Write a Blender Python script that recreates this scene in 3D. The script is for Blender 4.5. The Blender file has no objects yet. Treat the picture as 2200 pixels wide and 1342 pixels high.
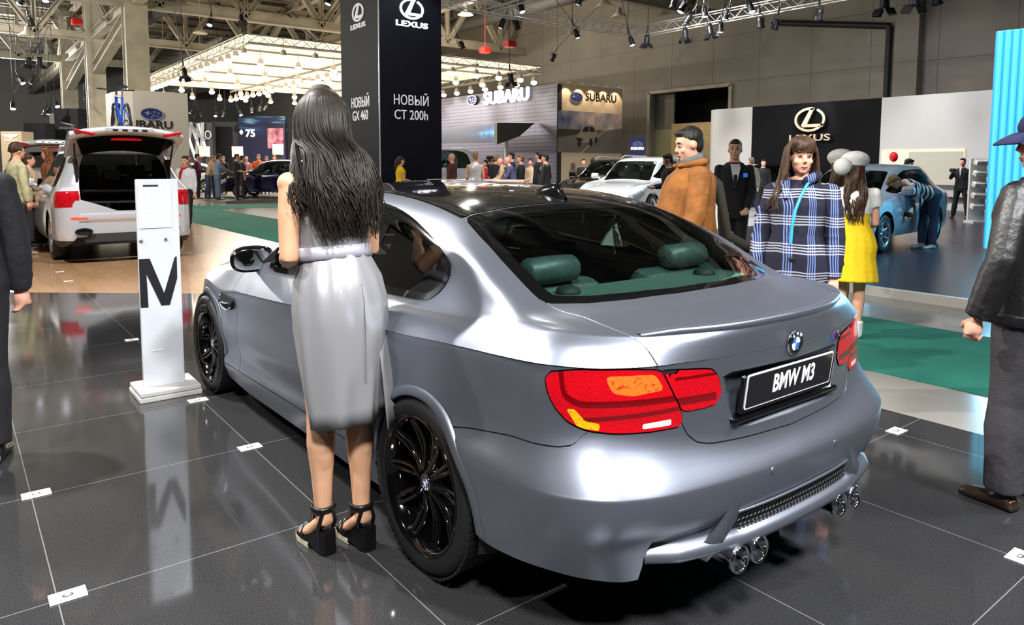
import bpy, bmesh, math, random
import numpy as np
from mathutils import Vector, Matrix
random.seed(7)
SC = bpy.context.scene
COL = SC.collection
PI = math.pi
rad = math.radians
# ---------------------------------------------------------------- camera
CP = np.array([-2.2763, 2.2414, 1.5149]); YAW, PIT, ROL = rad(-37.6766), rad(4.9801), rad(.19557)
FPX, PX, PY = 1563.97, 1096.43, 492.58
CF = np.array([math.cos(YAW)*math.cos(PIT), math.sin(YAW)*math.cos(PIT), -math.sin(PIT)])
CR = np.array([math.sin(YAW), -math.cos(YAW), 0.]); CU = np.cross(CR, CF)
CR, CU = math.cos(ROL)*CR + math.sin(ROL)*CU, -math.sin(ROL)*CR + math.cos(ROL)*CU
cd = bpy.data.cameras.new('camera'); cam = bpy.data.objects.new('camera', cd); COL.objects.link(cam)
cd.sensor_width = 36; cd.lens = 36*FPX/2200
cd.shift_x = (1100-PX)/2200; cd.shift_y = -(671-PY)/2200
cd.clip_end = 400; cd.clip_start = .05
cam.matrix_world = Matrix(((CR[0], CU[0], -CF[0], CP[0]), (CR[1], CU[1], -CF[1], CP[1]), (CR[2], CU[2], -CF[2], CP[2]), (0, 0, 0, 1)))
SC.camera = cam
def ray(x, y): return CF + CR*(x-PX)/FPX - CU*(y-PY)/FPX
def gp(x, y, z=0.):                       # photo pixel -> point on a level plane
    d = ray(x, y); return CP + d*((z-CP[2])/d[2])
def dp(x, y, D):                          # photo pixel -> point at depth D
    return CP + ray(x, y)*D
def gd(x, D, z=0.):                       # photo column x at depth D, put on height z
    p = CP + ray(x, 356)*D; return Vector((p[0], p[1], z))
# ---------------------------------------------------------------- world, light, exposure
SC.view_settings.view_transform = 'Standard'; SC.view_settings.look = 'None'
SC.view_settings.gamma = 1; SC.view_settings.use_curve_mapping = False
SC.view_settings.exposure = 0.0
SC.cycles.use_denoising = True
SC.cycles.max_bounces = 7; SC.cycles.diffuse_bounces = 3; SC.cycles.glossy_bounces = 4
SC.cycles.transparent_max_bounces = 12; SC.cycles.transmission_bounces = 3
SC.cycles.sample_clamp_indirect = 4; SC.cycles.caustics_reflective = False; SC.cycles.caustics_refractive = False
wd = bpy.data.worlds.new('hall_air'); SC.world = wd; wd.use_nodes = True
wd.node_tree.nodes['Background'].inputs[0].default_value = (.80, .82, .9, 1)
wd.node_tree.nodes['Background'].inputs[1].default_value = .11
def light(name, kind, loc, target, energy, color=(1, 1, 1), size=.3, spot=60, blend=.4):
    ld = bpy.data.lights.new(name, kind); ld.energy = energy; ld.color = color
    if kind == 'AREA': ld.shape = 'DISK'; ld.size = size
    else: ld.shadow_soft_size = size
    if kind == 'SPOT': ld.spot_size = rad(spot); ld.spot_blend = blend
    o = bpy.data.objects.new(name, ld); COL.objects.link(o); o.location = loc
    d = Vector(target) - Vector(loc); o.rotation_euler = d.to_track_quat('-Z', 'Y').to_euler()
    return o
# overhead stand spots, and unseen fill lamps added to brighten the hall
light('stand_light', 'SPOT', (4.2, 3.3, 6.8), (.0, .6, .6), 2800, (1, .97, .93), .10, 70)
light('stand_light', 'SPOT', (-4.6, 3.6, 6.6), (-.6, .4, .6), 3600, (.98, .98, 1), .45, 55)
light('stand_light', 'SPOT', (-5.6, -.8, 6.6), (-.8, 0, .6), 2400, (.95, .97, 1), .45, 55)
light('stand_light', 'SPOT', (.6, 6.0, 6.4), (.9, 1.0, .5), 1000, (1, .98, .95), .12, 75)
light('stand_light', 'SPOT', (7.5, 4.0, 6.6), (3.5, 1.2, .0), 1000, (1, .97, .92), .12, 80)
light('stand_light', 'SPOT', (7.0, 3.5, 7), (10.8, .5, .9), 2500, (1, .98, .95), .2, 90)  # two unseen spots added to brighten the white off-roader
light('stand_light', 'SPOT', (6.4, -1.0, 7), (11, .0, .9), 1700, (1, .98, .95), .2, 90)
light('hall_fill', 'POINT', (11, -7, 8.4), (13, -9, 0), 650, (1, .95, .86), .14)
light('hall_fill', 'AREA', (36, -14, 5.9), (36, -14, 0), 3000, (1, .90, .76), 10)
light('hall_fill', 'AREA', (44, -14, 5.9), (44, -14, 0), 2000, (1, .90, .76), 8)
light('hall_fill', 'POINT', (27, 2, 7.5), (27, 2, 0), 1800, (1, .93, .80), .14)
light('hall_fill', 'POINT', (42, 4, 7.0), (40, 0, 0), 4000, (.97, .94, .88), .14)
light('hall_fill', 'POINT', (60, 0, 7.0), (40, 0, 0), 6500, (.95, .95, .95), .14)
light('hall_fill', 'POINT', (24, 3, 8.2), (17, 0, 0), 1100, (1, .93, .80), .14)
light('hall_fill', 'POINT', (30, -20, 8.5), (17, 0, 0), 900, (1, .92, .78), .14)
light('stand_light', 'SPOT', (13, -15, 7.2), (13, -19, 0), 2600, (.97, .97, 1), .25, 130)
light('stand_light', 'SPOT', (6.5, -16, 7.2), (7, -20, 0), 1800, (.97, .97, 1), .25, 130)
light('stand_light', 'SPOT', (11.5, -9, 7), (12.5, -13, .8), 2200, (.97, .98, 1), .2, 80)
light('stand_light', 'SPOT', (3.5, -10, 7), (3.5, -12, 0), 700, (.9, .95, 1), .2, 110)
light('stand_light', 'SPOT', (-1.0, 1.5, 6.6), (1.4, -2.6, .9), 400, (1, .97, .93), .15, 50)
light('stand_light', 'SPOT', (-3.4, -3.6, 6.6), (-.9, -.2, .6), 1500, (.96, .97, 1), .4, 50)  # unseen spot added for the highlight along the bumper shelf
# ---------------------------------------------------------------- materials
MATS = {}
def lin(c): return tuple(((v/255)/12.92 if v/255 <= .04045 else ((v/255+.055)/1.055)**2.4) for v in c)
def mat(name, col, rough=.5, metal=0., coat=0., emit=None, es=0., alpha=1., spec=.5, srgb=True, ior=1.5, croug=.03):
    if name in MATS: return MATS[name]
    m = bpy.data.materials.new(name); m.use_nodes = True
    b = m.node_tree.nodes['Principled BSDF']
    c = lin(col) if srgb else col
    b.inputs['Base Color'].default_value = (*c, 1); b.inputs['Roughness'].default_value = rough
    b.inputs['Metallic'].default_value = metal; b.inputs['Coat Weight'].default_value = coat
    b.inputs['Coat Roughness'].default_value = croug
    b.inputs['Specular IOR Level'].default_value = spec; b.inputs['IOR'].default_value = ior
    b.inputs['Alpha'].default_value = alpha
    if emit is not None:
        b.inputs['Emission Color'].default_value = (*lin(emit), 1); b.inputs['Emission Strength'].default_value = es
        if es < 30: m.cycles.emission_sampling = 'NONE' if es < 1.5 else 'AUTO'
    MATS[name] = m; return m
class NT:                                  # small helper for node graphs
    def __init__(s, m): s.t = m.node_tree; s.b = s.t.nodes['Principled BSDF']
    def n(s, kind, **kw):
        n = s.t.nodes.new(kind)
        for k, v in kw.items():
            if k.startswith('i_'):
                key = k[2:]; key = int(key) if key.isdigit() else key
                n.inputs[key].default_value = v
            else: setattr(n, k, v)
        return n
    def l(s, a, b): s.t.links.new(a, b)
    def ramp(s, fac, stops, interp='LINEAR'):
        r = s.n('ShaderNodeValToRGB'); e = r.color_ramp.elements; r.color_ramp.interpolation = interp
        while len(e) < len(stops): e.new(.5)
        for el, (p, c) in zip(e, stops): el.position = p; el.color = (*c, 1) if len(c) == 3 else c
        s.l(fac, r.inputs[0]); return r
    def math(s, op, a, b=None):
        n = s.n('ShaderNodeMath', operation=op)
        for i, v in enumerate((a, b)):
            if v is None: continue
            if isinstance(v, (int, float)): n.inputs[i].default_value = v
            else: s.l(v, n.inputs[i])
        return n.outputs[0]
    def coord(s, out='Object', scale=(1, 1, 1), rot=(0, 0, 0), loc=(0, 0, 0)):
        tc = s.n('ShaderNodeTexCoord'); mp = s.n('ShaderNodeMapping')
        mp.inputs['Scale'].default_value = scale; mp.inputs['Rotation'].default_value = rot; mp.inputs['Location'].default_value = loc
        s.l(tc.outputs[out], mp.inputs[0]); return mp.outputs[0]
    def xyz(s, v):
        n = s.n('ShaderNodeSeparateXYZ'); s.l(v, n.inputs[0]); return n.outputs
    def mix(s, fac, a, b):
        n = s.n('ShaderNodeMix', data_type='RGBA')
        for i, v in ((0, fac), (6, a), (7, b)):
            if isinstance(v, (int, float)): n.inputs[i].default_value = v
            elif isinstance(v, tuple): n.inputs[i].default_value = (*v, 1) if len(v) == 3 else v
            else: s.l(v, n.inputs[i])
        return n.outputs[2]
def noisy(name, c1, c2, scale=8, rough=.5, metal=0., detail=4, bump=0., bscale=None, coat=0., spec=.5, stretch=(1, 1, 1)):
    if name in MATS: return MATS[name]
    m = mat(name, c1, rough, metal, coat, spec=spec); t = NT(m)
    v = t.coord('Object', stretch)
    n = t.n('ShaderNodeTexNoise'); n.inputs['Scale'].default_value = scale; n.inputs['Detail'].default_value = detail
    t.l(v, n.inputs[0]); r = t.ramp(n.outputs[0], [(.35, lin(c1)), (.65, lin(c2))]); t.l(r.outputs[0], t.b.inputs['Base Color'])
    if bump:
        n2 = t.n('ShaderNodeTexNoise'); n2.inputs['Scale'].default_value = bscale or scale*3; n2.inputs['Detail'].default_value = 3
        t.l(v, n2.inputs[0]); b = t.n('ShaderNodeBump'); b.inputs['Strength'].default_value = bump; b.inputs['Distance'].default_value = .02
        t.l(n2.outputs[0], b.inputs['Height']); t.l(b.outputs[0], t.b.inputs['Normal'])
    return m
def glass(name, tint=(1, 1, 1), refl=.9, rough=.0, opac=0.):
    """thin sheet of glass: tinted see-through plus fresnel reflection"""
    if name in MATS: return MATS[name]
    m = bpy.data.materials.new(name); m.use_nodes = True; t = m.node_tree; t.nodes.clear()
    out = t.nodes.new('ShaderNodeOutputMaterial'); tr = t.nodes.new('ShaderNodeBsdfTransparent'); gl = t.nodes.new('ShaderNodeBsdfGlossy')
    mx = t.nodes.new('ShaderNodeMixShader'); fr = t.nodes.new('ShaderNodeFresnel'); fr.inputs[0].default_value = 1.5
    tr.inputs[0].default_value = (*tint, 1); gl.inputs[0].default_value = (refl, refl, refl, 1); gl.inputs[1].default_value = rough
    t.links.new(fr.outputs[0], mx.inputs[0]); t.links.new(tr.outputs[0], mx.inputs[1]); t.links.new(gl.outputs[0], mx.inputs[2])
    last = mx
    if opac:
        df = t.nodes.new('ShaderNodeBsdfDiffuse'); df.inputs[0].default_value = (.5, .5, .52, 1); m2 = t.nodes.new('ShaderNodeMixShader')
        m2.inputs[0].default_value = opac; t.links.new(mx.outputs[0], m2.inputs[1]); t.links.new(df.outputs[0], m2.inputs[2]); last = m2
    t.links.new(last.outputs[0], out.inputs[0]); MATS[name] = m; return m
# ---------------------------------------------------------------- mesh helpers
class MB:
    """collects shapes, then links them as ONE mesh object"""
    def __init__(s): s.v = []; s.f = []; s.mi = []; s.sm = []
    def add(s, vs, fs, mi=0, smooth=False):
        o = len(s.v); s.v.extend([tuple(p) for p in vs])
        for f in fs: s.f.append(tuple(i+o for i in f)); s.mi.append(mi); s.sm.append(smooth)
        return s
    def box(s, c, d, rz=0., M=None, mi=0, bev=0.):
        x, y, z = d[0]/2, d[1]/2, d[2]/2
        b = min(bev, x*.9, y*.9, z*.9)
        if b > 0:
            vs = []; ids = {}
            fs = []
            bm = bmesh.new(); bmesh.ops.create_cube(bm, size=1, matrix=Matrix.Diagonal((d[0], d[1], d[2], 1)))
            bmesh.ops.bevel(bm, geom=bm.edges[:], offset=b, segments=2, affect='EDGES', profile=.5)
            bm.verts.index_update(); vs = [v.co.copy() for v in bm.verts]; fs = [[v.index for v in f.verts] for f in bm.faces]; bm.free()
        else:
            vs = [Vector((i*x, j*y, k*z)) for i in (-1, 1) for j in (-1, 1) for k in (-1, 1)]
            fs = [(0,1,3,2), (4,6,7,5), (0,4,5,1), (2,3,7,6), (0,2,6,4), (1,5,7,3)]
        R = M.to_3x3() if M is not None else Matrix.Rotation(rz, 3, 'Z')
        return s.add([R @ v + Vector(c) for v in vs], fs, mi)
    def tube(s, pts, rs, n=10, caps=True, mi=0, smooth=True, squash=None):
        pts = [Vector(p) for p in pts]
        if not hasattr(rs, '__len__'): rs = [rs]*len(pts)
        up = None; vs = []; fs = []
        for i, p in enumerate(pts):
            a = pts[max(i-1, 0)]; b = pts[min(i+1, len(pts)-1)]; d = (b-a)
            d = d.normalized() if d.length > 1e-9 else Vector((0, 0, 1))
            if up is None:
                up = Vector((0, 0, 1)) if abs(d.z) < .9 else Vector((1, 0, 0))
            up = (up - d*up.dot(d)); up = up.normalized() if up.length > 1e-6 else d.orthogonal().normalized()
            sd = d.cross(up)
            sq = squash if squash else 1
            for k in range(n):
                t = 2*PI*k/n; vs.append(p + (sd*math.cos(t) + up*math.sin(t)*(sq[i] if hasattr(sq, '__len__') else sq))*rs[i])
        for i in range(len(pts)-1):
            for k in range(n):
                k2 = (k+1) % n; fs.append((i*n+k, i*n+k2, (i+1)*n+k2, (i+1)*n+k))
        o = len(s.v); s.add(vs, fs, mi, smooth)
        if caps:
            s.add([vs[k] for k in range(n)], [tuple(range(n))[::-1]], mi, False)
            s.add([vs[(len(pts)-1)*n+k] for k in range(n)], [tuple(range(n))], mi, False)
        return s
    def lathe(s, prof, n=24, M=None, mi=0, smooth=True, close=False):
        """prof: (radius, height) pairs about local z"""
        M = M or Matrix.Identity(4); vs = []; fs = []
        for r, h in prof:
            for k in range(n):
                t = 2*PI*k/n; vs.append(M @ Vector((r*math.cos(t), r*math.sin(t), h)))
        m = len(prof)
        for i in range(m if close else m-1):
            i2 = (i+1) % m
            for k in range(n):
                k2 = (k+1) % n; fs.append((i*n+k, i*n+k2, i2*n+k2, i2*n+k))
        return s.add(vs, fs, mi, smooth)
    def prism(s, poly, h, M=None, mi=0, z0=0.):
        """flat outline in local xy pulled from z0 to z0+h"""
        M = M or Matrix.Identity(4); n = len(poly)
        a = sum(poly[i][0]*poly[(i+1) % n][1]-poly[(i+1) % n][0]*poly[i][1] for i in range(n))
        if a < 0: poly = poly[::-1]
        vs = [M @ Vector((p[0], p[1], z0)) for p in poly] + [M @ Vector((p[0], p[1], z0+h)) for p in poly]
        fs = [tuple(range(n))[::-1], tuple(range(n, 2*n))] + [(i, (i+1) % n, n+(i+1) % n, n+i) for i in range(n)]
        return s.add(vs, fs, mi)
    def ell(s, c, r, n=12, m=8, M=None, mi=0):
        c = Vector(c); R = M.to_3x3() if M is not None else Matrix.Identity(3); vs = []; fs = []
        for i in range(m+1):
            ph = PI*i/m
            for k in range(n):
                t = 2*PI*k/n
                vs.append(R @ Vector((r[0]*math.sin(ph)*math.cos(t), r[1]*math.sin(ph)*math.sin(t), r[2]*math.cos(ph))) + c)
        for i in range(m):
            for k in range(n):
                k2 = (k+1) % n; fs.append((i*n+k, (i+1)*n+k, (i+1)*n+k2, i*n+k2))
        return s.add(vs, fs, mi, True)
    def grid(s, rows, mi=0, smooth=True, flip=False):
        r, c = len(rows), len(rows[0]); vs = [p for q in rows for p in q]
        fs = [(i*c+j, i*c+j+1, (i+1)*c+j+1, (i+1)*c+j) for i in range(r-1) for j in range(c-1)]
        if flip: fs = [f[::-1] for f in fs]
        return s.add(vs, fs, mi, smooth)
    def text(s, string, size, M=None, depth=.004, mi=0, bold=0., align='CENTER', sx=1., shear=0., space=1.):
        cu = bpy.data.curves.new('lettering', 'FONT'); cu.body = string; cu.size = size; cu.extrude = depth/2; cu.offset = bold
        cu.align_x = align; cu.align_y = 'CENTER'; cu.resolution_u = 3; cu.shear = shear; cu.space_character = space
        ob = bpy.data.objects.new('lettering', cu); COL.objects.link(ob)
        dg = bpy.context.evaluated_depsgraph_get(); dg.update(); me = ob.evaluated_get(dg).to_mesh()
        M = M or Matrix.Identity(4); S = Matrix.Diagonal((sx, 1, 1, 1))
        s.add([M @ S @ v.co for v in me.vertices], [tuple(p.vertices) for p in me.polygons], mi)
        ob.evaluated_get(dg).to_mesh_clear(); bpy.data.objects.remove(ob); bpy.data.curves.remove(cu); return s
    def mesh(s, name, ms):
        me = bpy.data.meshes.new(name); me.from_pydata(s.v, [], s.f)
        for m in (ms if isinstance(ms, (list, tuple)) else [ms]): me.materials.append(m)
        me.polygons.foreach_set('material_index', s.mi); me.polygons.foreach_set('use_smooth', s.sm)
        me.update(); return me
    def build(s, name, ms, parent=None, label=None):
        o = bpy.data.objects.new(name, s.mesh(name, ms)); COL.objects.link(o)
        if parent is not None: o.parent = parent
        if label: o['label'] = label
        return o
def tag(o, label, cat, group=None, kind=None):
    o['label'] = label; o['category'] = cat
    if group: o['group'] = group
    if kind: o['kind'] = kind
    return o
def thing(name, label, cat, loc=(0, 0, 0), rz=0., group=None):
    o = bpy.data.objects.new(name, None); COL.objects.link(o); o.location = loc; o.rotation_euler = (0, 0, rz); o.empty_display_size = .1
    return tag(o, label, cat, group)
def struct(o): o['kind'] = 'structure'; return o
def dup(root, loc=None, rz=None, label=None, group=None, scale=None):
    r = root.copy(); COL.objects.link(r)
    if loc is not None: r.location = loc
    if rz is not None: r.rotation_euler = (0, 0, rz) if not hasattr(rz, '__len__') else rz
    if scale: r.scale = scale
    if label: r['label'] = label
    if group: r['group'] = group
    for ch in list(root.children):
        c = ch.copy(); COL.objects.link(c); c.parent = r
        for g in list(ch.children):
            d = g.copy(); COL.objects.link(d); d.parent = c
    return r
def face(o, u, n=None):
    """frame with origin o, local x along u (level), local y up, local z out of the face"""
    u = Vector((u[0], u[1], 0)).normalized(); z = Vector((0, 0, 1)); w = u.cross(z)
    return Matrix(((u.x, z.x, w.x, o[0]), (u.y, z.y, w.y, o[1]), (u.z, z.z, w.z, o[2]), (0, 0, 0, 1)))
# ---------------------------------------------------------------- hall
def on(px, py, ax, v):
    d = ray(px, py); k = 'xyz'.index(ax); return Vector(CP + d*((v-CP[k])/d[k]))
M_CONC = noisy('hall_concrete', (150, 146, 138), (132, 128, 120), .6, .16, detail=6)
M_WALLP = noisy('hall_wall_panels', (158, 150, 138), (150, 143, 131), .8, .7)
M_CEIL = noisy('hall_roof_deck', (96, 95, 88), (78, 77, 72), .5, .8)
M_BEAM = noisy('painted_steel', (168, 160, 142), (150, 143, 127), 1.5, .55)
M_BEAMD = mat('dark_duct', (70, 70, 68), .6)
M_WHITEP = mat('white_panel', (206, 203, 199), .6)
M_BLACKP = mat('black_panel', (18, 18, 26), .45)
def tile_floor():
    m = mat('black_granite_tiles', (30, 30, 31), .07, spec=.62); t = NT(m); v = t.coord('Object'); x = t.xyz(v)
    def joint(c, off):
        f = t.math('FRACT', t.math('ADD', c, 100-off)); d = t.math('ABSOLUTE', t.math('SUBTRACT', f, .5)); return t.math('GREATER_THAN', d,   .4979)
    j = t.math('MAXIMUM', joint(x[0], .10+.5-.0), joint(x[1], .01+.0))
    n = t.n('ShaderNodeTexNoise'); n.inputs['Scale'].default_value = 260; n.inputs['Detail'].default_value = 2; t.l(v, n.inputs[0])
    n2 = t.n('ShaderNodeTexNoise'); n2.inputs['Scale'].default_value = 1.2; n2.inputs['Detail'].default_value = 4; t.l(v, n2.inputs[0])
    r = t.ramp(n.outputs[0], [(.35, (.020, .020, .0205)), (.62, (.048, .048, .050)), (.75, (.088, .088, .09))])
    c = t.mix(j, r.outputs[0], (.20, .20, .21)); t.l(c, t.b.inputs['Base Color'])
    rr = t.ramp(n2.outputs[0], [(.3, (.05, .05, .05)), (.7, (.11, .11, .11))]); t.l(rr.outputs[0], t.b.inputs['Roughness'])
    return m
def wood_floor():
    m = mat('stone_wood_floor', (196, 160, 120), .2, spec=.5); t = NT(m); v = t.coord('Object', (1, 1, 1), (0, 0, 0))
    b = t.n('ShaderNodeTexBrick'); b.inputs['Scale'].default_value = 1.0; b.inputs['Brick Width'].default_value = .9; b.inputs['Row Height'].default_value = .16
    b.inputs['Mortar Size'].default_value = .004; b.inputs['Color1'].default_value = (*lin((168, 126, 88)), 1); b.inputs['Color2'].default_value = (*lin((132, 96, 66)), 1)
    b.inputs['Mortar'].default_value = (*lin((120, 95, 72)), 1); b.inputs['Bias'].default_value = -.2
    t.l(v, b.inputs[0]); n = t.n('ShaderNodeTexNoise'); n.inputs['Scale'].default_value = 3; v2 = t.coord('Object', (1, 9, 1)); t.l(v2, n.inputs[0])
    c = t.mix(n.outputs[0], b.outputs[0], lin((172, 138, 104))); t.l(c, t.b.inputs['Base Color']); return m
M_TILE = tile_floor(); M_WOOD = wood_floor()
M_CARPET = noisy('green_carpet', (14, 112, 92), (11, 98, 82), 180, .95, bump=.3)
M_LXFLOOR = noisy('dark_stand_carpet', (58, 56, 66), (48, 46, 56), 40, .28)
M_WFLOOR = noisy('white_stand_floor', (215, 215, 212), (200, 200, 198), .8, .15)
def slab(name, poly, z0, z1, m, lab=None, cat=None):
    mb = MB(); mb.prism(poly, z1-z0, None, z0=z0); o = mb.build(name, m)
    if lab: tag(o, lab, cat)
    return struct(o)
slab('floor', [(-14, 12), (90, 12), (90, -29), (-14, -29)], -.12, -.002, M_CONC)
slab('floor', [(-10, 9), (9.16, 3.03), (7.97, 1.53), (6.81, .07), (5.2, -1.95), (4.88, -2.35), (-10, -2.35)], -.05, .0, M_TILE)
slab('floor', [(9.16, 3.03), (7.97, 1.53), (6.81, .07), (5.2, -1.95), (4.88, -2.35), (5.2, -2.80), (22, -2.80), (22, 12), (9.16, 12)], -.05, -.0005, M_WOOD)
slab('floor', [(-12, -3.15), (5.4, -3.15), (6.2, -2.85), (45, -2.85), (45, -5.05), (-12, -5.08)], -.05, .004, M_CARPET)
slab('floor', [(23.7, -5.05), (26.1, -5.05), (26.1, -25), (23.7, -25)], -.05, .0035, M_CARPET)
slab('floor', [(-12, -6.42), (7.95, -6.42), (7.95, -24), (-12, -24)], -.05, .10, M_LXFLOOR)
slab('trim_1', [(-12, -6.36), (8.0, -6.36), (8.0, -6.46), (-12, -6.46)], -.05, .102, mat('white_platform_edge', (225, 222, 214), .4))
slab('floor', [(7.95, -8.6), (20.5, -8.6), (20.5, -24), (7.95, -24)], -.05, .06, M_WFLOOR)
slab('floor', [(26.9, -6.3), (60, -6.3), (60, -21), (26.9, -21)], -.05, .13, noisy('grey_show_platform', (120, 118, 114), (108, 106, 102), 2, .2))
# walls with panel joints
def panel_mat():
    m = mat('hall_wall', (156, 149, 138), .75); t = NT(m); v = t.coord('Object'); x = t.xyz(v)
    def jt(c, s, o): return t.math('GREATER_THAN', t.math('ABSOLUTE', t.math('SUBTRACT', t.math('FRACT', t.math('ADD', t.math('MULTIPLY', c, 1/s), 50+o)), .5)), .494)
    j = t.math('MAXIMUM', jt(x[0], 2.6, .1), jt(x[2], 2.2, .45)); n = t.n('ShaderNodeTexNoise'); n.inputs['Scale'].default_value = .5; t.l(v, n.inputs[0])
    r = t.ramp(n.outputs[0], [(.3, lin((132, 125, 114))), (.7, lin((144, 137, 126)))]); t.l(t.mix(j, r.outputs[0], lin((104, 98, 89))), t.b.inputs['Base Color']); return m
M_HW = panel_mat()
YW = -28.
dl, dr_ = on(1572, 186, 'y', YW), on(1397, 196, 'y', YW); DX0, DX1, DZ = dl.x, dr_.x, (dl.z+dr_.z)/2
mb = MB()
for x0, x1, z0, z1 in ((-14, DX0, 0, 14), (DX1, 90, 0, 14), (DX0, DX1, DZ, 14)): mb.box(((x0+x1)/2, YW-.2, (z0+z1)/2), (x1-x0, .4, z1-z0))
struct(mb.build('wall_right', M_HW))
mb = MB(); mb.box((90.2, -8, 7), (.4, 42, 14)); struct(mb.build('wall_back', mat('dark_far_wall', (120, 118, 114), .8)))
mb = MB(); mb.box((38, 12.2, 7), (105, .4, 14)); struct(mb.build('wall_left', mat('far_left_wall', (92, 90, 86), .8)))
mb = MB(); mb.box((-14.2, -8, 7), (.4, 42, 14)); struct(mb.build('wall_front', mat('far_left_wall', (92, 90, 86), .8)))
mb = MB(); mb.box((38, -8, 14.1), (105, 42, .2)); struct(mb.build('ceiling', M_CEIL))
# gate opening: frame, dark lobby, hoarding
mb = MB()
for x in (DX0, DX1): mb.box((x, YW+.03, DZ/2), (.18, .2, DZ))
mb.box(((DX0+DX1)/2, YW+.03, DZ), (DX1-DX0, .2, .16)); struct(mb.build('door_1', M_BEAM))
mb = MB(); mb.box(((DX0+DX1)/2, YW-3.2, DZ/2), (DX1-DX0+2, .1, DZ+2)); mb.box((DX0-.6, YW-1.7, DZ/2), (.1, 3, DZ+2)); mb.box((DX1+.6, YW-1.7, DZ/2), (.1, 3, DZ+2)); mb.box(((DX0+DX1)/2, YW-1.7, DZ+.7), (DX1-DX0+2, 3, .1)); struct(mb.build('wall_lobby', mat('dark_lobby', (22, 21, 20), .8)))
p = on(1420, 240, 'y', YW-.6); mb = MB(); mb.box((p.x, YW-.6, DZ/2), (1.9, .1, DZ)); t_ = mb.build('gate_leaf', noisy('grey_gate_panel', (120, 116, 100), (108, 104, 90), 1, .6)); tag(t_, 'tall grey gate panel folded at the left side of the dark doorway', 'gate')
mb = MB(); mb.box((p.x-.02, YW-.53, 1.75), (1.7, .04, 3.5)); mb.build('lower_leaf_panel', mat('olive_panel', (160, 154, 112), .6), t_)
a = on(1453, 300, 'y', YW+.4); b = on(1520, 262, 'y', YW+.4)
mb = MB(); mb.box(((a.x+b.x)/2-.6, YW+.4, b.z/2+.0), (abs(a.x-b.x)+1.8, .06, b.z)); o = mb.build('plywood_hoarding', noisy('plywood', (214, 186, 130), (190, 160, 105), 3, .6, stretch=(1, 1, 8))); tag(o, 'yellow plywood hoarding in the dark doorway behind the white wall', 'hoarding')
# pilaster and dark cable tray on the right wall
a = on(1958, 120, 'y', YW); mb = MB(); mb.box((a.x, YW+.25, 7), (.9, .5, 14)); struct(mb.build('trim_2', M_HW))
a = on(1912, 120, 'y', YW); top = on(1920, 55, 'y', YW+.1).z; mb = MB(); mb.tube([(a.x, YW+.15, 0), (a.x, YW+.15, top)], .13, 8); e = on(1760, 12, 'y', YW+.1)
mb.tube([(a.x, YW+.15, top), (a.x+5.2, YW+.15, top+.9)], .13, 8); o = mb.build('cable_tray', mat('black_cable_tray', (22, 21, 20), .6)); tag(o, 'black cable tray turning down the beige right-hand wall', 'cable tray')
# roof steelwork
def ibeam(mb, a, b, h=.5, w=.3, t=.05):
    a, b = Vector(a), Vector(b); d = (b-a); L = d.length; d.normalize(); s = Vector((-d.y, d.x, 0)); s = s.normalized() if s.length > .01 else Vector((1, 0, 0)); u = s.cross(d)*-1
    M = Matrix(((d.x, s.x, u.x), (d.y, s.y, u.y), (d.z, s.z, u.z))); c = (a+b)/2
    mb.box(c, (L, t, h), M=M); mb.box(c+u*(h/2), (L, w, t), M=M); mb.box(c-u*(h/2), (L, w, t), M=M)
def truss_y(x, y0, y1, zl, zu, n):
    mb = MB(); ibeam(mb, (x, y0, zl), (x, y1, zl), .42, .36); ibeam(mb, (x, y0, zu), (x, y1, zu), .42, .36)
    for k in range(n):
        a = y0+(y1-y0)*k/n; b = y0+(y1-y0)*(k+1)/n; m = (a+b)/2
        ibeam(mb, (x, a, zu), (x, m, zl), .24, .24); ibeam(mb, (x, m, zl), (x, b, zu), .24, .24); ibeam(mb, (x, m, zl), (x, m, zu), .18, .18)
    return mb
col_x = [on(298, 200, 'y', -4.6).x, ]
CX1 = gd(302, 34).x; CY1 = gd(302, 34).y
for k, (x, zl) in enumerate(((20.5, 8.9), (CX1, 8.9), (CX1+11.5, 8.9), (CX1+23, 8.9))):
    o = truss_y(x, 11.9, -27.9, zl, zl+2.9, 10).build('roof_truss', M_BEAM)
    tag(o, ['long pale steel roof truss crossing nearest above the dark tower', 'pale steel roof truss carried by the nearest grey column', 'pale steel roof truss carried by the second column', 'farthest pale steel roof truss'][k], 'roof truss', 'roof trusses under the hall ceiling')
for k, y in enumerate((CY1, -16.5)):
    mb = MB(); ibeam(mb, (4, y, 9.0), (88, y, 9.0), .5, .45); ibeam(mb, (4, y, 11.9), (88, y, 11.9), .4, .4)
    x = CX1-23
    while x < 80:
        ibeam(mb, (x, y, 11.9), (x+5.75, y, 9.0), .3, .3); ibeam(mb, (x+5.75, y, 9.0), (x+11.5, y, 11.9), .3, .3); x += 11.5
    tag(mb.build('roof_girder', M_BEAM), ['long steel girder running over the line of grey columns', 'long steel girder running above the lit canopy to the right wall'][k], 'roof girder')
for k in range(3):
    x = CX1+11.5*k; mb = MB(); y = CY1
    mb.box((x-.42, y, 6.2), (.08, .95, 12.4)); mb.box((x+.42, y, 6.2), (.08, .95, 12.4)); mb.box((x, y+.0, 6.2), (.8, .5, 12.4)); mb.box((x, y+.40, 6.2), (.5, .04, 12.4))
    tag(mb.build('steel_column', M_BEAM), ['nearest grey steel roof column behind the roof-mounted bicycle', 'second grey steel roof column above the black banner stand', 'third steel roof column, far left'][k], 'column', 'steel columns under the girder')
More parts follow.
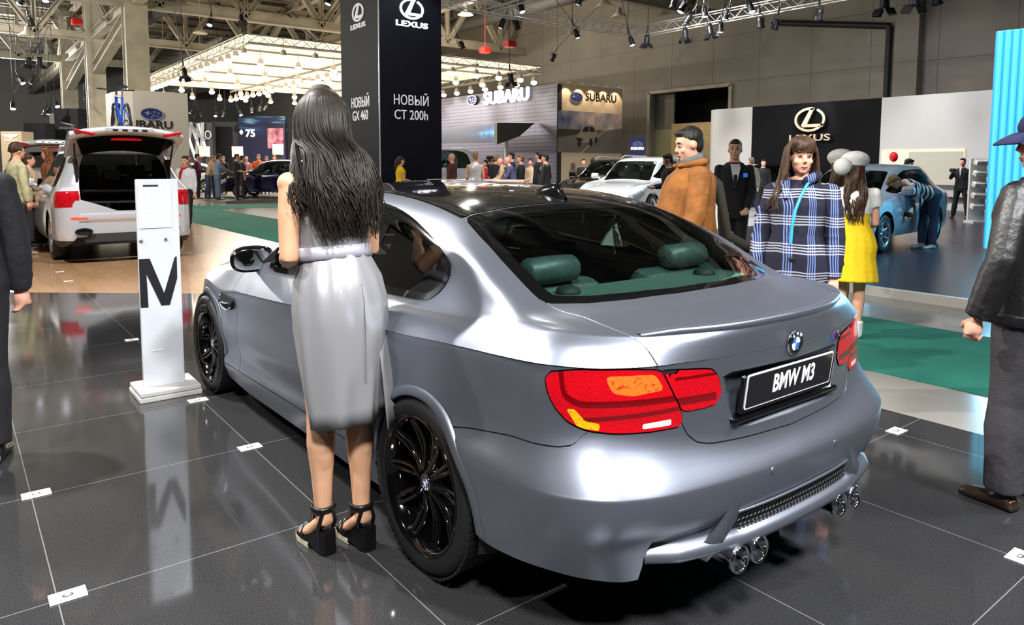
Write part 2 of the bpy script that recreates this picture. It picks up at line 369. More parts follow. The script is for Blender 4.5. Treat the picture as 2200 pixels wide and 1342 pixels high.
for k in range(2):
    x = CX1+11.5*k; mb = MB(); ibeam(mb, (x+.3, CY1, 8.6), (x+11.3, CY1, 7.0), .55, .5); tag(mb.build('brace_beam', M_BEAM), ['slanted pale brace beam between the first and second column', 'slanted brace beam beyond the second column'][k], 'beam')
mb = MB(); n = 0
for x in np.arange(8, 88, 3.0):                                       # purlins and ducts under the deck
    o = MB(); ibeam(o, (x, 11.9, 12.6), (x, -27.9, 12.6), .3, .22); tag(o.build('purlin', M_BEAM), 'thin steel purlin under the hall roof deck', 'beam', 'roof purlins'); n += 1
for k, (y, z, r_) in enumerate(((3.5, 10.6, .35), (-8.5, 10.8, .35), (-24, 10.4, .45))):
    o = MB(); o.tube([(6, y, z), (88, y, z)], r_, 12); tag(o.build('air_duct', M_BEAMD), ['round air duct along the left side under the roof', 'round air duct above the lit canopy', 'large round air duct near the right wall'][k], 'duct')
for k, (px_, py_, D) in enumerate(((395, 20, 36), (60, 75, 36), (430, 70, 45), (1000, 30, 40), (1300, 12, 34), (350, 97, 46), (88, 62, 50), (1330, 35, 38))):
    p = Vector(dp(px_, py_, D)); o = MB(); o.lathe([(.05, .45), (.12, .42), (.16, .2), (.45, -.05), (.43, -.06), (.02, .1)], 16, Matrix.Translation(p)); o.tube([p+Vector((0, 0, .4)), (p.x, p.y, 13.96)], .02, 4)
    tag(o.build('high_bay_lamp', mat('pale_lamp_shade', (225, 215, 195), .4)), 'unlit bell-shaped high-bay lamp hanging from the roof', 'lamp', 'high-bay lamps under the roof')
for k, (px_, py_, D) in enumerate(((165, 47, 38), (1095, 95, 36), (1042, 108, 40))):
    p = Vector(dp(px_, py_, D)); o = MB(); o.box(p, (.5, .5, .32), bev=.06); o.tube([p, (p.x, p.y, 13.96)], .015, 4)
    tag(o.build('fire_bell', mat('signal_red', (205, 30, 25), .4)), ['small red box hanging by the left roof girder', 'red box hanging under a white lamp, upper middle', 'small red box hanging left of the other red box'][k], 'red box')
# ---------------------------------------------------------------- coupe body surface (numpy)
def crv(P, n_per, axis):
    """non-uniform Catmull-Rom through control rows along an axis of a (r,c,3) grid"""
    P = np.moveaxis(np.asarray(P, float), axis, 0)
    d = np.linalg.norm(P[1:] - P[:-1], axis=-1)
    d = d.reshape(d.shape[0], -1).mean(1) ** 0.6
    t = np.concatenate([[0], np.cumsum(d)])
    m = np.zeros_like(P)
    for i in range(len(P)):
        if i == 0: m[i] = (P[1] - P[0]) / (t[1] - t[0])
        elif i == len(P) - 1: m[i] = (P[i] - P[i-1]) / (t[i] - t[i-1])
        else:
            h0, h1 = t[i] - t[i-1], t[i+1] - t[i]
            m[i] = ((P[i] - P[i-1]) / h0 * h1 + (P[i+1] - P[i]) / h1 * h0) / (h0 + h1)
    out = []
    for i in range(len(P) - 1):
        n = n_per[i] if hasattr(n_per, '__len__') else n_per
        h = t[i+1] - t[i]
        for k in range(n):
            s = k / n
            out.append((2*s**3 - 3*s**2 + 1)*P[i] + (s**3 - 2*s**2 + s)*h*m[i] + (-2*s**3 + 3*s**2)*P[i+1] + (s**3 - s**2)*h*m[i+1])
    out.append(P[-1])
    return np.moveaxis(np.array(out), 0, axis)

# stations along the waist line: front centre .. side .. rear centre
SX = [3.02, 2.76, 2.42, 2.1, 1.6, 1.0, .45, .1, -.12, -.30, -.47]      # side stations
def row(zs, ys, front, rear):
    """zs, ys: values on the 11 side stations; front: 4 (x,y,z); rear: 6 (x,y,z)"""
    return [*front, *[(x, y, z) for x, y, z in zip(SX, ys, zs)], *rear]
def fr(x0, z, w=1.0, s=.0):
    return [(x0, 0, z), (x0 - .05, .38*w, z), (x0 - .16, .66*w, z + s), (x0 - .30, .82*w, z + s)]
def body_rows():
    R = []
    # 0 bottom edge
    R.append(row([.20,.20,.17,.155,.158,.168,.18,.22,.27,.28,.285], [.86,.87,.875,.875,.87,.87,.875,.89,.90,.90,.90],
                 fr(3.40,.20), [(-.64,.872,.295),(-.77,.785,.283),(-.85,.668,.273),(-.91,.52,.325),(-.95,.30,.325),(-.965,0,.325)]))
    # 1 rocker edge
    R.append(row([.30,.30,.268,.278,.292,.316,.33,.34,.345,.35,.355], [.885,.90,.91,.91,.91,.915,.92,.925,.925,.92,.915],
                 fr(3.45,.30), [(-.67,.885,.36),(-.805,.805,.375),(-.885,.68,.39),(-.935,.50,.395),(-.965,.28,.395),(-.978,0,.395)]))
    # 2
    R.append(row([.40,.40,.36,.36,.36,.39,.42,.43,.43,.435,.44], [.885,.905,.898,.893,.888,.893,.910,.932,.936,.93,.922],
                 fr(3.46,.42), [(-.705,.900,.45),(-.848,.808,.455),(-.922,.67,.46),(-.966,.48,.465),(-.990,.27,.47),(-1.0,0,.47)]))
    # 3a just under the bumper shelf edge
    R.append(row([.49,.50,.47,.47,.47,.50,.52,.53,.537,.542,.545], [.882,.922,.914,.910,.908,.910,.925,.952,.952,.946,.938],
                 fr(3.44,.51), [(-.720,.908,.556),(-.859,.812,.556),(-.933,.672,.554),(-.975,.48,.552),(-1.000,.27,.551),(-1.011,0,.551)]))
    # 3b bumper shelf edge
    R.append(row([.53,.54,.51,.51,.51,.54,.56,.57,.577,.58,.580], [.88,.92,.912,.908,.906,.908,.924,.95,.950,.944,.935],
                 fr(3.44,.55), [(-.713,.905,.574),(-.852,.808,.574),(-.925,.669,.572),(-.967,.48,.570),(-.992,.27,.569),(-1.003,0,.569)]))
    # 4 lid gap / lamp bottom
    R.append(row([.62,.65,.61,.62,.63,.65,.66,.665,.67,.675,.68], [.865,.902,.898,.893,.890,.892,.900,.918,.914,.904,.894],
                 fr(3.42,.66,.97), [(-.66,.872,.70),(-.775,.775,.71),(-.845,.65,.695),(-.895,.48,.672),(-.935,.27,.65),(-.950,0,.643)]))
    # 5 under the crease
    R.append(row([.70,.73,.706,.74,.772,.812,.842,.860,.875,.884,.892], [.85,.900,.911,.913,.914,.916,.919,.921,.914,.904,.894],
                 fr(3.38,.70,.95), [(-.65,.862,.85),(-.765,.77,.84),(-.835,.65,.83),(-.885,.48,.82),(-.925,.27,.80),(-.945,0,.79)]))
    # 6 crease
    R.append(row([.72,.755,.732,.765,.798,.838,.868,.886,.902,.912,.920], [.845,.897,.914,.917,.919,.921,.923,.921,.913,.903,.893],
                 fr(3.36,.725,.94), [(-.645,.858,.925),(-.76,.765,.922),(-.832,.645,.92),(-.882,.48,.92),(-.925,.27,.92),(-.948,0,.92)]))
    # 7 above the crease
    R.append(row([.745,.787,.786,.816,.847,.883,.911,.928,.941,.951,.960], [.832,.868,.880,.884,.886,.888,.889,.888,.879,.867,.855],
                 fr(3.33,.745,.93), [(-.63,.825,.972),(-.735,.738,.972),(-.80,.63,.972),(-.865,.47,.975),(-.922,.27,.98),(-.942,0,.982)]))
    # 8 shoulder / tail edge
    R.append(row([.768,.815,.865,.90,.925,.952,.972,.982,.99,.998,1.006], [.815,.835,.835,.83,.828,.830,.832,.832,.825,.812,.797],
                 fr(3.30,.76,.92), [(-.61,.775,1.012),(-.705,.712,1.008),(-.775,.615,1.002),(-.845,.46,1.003),(-.912,.27,1.008),(-.936,0,1.011)]))
    R.insert(7, [tuple(np.array(a)*.88+np.array(b)*.12) for a, b in zip(R[7], R[8])])
    return np.array(R)
# upper patch: sections from shoulder (t=0) to centre line (t=7)
def top_sections():
    S = []   # each: list of 8 (x,y,z)
    def sec(*p): S.append(list(p))
    R8 = body_rows()[-1]
    return R8
NU = [12,9,9,4, 5,5,5,6,8,8,8,6,6,6, 6,6,6,6,6,6]
NR = [4,4,5,3,5,6,3,1,4,5]
def lower_surface():
    R = body_rows()                       # (9,21,3)
    G = crv(R, NU, 1)
    return crv(G, NR, 0), crv(R, NU, 1)[-1]
def upper_surface():
    """stations: rear edge (row8 rear part), then side stations backwards->forward, then front edge"""
    R8 = body_rows()[-1]
    side = R8[4:15]                       # x from 3.02 .. -.47
    rear = R8[15:]                        # (-.61..) .. centre
    # y/z of rows 1..7 for control stations given by the shoulder x
    ctl = {   # s: [(x,y,z)*7]   row1..row7 (centre last)
     -.47: [(-.47,.768,1.020),(-.465,.735,1.027),(-.455,.700,1.032),(-.45,.650,1.036),(-.50,.50,1.045),(-.565,.27,1.055),(-.592,0,1.060)],
     -.30: [(-.29,.785,1.038),(-.28,.762,1.075),(-.27,.725,1.105),(-.255,.645,1.128),(-.30,.48,1.140),(-.335,.26,1.150),(-.345,0,1.153)],
     -.12: [(-.11,.795,1.060),(-.10,.765,1.128),(-.085,.725,1.185),(-.06,.633,1.222),(-.08,.46,1.237),(-.095,.25,1.246),(-.10,0,1.25)],
      .10: [(.10,.802,1.058),(.115,.765,1.145),(.135,.720,1.222),(.15,.618,1.297),(.15,.45,1.322),(.155,.25,1.338),(.155,0,1.343)],
      .45: [(.45,.805,1.050),(.45,.757,1.165),(.455,.695,1.290),(.46,.612,1.350),(.46,.46,1.380),(.46,.24,1.396),(.46,0,1.401)],
      1.0: [(1.0,.803,1.030),(1.0,.752,1.160),(1.0,.690,1.320),(1.0,.620,1.372),(1.0,.48,1.400),(1.0,.24,1.422),(1.0,0,1.428)],
      1.6: [(1.6,.806,1.000),(1.55,.765,1.100),(1.45,.690,1.290),(1.42,.615,1.345),(1.47,.47,1.375),(1.51,.24,1.395),(1.53,0,1.402)],
      2.1: [(2.1,.800,.925),(2.02,.775,.965),(1.92,.735,1.035),(1.92,.68,1.085),(2.03,.48,1.06),(2.12,.24,1.055),(2.16,0,1.052)],
      2.42: [(2.42,.800,.895),(2.40,.76,.915),(2.36,.715,.935),(2.34,.66,.955),(2.42,.48,.975),(2.48,.24,.985),(2.50,0,.988)],
      2.76: [(2.76,.795,.845),(2.76,.75,.865),(2.76,.70,.88),(2.76,.62,.895),(2.80,.45,.91),(2.83,.24,.922),(2.85,0,.925)],
      3.02: [(3.02,.775,.79),(3.03,.73,.802),(3.05,.68,.81),(3.07,.58,.82),(3.11,.42,.835),(3.14,.22,.845),(3.16,0,.848)],
    }
    secs = []
    # rear edge along row 8 (8 points from its corner R[-.61] to the centre) resampled
    rr = rear
    secs.append([tuple(rr[0])] + [tuple(p) for p in (rr[1]*.5+rr[0]*.5, rr[1], rr[2]*.65+rr[1]*.35, rr[2], rr[3], rr[4], rr[5])])
    for p in side[::-1]:
        secs.append([tuple(p)] + ctl[round(float(p[0]), 2)])
    ff = R8[:4][::-1]                     # corner .. centre
    secs.append([tuple(ff[0]), tuple(ff[0]*.7+ff[1]*.3), tuple(ff[0]*.4+ff[1]*.6), tuple(ff[1]), tuple(ff[1]*.6+ff[2]*.4), tuple(ff[2]), tuple(ff[2]*.5+ff[3]*.5), tuple(ff[3])])
    return np.array(secs)                 # (13,8,3)
NS = [3,3,6,6,6,8,8,8,6,5,5,5,4]
NTT = [3,3,3,3,6,6,6]
def upper_grid():
    S = upper_surface()
    # extra soft deck station between the rear edge and the glass foot
    e = S[0]*.45 + S[1]*.55
    e[1:] += np.array([0,0,.006]); e[4:,2] += .004
    S = np.insert(S, 1, e, axis=0)
    G = crv(S, NS, 0)
    return crv(G, NTT, 1)
def body_mesh():
    """left half of the body: vertices, triangles"""
    A, r8 = lower_surface(); B = upper_grid()
    n = A.shape[1]; f0 = sum(NU[:3]); s0 = n - 1 - sum(NU[15:]) + 0
    r0 = sum(NU[:15])                       # first rear column index (R1)
    top = A[-1]
    B[:, 0] = top[f0:r0+1][::-1]
    B[0, :] = top[r0:]
    B[-1, :] = top[:f0+1][::-1]
    V = np.concatenate([A.reshape(-1, 3), B.reshape(-1, 3)])
    F = []
    ra, ca = A.shape[:2]
    for i in range(ra-1):
        for j in range(ca-1):
            a = i*ca+j; F.append((a, a+1, a+ca+1)); F.append((a, a+ca+1, a+ca))
    o = ra*ca; rb, cb = B.shape[:2]
    for i in range(rb-1):
        for j in range(cb-1):
            a = o+i*cb+j; F.append((a, a+1, a+cb+1)); F.append((a, a+cb+1, a+cb))
    F = np.array(F)
    # weld
    key = {}; idx = np.zeros(len(V), int); W = []
    for k, v in enumerate(np.round(V, 5)):
        t = tuple(v)
        if t not in key: key[t] = len(W); W.append(V[k])
        idx[k] = key[t]
    F = idx[F]; F = F[(F[:,0]!=F[:,1])&(F[:,1]!=F[:,2])&(F[:,0]!=F[:,2])]
    W = np.array(W)
    N = np.zeros_like(W)
    # orient both patches outward
    fn = np.cross(W[F[:,1]]-W[F[:,0]], W[F[:,2]]-W[F[:,0]])
    cen = W[F].mean(1); out = cen - np.array([1.2, 0, .55])*1.0; out[:,0] *= .25
    flip = (fn*out).sum(1) < 0
    F[flip] = F[flip][:, [0,2,1]]; fn[flip] *= -1
    for k in range(3): np.add.at(N, F[:,k], fn)
    on = np.abs(W[:,1]) < 1e-6; N[on,1] = 0
    N /= np.linalg.norm(N, axis=1, keepdims=True) + 1e-12
    return W, F, N
# ---------------------------------------------------------------- cutting a skin into panels
class Skin:
    def __init__(s, V, N, F): s.V = np.asarray(V, float); s.N = np.asarray(N, float); s.F = np.asarray(F, int).reshape(-1, 3)
    def split(s, g):
        """g(V)->signed value. returns (inside<0, outside>=0), cut along the zero line"""
        d = g(s.V); d = np.where(np.abs(d) < 1e-7, 1e-7, d); neg = d < 0
        c = neg[s.F].sum(1)
        fi = [s.F[c == 3]]; fo = [s.F[c == 0]]; V = list(s.V); N = list(s.N); E = {}
        def mid(a, b):
            k = (a, b) if a < b else (b, a)
            if k not in E:
                t = d[k[0]]/(d[k[0]]-d[k[1]]); E[k] = len(V)
                V.append(s.V[k[0]]*(1-t)+s.V[k[1]]*t); n = s.N[k[0]]*(1-t)+s.N[k[1]]*t; N.append(n/(np.linalg.norm(n)+1e-12))
            return E[k]
        ai, ao = [], []
        for f in s.F[(c == 1) | (c == 2)]:
            f = [int(q) for q in f]
            lone = [q for q in range(3) if neg[f[q]] == (neg[list(f)].sum() == 1)][0]
            a, b, e = f[lone], f[(lone+1) % 3], f[(lone+2) % 3]
            p, q = mid(a, b), mid(a, e)
            one, two = (ai, ao) if neg[a] else (ao, ai)
            one.append((a, p, q)); two.append((p, b, e)); two.append((p, e, q))
        A = lambda L, x: np.concatenate([L[0], np.array(x, int).reshape(-1, 3)])
        V = np.array(V); N = np.array(N)
        return Skin(V, N, A(fi, ai)), Skin(V, N, A(fo, ao))
    def fine(s, n=1):
        for _ in range(n):
            V = list(s.V); N = list(s.N); E = {}; F = []
            def mid(a, b):
                k = (a, b) if a < b else (b, a)
                if k not in E: E[k] = len(V); V.append((s.V[a]+s.V[b])/2); q = s.N[a]+s.N[b]; N.append(q/(np.linalg.norm(q)+1e-12))
                return E[k]
            for a, b, c in s.F.tolist():
                p, q, r = mid(a, b), mid(b, c), mid(c, a); F += [(a, p, r), (p, b, q), (r, q, c), (p, q, r)]
            s = Skin(np.array(V), np.array(N), np.array(F))
        return s
    def join(s, o): return Skin(np.concatenate([s.V, o.V]), np.concatenate([s.N, o.N]), np.concatenate([s.F, o.F+len(s.V)]))
    def mirror(s): m = np.array([1, -1, 1]); return Skin(s.V*m, s.N*m, s.F[:, [0, 2, 1]])
    def both(s): return s.join(s.mirror())
    def push(s, d): return Skin(s.V+s.N*d, s.N, s.F)
    def compact(s):
        u, inv = np.unique(s.F, return_inverse=True); return Skin(s.V[u], s.N[u], inv.reshape(-1, 3))
    def build(s, name, m, parent, label=None, rim=0.):
        if len(s.F) == 0: return None
        k = s.compact(); V, N, F = k.V, k.N, k.F.tolist()
        if rim:                              # turn the free edges inwards so a panel has an edge thickness
            cnt = {}
            for f in F:
                for a, b in ((f[0], f[1]), (f[1], f[2]), (f[2], f[0])): cnt[(a, b)] = 1
            ed = [e for e in cnt if (e[1], e[0]) not in cnt and not (abs(V[e[0]][1]) < 1e-5 and abs(V[e[1]][1]) < 1e-5)]
            nv = {}; V = list(V); N = list(N)
            for a, b in ed:
                for q in (a, b):
                    if q not in nv: nv[q] = len(V); V.append(V[q]-N[q]*rim); N.append(N[q])
                F.append([b, a, nv[a]]); F.append([b, nv[a], nv[b]])
            V = np.array(V); N = np.array(N)
        me = bpy.data.meshes.new(name); me.from_pydata(V.tolist(), [], F); me.materials.append(m)
        me.polygons.foreach_set('use_smooth', [True]*len(F)); me.update()
        me.normals_split_custom_set_from_vertices([tuple(q) for q in N])
        o = bpy.data.objects.new(name, me); COL.objects.link(o); o.parent = parent
        if label: o['label'] = label
        return o
def rounded(P, r=.012, k=4):
    """closed outline with its corners rounded"""
    P = [np.array(p, float) for p in P]; out = []
    for i in range(len(P)):
        a, b, c = P[i-1], P[i], P[(i+1) % len(P)]
        la, lc = np.linalg.norm(a-b), np.linalg.norm(c-b); q = min(r, la*.45, lc*.45)
        p0 = b+(a-b)/la*q; p1 = b+(c-b)/lc*q
        for t in np.linspace(0, 1, k): out.append((1-t)**2*p0+2*t*(1-t)*b+t*t*p1)
    return np.array(out)
def smooth_closed(P, n=5):
    P = np.array(P, float); out = []
    for i in range(len(P)):
        a, b, c, d = P[i-1], P[i], P[(i+1) % len(P)], P[(i+2) % len(P)]
        for k in range(n):
            t = k/n; out.append(.5*(2*b+(c-a)*t+(2*a-5*b+4*c-d)*t*t+(3*b-a-3*c+d)*t**3))
    return np.array(out)
def sdf(P, X):
    """signed distance of points X (n,2) to a closed outline P (negative inside)"""
    P = np.asarray(P, float); Q = np.roll(P, -1, 0); best = np.full(len(X), 1e9); ins = np.zeros(len(X), bool)
    for a, b in zip(P, Q):
        e = b-a; w = X-a; t = np.clip((w@e)/(e@e+1e-18), 0, 1); dd = ((w-t[:, None]*e)**2).sum(1); best = np.minimum(best, dd)
        cond = (a[1] <= X[:, 1]) != (b[1] <= X[:, 1])
        with np.errstate(all='ignore'): xs = a[0]+(X[:, 1]-a[1])/(b[1]-a[1])*e[0]
        ins ^= cond & (X[:, 0] < xs)
    return np.where(ins, -np.sqrt(best), np.sqrt(best))
SEAMS = []
def seam(sk, g, w=.0022):
    """split by g with a narrow dark joint between the two sides"""
    a, r = sk.split(lambda V: g(V)+w); b, c = r.split(lambda V: g(V)-w)
    SEAMS.append(b.compact()); return a, c
# ---------------------------------------------------------------- paints
M_PAINT = mat('matte_silver_paint', (144, 149, 161), .36, .86, coat=.0)
M_PAINT.node_tree.nodes['Principled BSDF'].inputs['Specular IOR Level'].default_value = .5
M_GAP = mat('panel_gap_black', (6, 6, 7), .8)
M_BLACKGLOSS = mat('gloss_black_trim', (9, 9, 10), .08, coat=.5)
M_RUBBER = mat('tyre_rubber', (20, 20, 21), .55)
M_BLACKPL = mat('black_plastic', (18, 18, 19), .5)
M_CHROME = mat('chrome', (225, 226, 230), .07, 1.)
M_RIM = mat('gloss_black_alloy', (7, 7, 8), .09, .2, coat=1.)
M_STEEL = mat('brushed_steel', (150, 150, 155), .28, 1.)
M_CARBON = noisy('carbon_weave_roof', (30, 30, 30), (17, 17, 18), 90, .09, .0, coat=1.)
M_RGLASS = glass('tinted_rear_glass', (.62, .84, .76), .9)
M_SGLASS = glass('dark_side_glass', (.60, .65, .62), .95)
M_WGLASS = glass('windscreen_glass', (.88, .95, .90), .8)
M_LEATHER = noisy('grey_green_leather', (62, 70, 70), (50, 58, 58), 30, .42, bump=.05)
M_DARKTRIM = mat('dark_cabin_trim', (22, 23, 24), .7)
M_SHELF = noisy('rear_shelf_cloth', (70, 84, 80), (58, 72, 68), 60, .85)
M_WHITE = mat('white_lettering', (240, 240, 240), .4)
M_ROUNDBLUE = mat('roundel_blue', (20, 105, 190), .2, coat=1.)
M_ROUNDBLK = mat('roundel_black', (8, 8, 10), .15, coat=1.)
def lens_mat(name, col, dark, sc=60):
    m = mat(name, col, .16, coat=.35, spec=.3); t = NT(m); v = t.coord('Object')
    w = t.n('ShaderNodeTexVoronoi', feature='F1'); w.inputs['Scale'].default_value = sc; t.l(v, w.inputs[0])
    r = t.ramp(w.outputs['Distance'], [(.0, lin(col)), (.6, lin(col)), (.95, lin(dark))]); t.l(r.outputs[0], t.b.inputs['Base Color'])
    b = t.n('ShaderNodeBump'); b.inputs['Strength'].default_value = .25; b.inputs['Distance'].default_value = .004
    t.l(w.outputs['Distance'], b.inputs['Height']); t.l(b.outputs[0], t.b.inputs['Normal']); return m
M_LENS = lens_mat('red_lamp_lens', (190, 10, 24), (150, 4, 14), 190)
M_LENS2 = mat('deep_red_light_bar', (112, 3, 10), .1, coat=1.)
M_LENSO = lens_mat('orange_red_chamber_glow', (232, 110, 36), (190, 14, 24), 80)  # orange paints the light caught in the honeycomb into the lens colour
M_AMBER = lens_mat('amber_reflector', (250, 170, 20), (225, 90, 10), 200)
M_CLEAR = lens_mat('clear_lamp_strip', (225, 215, 215), (160, 130, 130), 260)
# ---------------------------------------------------------------- the coupe
def build_coupe():
    root = thing('coupe_car', 'matt silver two-door sports coupe with black alloy wheels in the foreground', 'car')
    W, F, N = body_mesh(); sk = Skin(W, N, F)
    X = lambda V: V[:, 0]; Y = lambda V: V[:, 1]; Z = lambda V: V[:, 2]
    xz = lambda V: V[:, [0, 2]]
    # wheel openings
    for cx, r in ((-.02, .356), (2.761, .352)):
        _, sk = sk.split(lambda V, cx=cx, r=r: np.hypot(V[:, 0]-cx, V[:, 2]-.315)-r)
    # lower rear opening above the exhausts
    cut, sk = sk.split(lambda V: np.maximum.reduce([V[:, 0]+.3, V[:, 1]-.655, V[:, 2]-.412-.0*V[:, 1]]))
    # side glass
    dlo = smooth_closed([(1.78,.932),(1.2,.958),(.6,.983),(.3,.994),(.13,1.0),(.075,1.007),(.03,1.03),(.0,1.06),(-.018,1.10),(-.008,1.138),(.037,1.166),(.106,1.195),(.193,1.227),(.277,1.255),(.405,1.292),(.55,1.322),(.692,1.340),(.9,1.354),(1.15,1.352),(1.35,1.325),(1.50,1.24),(1.66,1.08)], 4)
    side = lambda V: np.where(V[:, 1] > .5, 0, 9)
    win, sk = sk.split(lambda V: sdf(dlo, xz(V))+side(V))
    inner, trim = win.split(lambda V: sdf(dlo, xz(V))+.026)
    pil, gl = inner.split(lambda V: np.abs(V[:, 0]-.62+(V[:, 2]-1.15)*.25)-.035)
    rear_q, front_q = gl.split(lambda V: V[:, 0]-.62+(V[:, 2]-1.15)*.25)
    for s_, nm in ((0, ''), (1, '')):
        k = (lambda q: q.mirror()) if s_ else (lambda q: q)
        k(trim).push(.004).build('window_trim', M_BLACKGLOSS, root, rim=.012)
        k(pil).push(.001).build('door_pillar', M_BLACKGLOSS, root)
        k(rear_q).push(-.002).build('quarter_window', M_SGLASS, root)
        k(front_q).push(-.002).build('door_window', M_SGLASS, root)
    # rear screen
    rg = np.array([(.176,0),(.178,.20),(.172,.40),(.160,.55),(.145,.602),(.10,.614),(.0,.633),(-.15,.650),(-.30,.658),(-.38,.655),(-.415,.640),(-.44,.60),(-.487,.52),(-.545,.36),(-.58,.18),(-.592,0),(-.592,-.3),(.176,-.3)])
    up = lambda V: np.where(V[:, 2] > .97, 0, 9)
    rear, sk = sk.split(lambda V: sdf(rg, V[:, :2])+up(V))
    clear = np.array([(.105,0),(.105,.30),(.098,.46),(.062,.548),(.03,.578),(-.17,.600),(-.33,.604),(-.385,.598),(-.415,.56),(-.455,.48),(-.505,.33),(-.54,.15),(-.548,0),(-.548,-.3),(.105,-.3)])
    cl, frit = rear.split(lambda V: sdf(clear, V[:, :2]))
    fr_ = frit.both().build('rear_window_frame', M_BLACKGLOSS, root)
    rw = cl.both().build('rear_window', M_RGLASS, root)
    # windscreen
    wsl = np.array([(1.555,0),(1.53,.25),(1.48,.48),(1.455,.56),(1.50,.60),(1.66,.64),(1.85,.675),(1.93,.665),(2.0,.52),(2.10,.25),(2.14,0),(2.14,-.3),(1.555,-.3)])
    ws, sk = sk.split(lambda V: sdf(wsl, V[:, :2])+up(V))
    ws.both().build('windscreen', M_WGLASS, root)
    # lamps. w runs round the corner
    wz = lambda V: np.stack([V[:, 1]+V[:, 0], V[:, 2]], 1); yz = lambda V: V[:, 1:]
    back = lambda V: np.where(V[:, 0] < -.5, 0, 9)
    lo = rounded([(.205,.902),(.06,.916),(-.12,.916),(-.287,.906),(-.378,.775),(-.392,.722),(-.249,.720),(-.10,.724),(.02,.735),(.10,.757),(.16,.80),(.195,.85)], .018)
    li = rounded([(.574,.905),(.43,.894),(.375,.888),(.345,.83),(.352,.778),(.40,.768),(.50,.766)], .022)
    lamp, sk = seam(sk, lambda V: sdf(lo, wz(V))+back(V), .003)
    lid_c = [(1.5,-.2),(1.5,.645),(1.06,.645),(1.035,.640),(1.02,.636),(1.0,.618),(.985,.602),(.959,.593),(.906,.580),(.77,.506),(.723,.495),(.695,.480),(.668,.452),(.655,.40),(.648,.25),(.641,0),(.641,-.2)]
    lid_c = np.array([(y, z) for z, y in lid_c])
    lid, sk = seam(sk, lambda V: sdf(lid_c, yz(V))+np.where(V[:, 0] < -.36, 0, 9))
    lampi, lid = seam(lid, lambda V: sdf(li, yz(V)), .002)
    recess_o = rounded([(-.2,.868),(.335,.868),(.348,.855),(.31,.735),(.275,.690),(.24,.680),(-.2,.676)], .012)
    plate_zone, lid = lid.split(lambda V: sdf(recess_o, yz(V)))
    # boot lid with its plate recess pressed inwards
    d = np.clip(-sdf(recess_o, yz(plate_zone.V))/.03, 0, 1); d = d*d*(3-2*d)
    pz = Skin(plate_zone.V + np.outer(d*.035, [1, 0, 0]), plate_zone.N, plate_zone.F)
    me_fn = np.cross(pz.V[pz.F[:, 1]]-pz.V[pz.F[:, 0]], pz.V[pz.F[:, 2]]-pz.V[pz.F[:, 0]]); NN = np.zeros_like(pz.V)
    for q in range(3): np.add.at(NN, pz.F[:, q], me_fn)
    onc = np.abs(pz.V[:, 1]) < 1e-6; NN[onc, 1] = 0
    pz.N = NN/(np.linalg.norm(NN, axis=1, keepdims=True)+1e-12)
    lidb = lid.both().build('boot_lid', M_PAINT, root, rim=.01)
    pz.both().build('plate_recess', M_PAINT, lidb)
    # tail lamps with their chambers
    for s_ in (0, 1):
        k = (lambda q: q.mirror()) if s_ else (lambda q: q)
        A = lamp.compact().fine(2).push(.003)
        amb, A = A.split(lambda V: sdf(rounded([(.11,.80),(.06,.745),(-.03,.737),(-.03,.757),(.03,.765),(.075,.80)], .006), wz(V)))
        clr, A = A.split(lambda V: sdf(rounded([(-.21,.733),(-.335,.733),(-.335,.752),(-.21,.748)], .004), wz(V)))
        orn, A = A.split(lambda V: sdf(rounded([(-.05,.897),(-.26,.895),(-.305,.845),(-.16,.835),(-.08,.848)], .02), wz(V)))
        bar, A = A.split(lambda V: np.abs(sdf(rounded([(.155,.94),(.135,.83),(.06,.80),(-.6,.80),(-.6,.94)], .03), wz(V))+.014)-.010+np.where(wz(V)[:, 0] < -.45, 9, 0))
        bar2, A = A.split(lambda V: np.abs(V[:, 2]-.770+.03*np.clip(wz(V)[:, 0], -1, .05))-.007+np.where(wz(V)[:, 0] > .08, 9, 0))
        L = k(A).build('tail_lamp', M_LENS, root, rim=.02)
        k(amb).build('amber_reflector', M_AMBER, L, 'amber reflector in the lower outer corner'); k(clr).build('reversing_lamp', M_CLEAR, L, 'clear white strip at the foot of the lamp')
        k(orn).build('chamber_glow', M_LENSO, L, 'orange-red honeycomb chamber with its glow painted in'); k(bar).build('light_bar', M_LENS2, L, 'dark red light bar'); k(bar2).build('light_bar', M_LENS2, L, 'dark red light bar')
        B = lampi.compact().fine(2).push(.003)
        mid_ = lambda V: np.where((V[:, 1] < .37) | (V[:, 1] > .53), 9, 0)
        bar, B = B.split(lambda V: np.abs(V[:, 2]-.802)-.012+mid_(V)); bar2, B = B.split(lambda V: np.abs(V[:, 2]-.872)-.005+mid_(V))
        L2 = k(B).build('boot_lamp', M_LENS, lidb, 'red lamp half set in the boot lid'); k(bar).build('light_bar', M_LENS2, lidb); k(bar2).build('light_bar', M_LENS2, lidb)
    # bumper
    zl = lambda V: np.interp(V[:, 0], [-.755,-.74,-.71,-.55,-.33,-.18,.0], [.72,.695,.687,.680,.647,.614,.60])
    bump, sk = seam(sk, lambda V: np.where(V[:, 0] > -.02, 9, np.minimum(np.where(V[:, 0] < -.70, V[:, 2]-.735+np.clip(V[:, 0]+.757, 0, 1)*8, 9), np.maximum(V[:, 2]-zl(V), V[:, 0]+.05))))
    rb = bump.both().build('rear_bumper', M_PAINT, root, rim=.02)
    # roof, bonnet, doors, fenders
    roofp = np.array([(.183,-.3),(.183,0),(.186,.2),(.18,.40),(.168,.55),(.155,.605),(.22,.606),(.4,.598),(.6,.588),(.9,.575),(1.2,.572),(1.43,.585),(1.455,.575),(1.50,.48),(1.54,.25),(1.565,0),(1.565,-.3)])
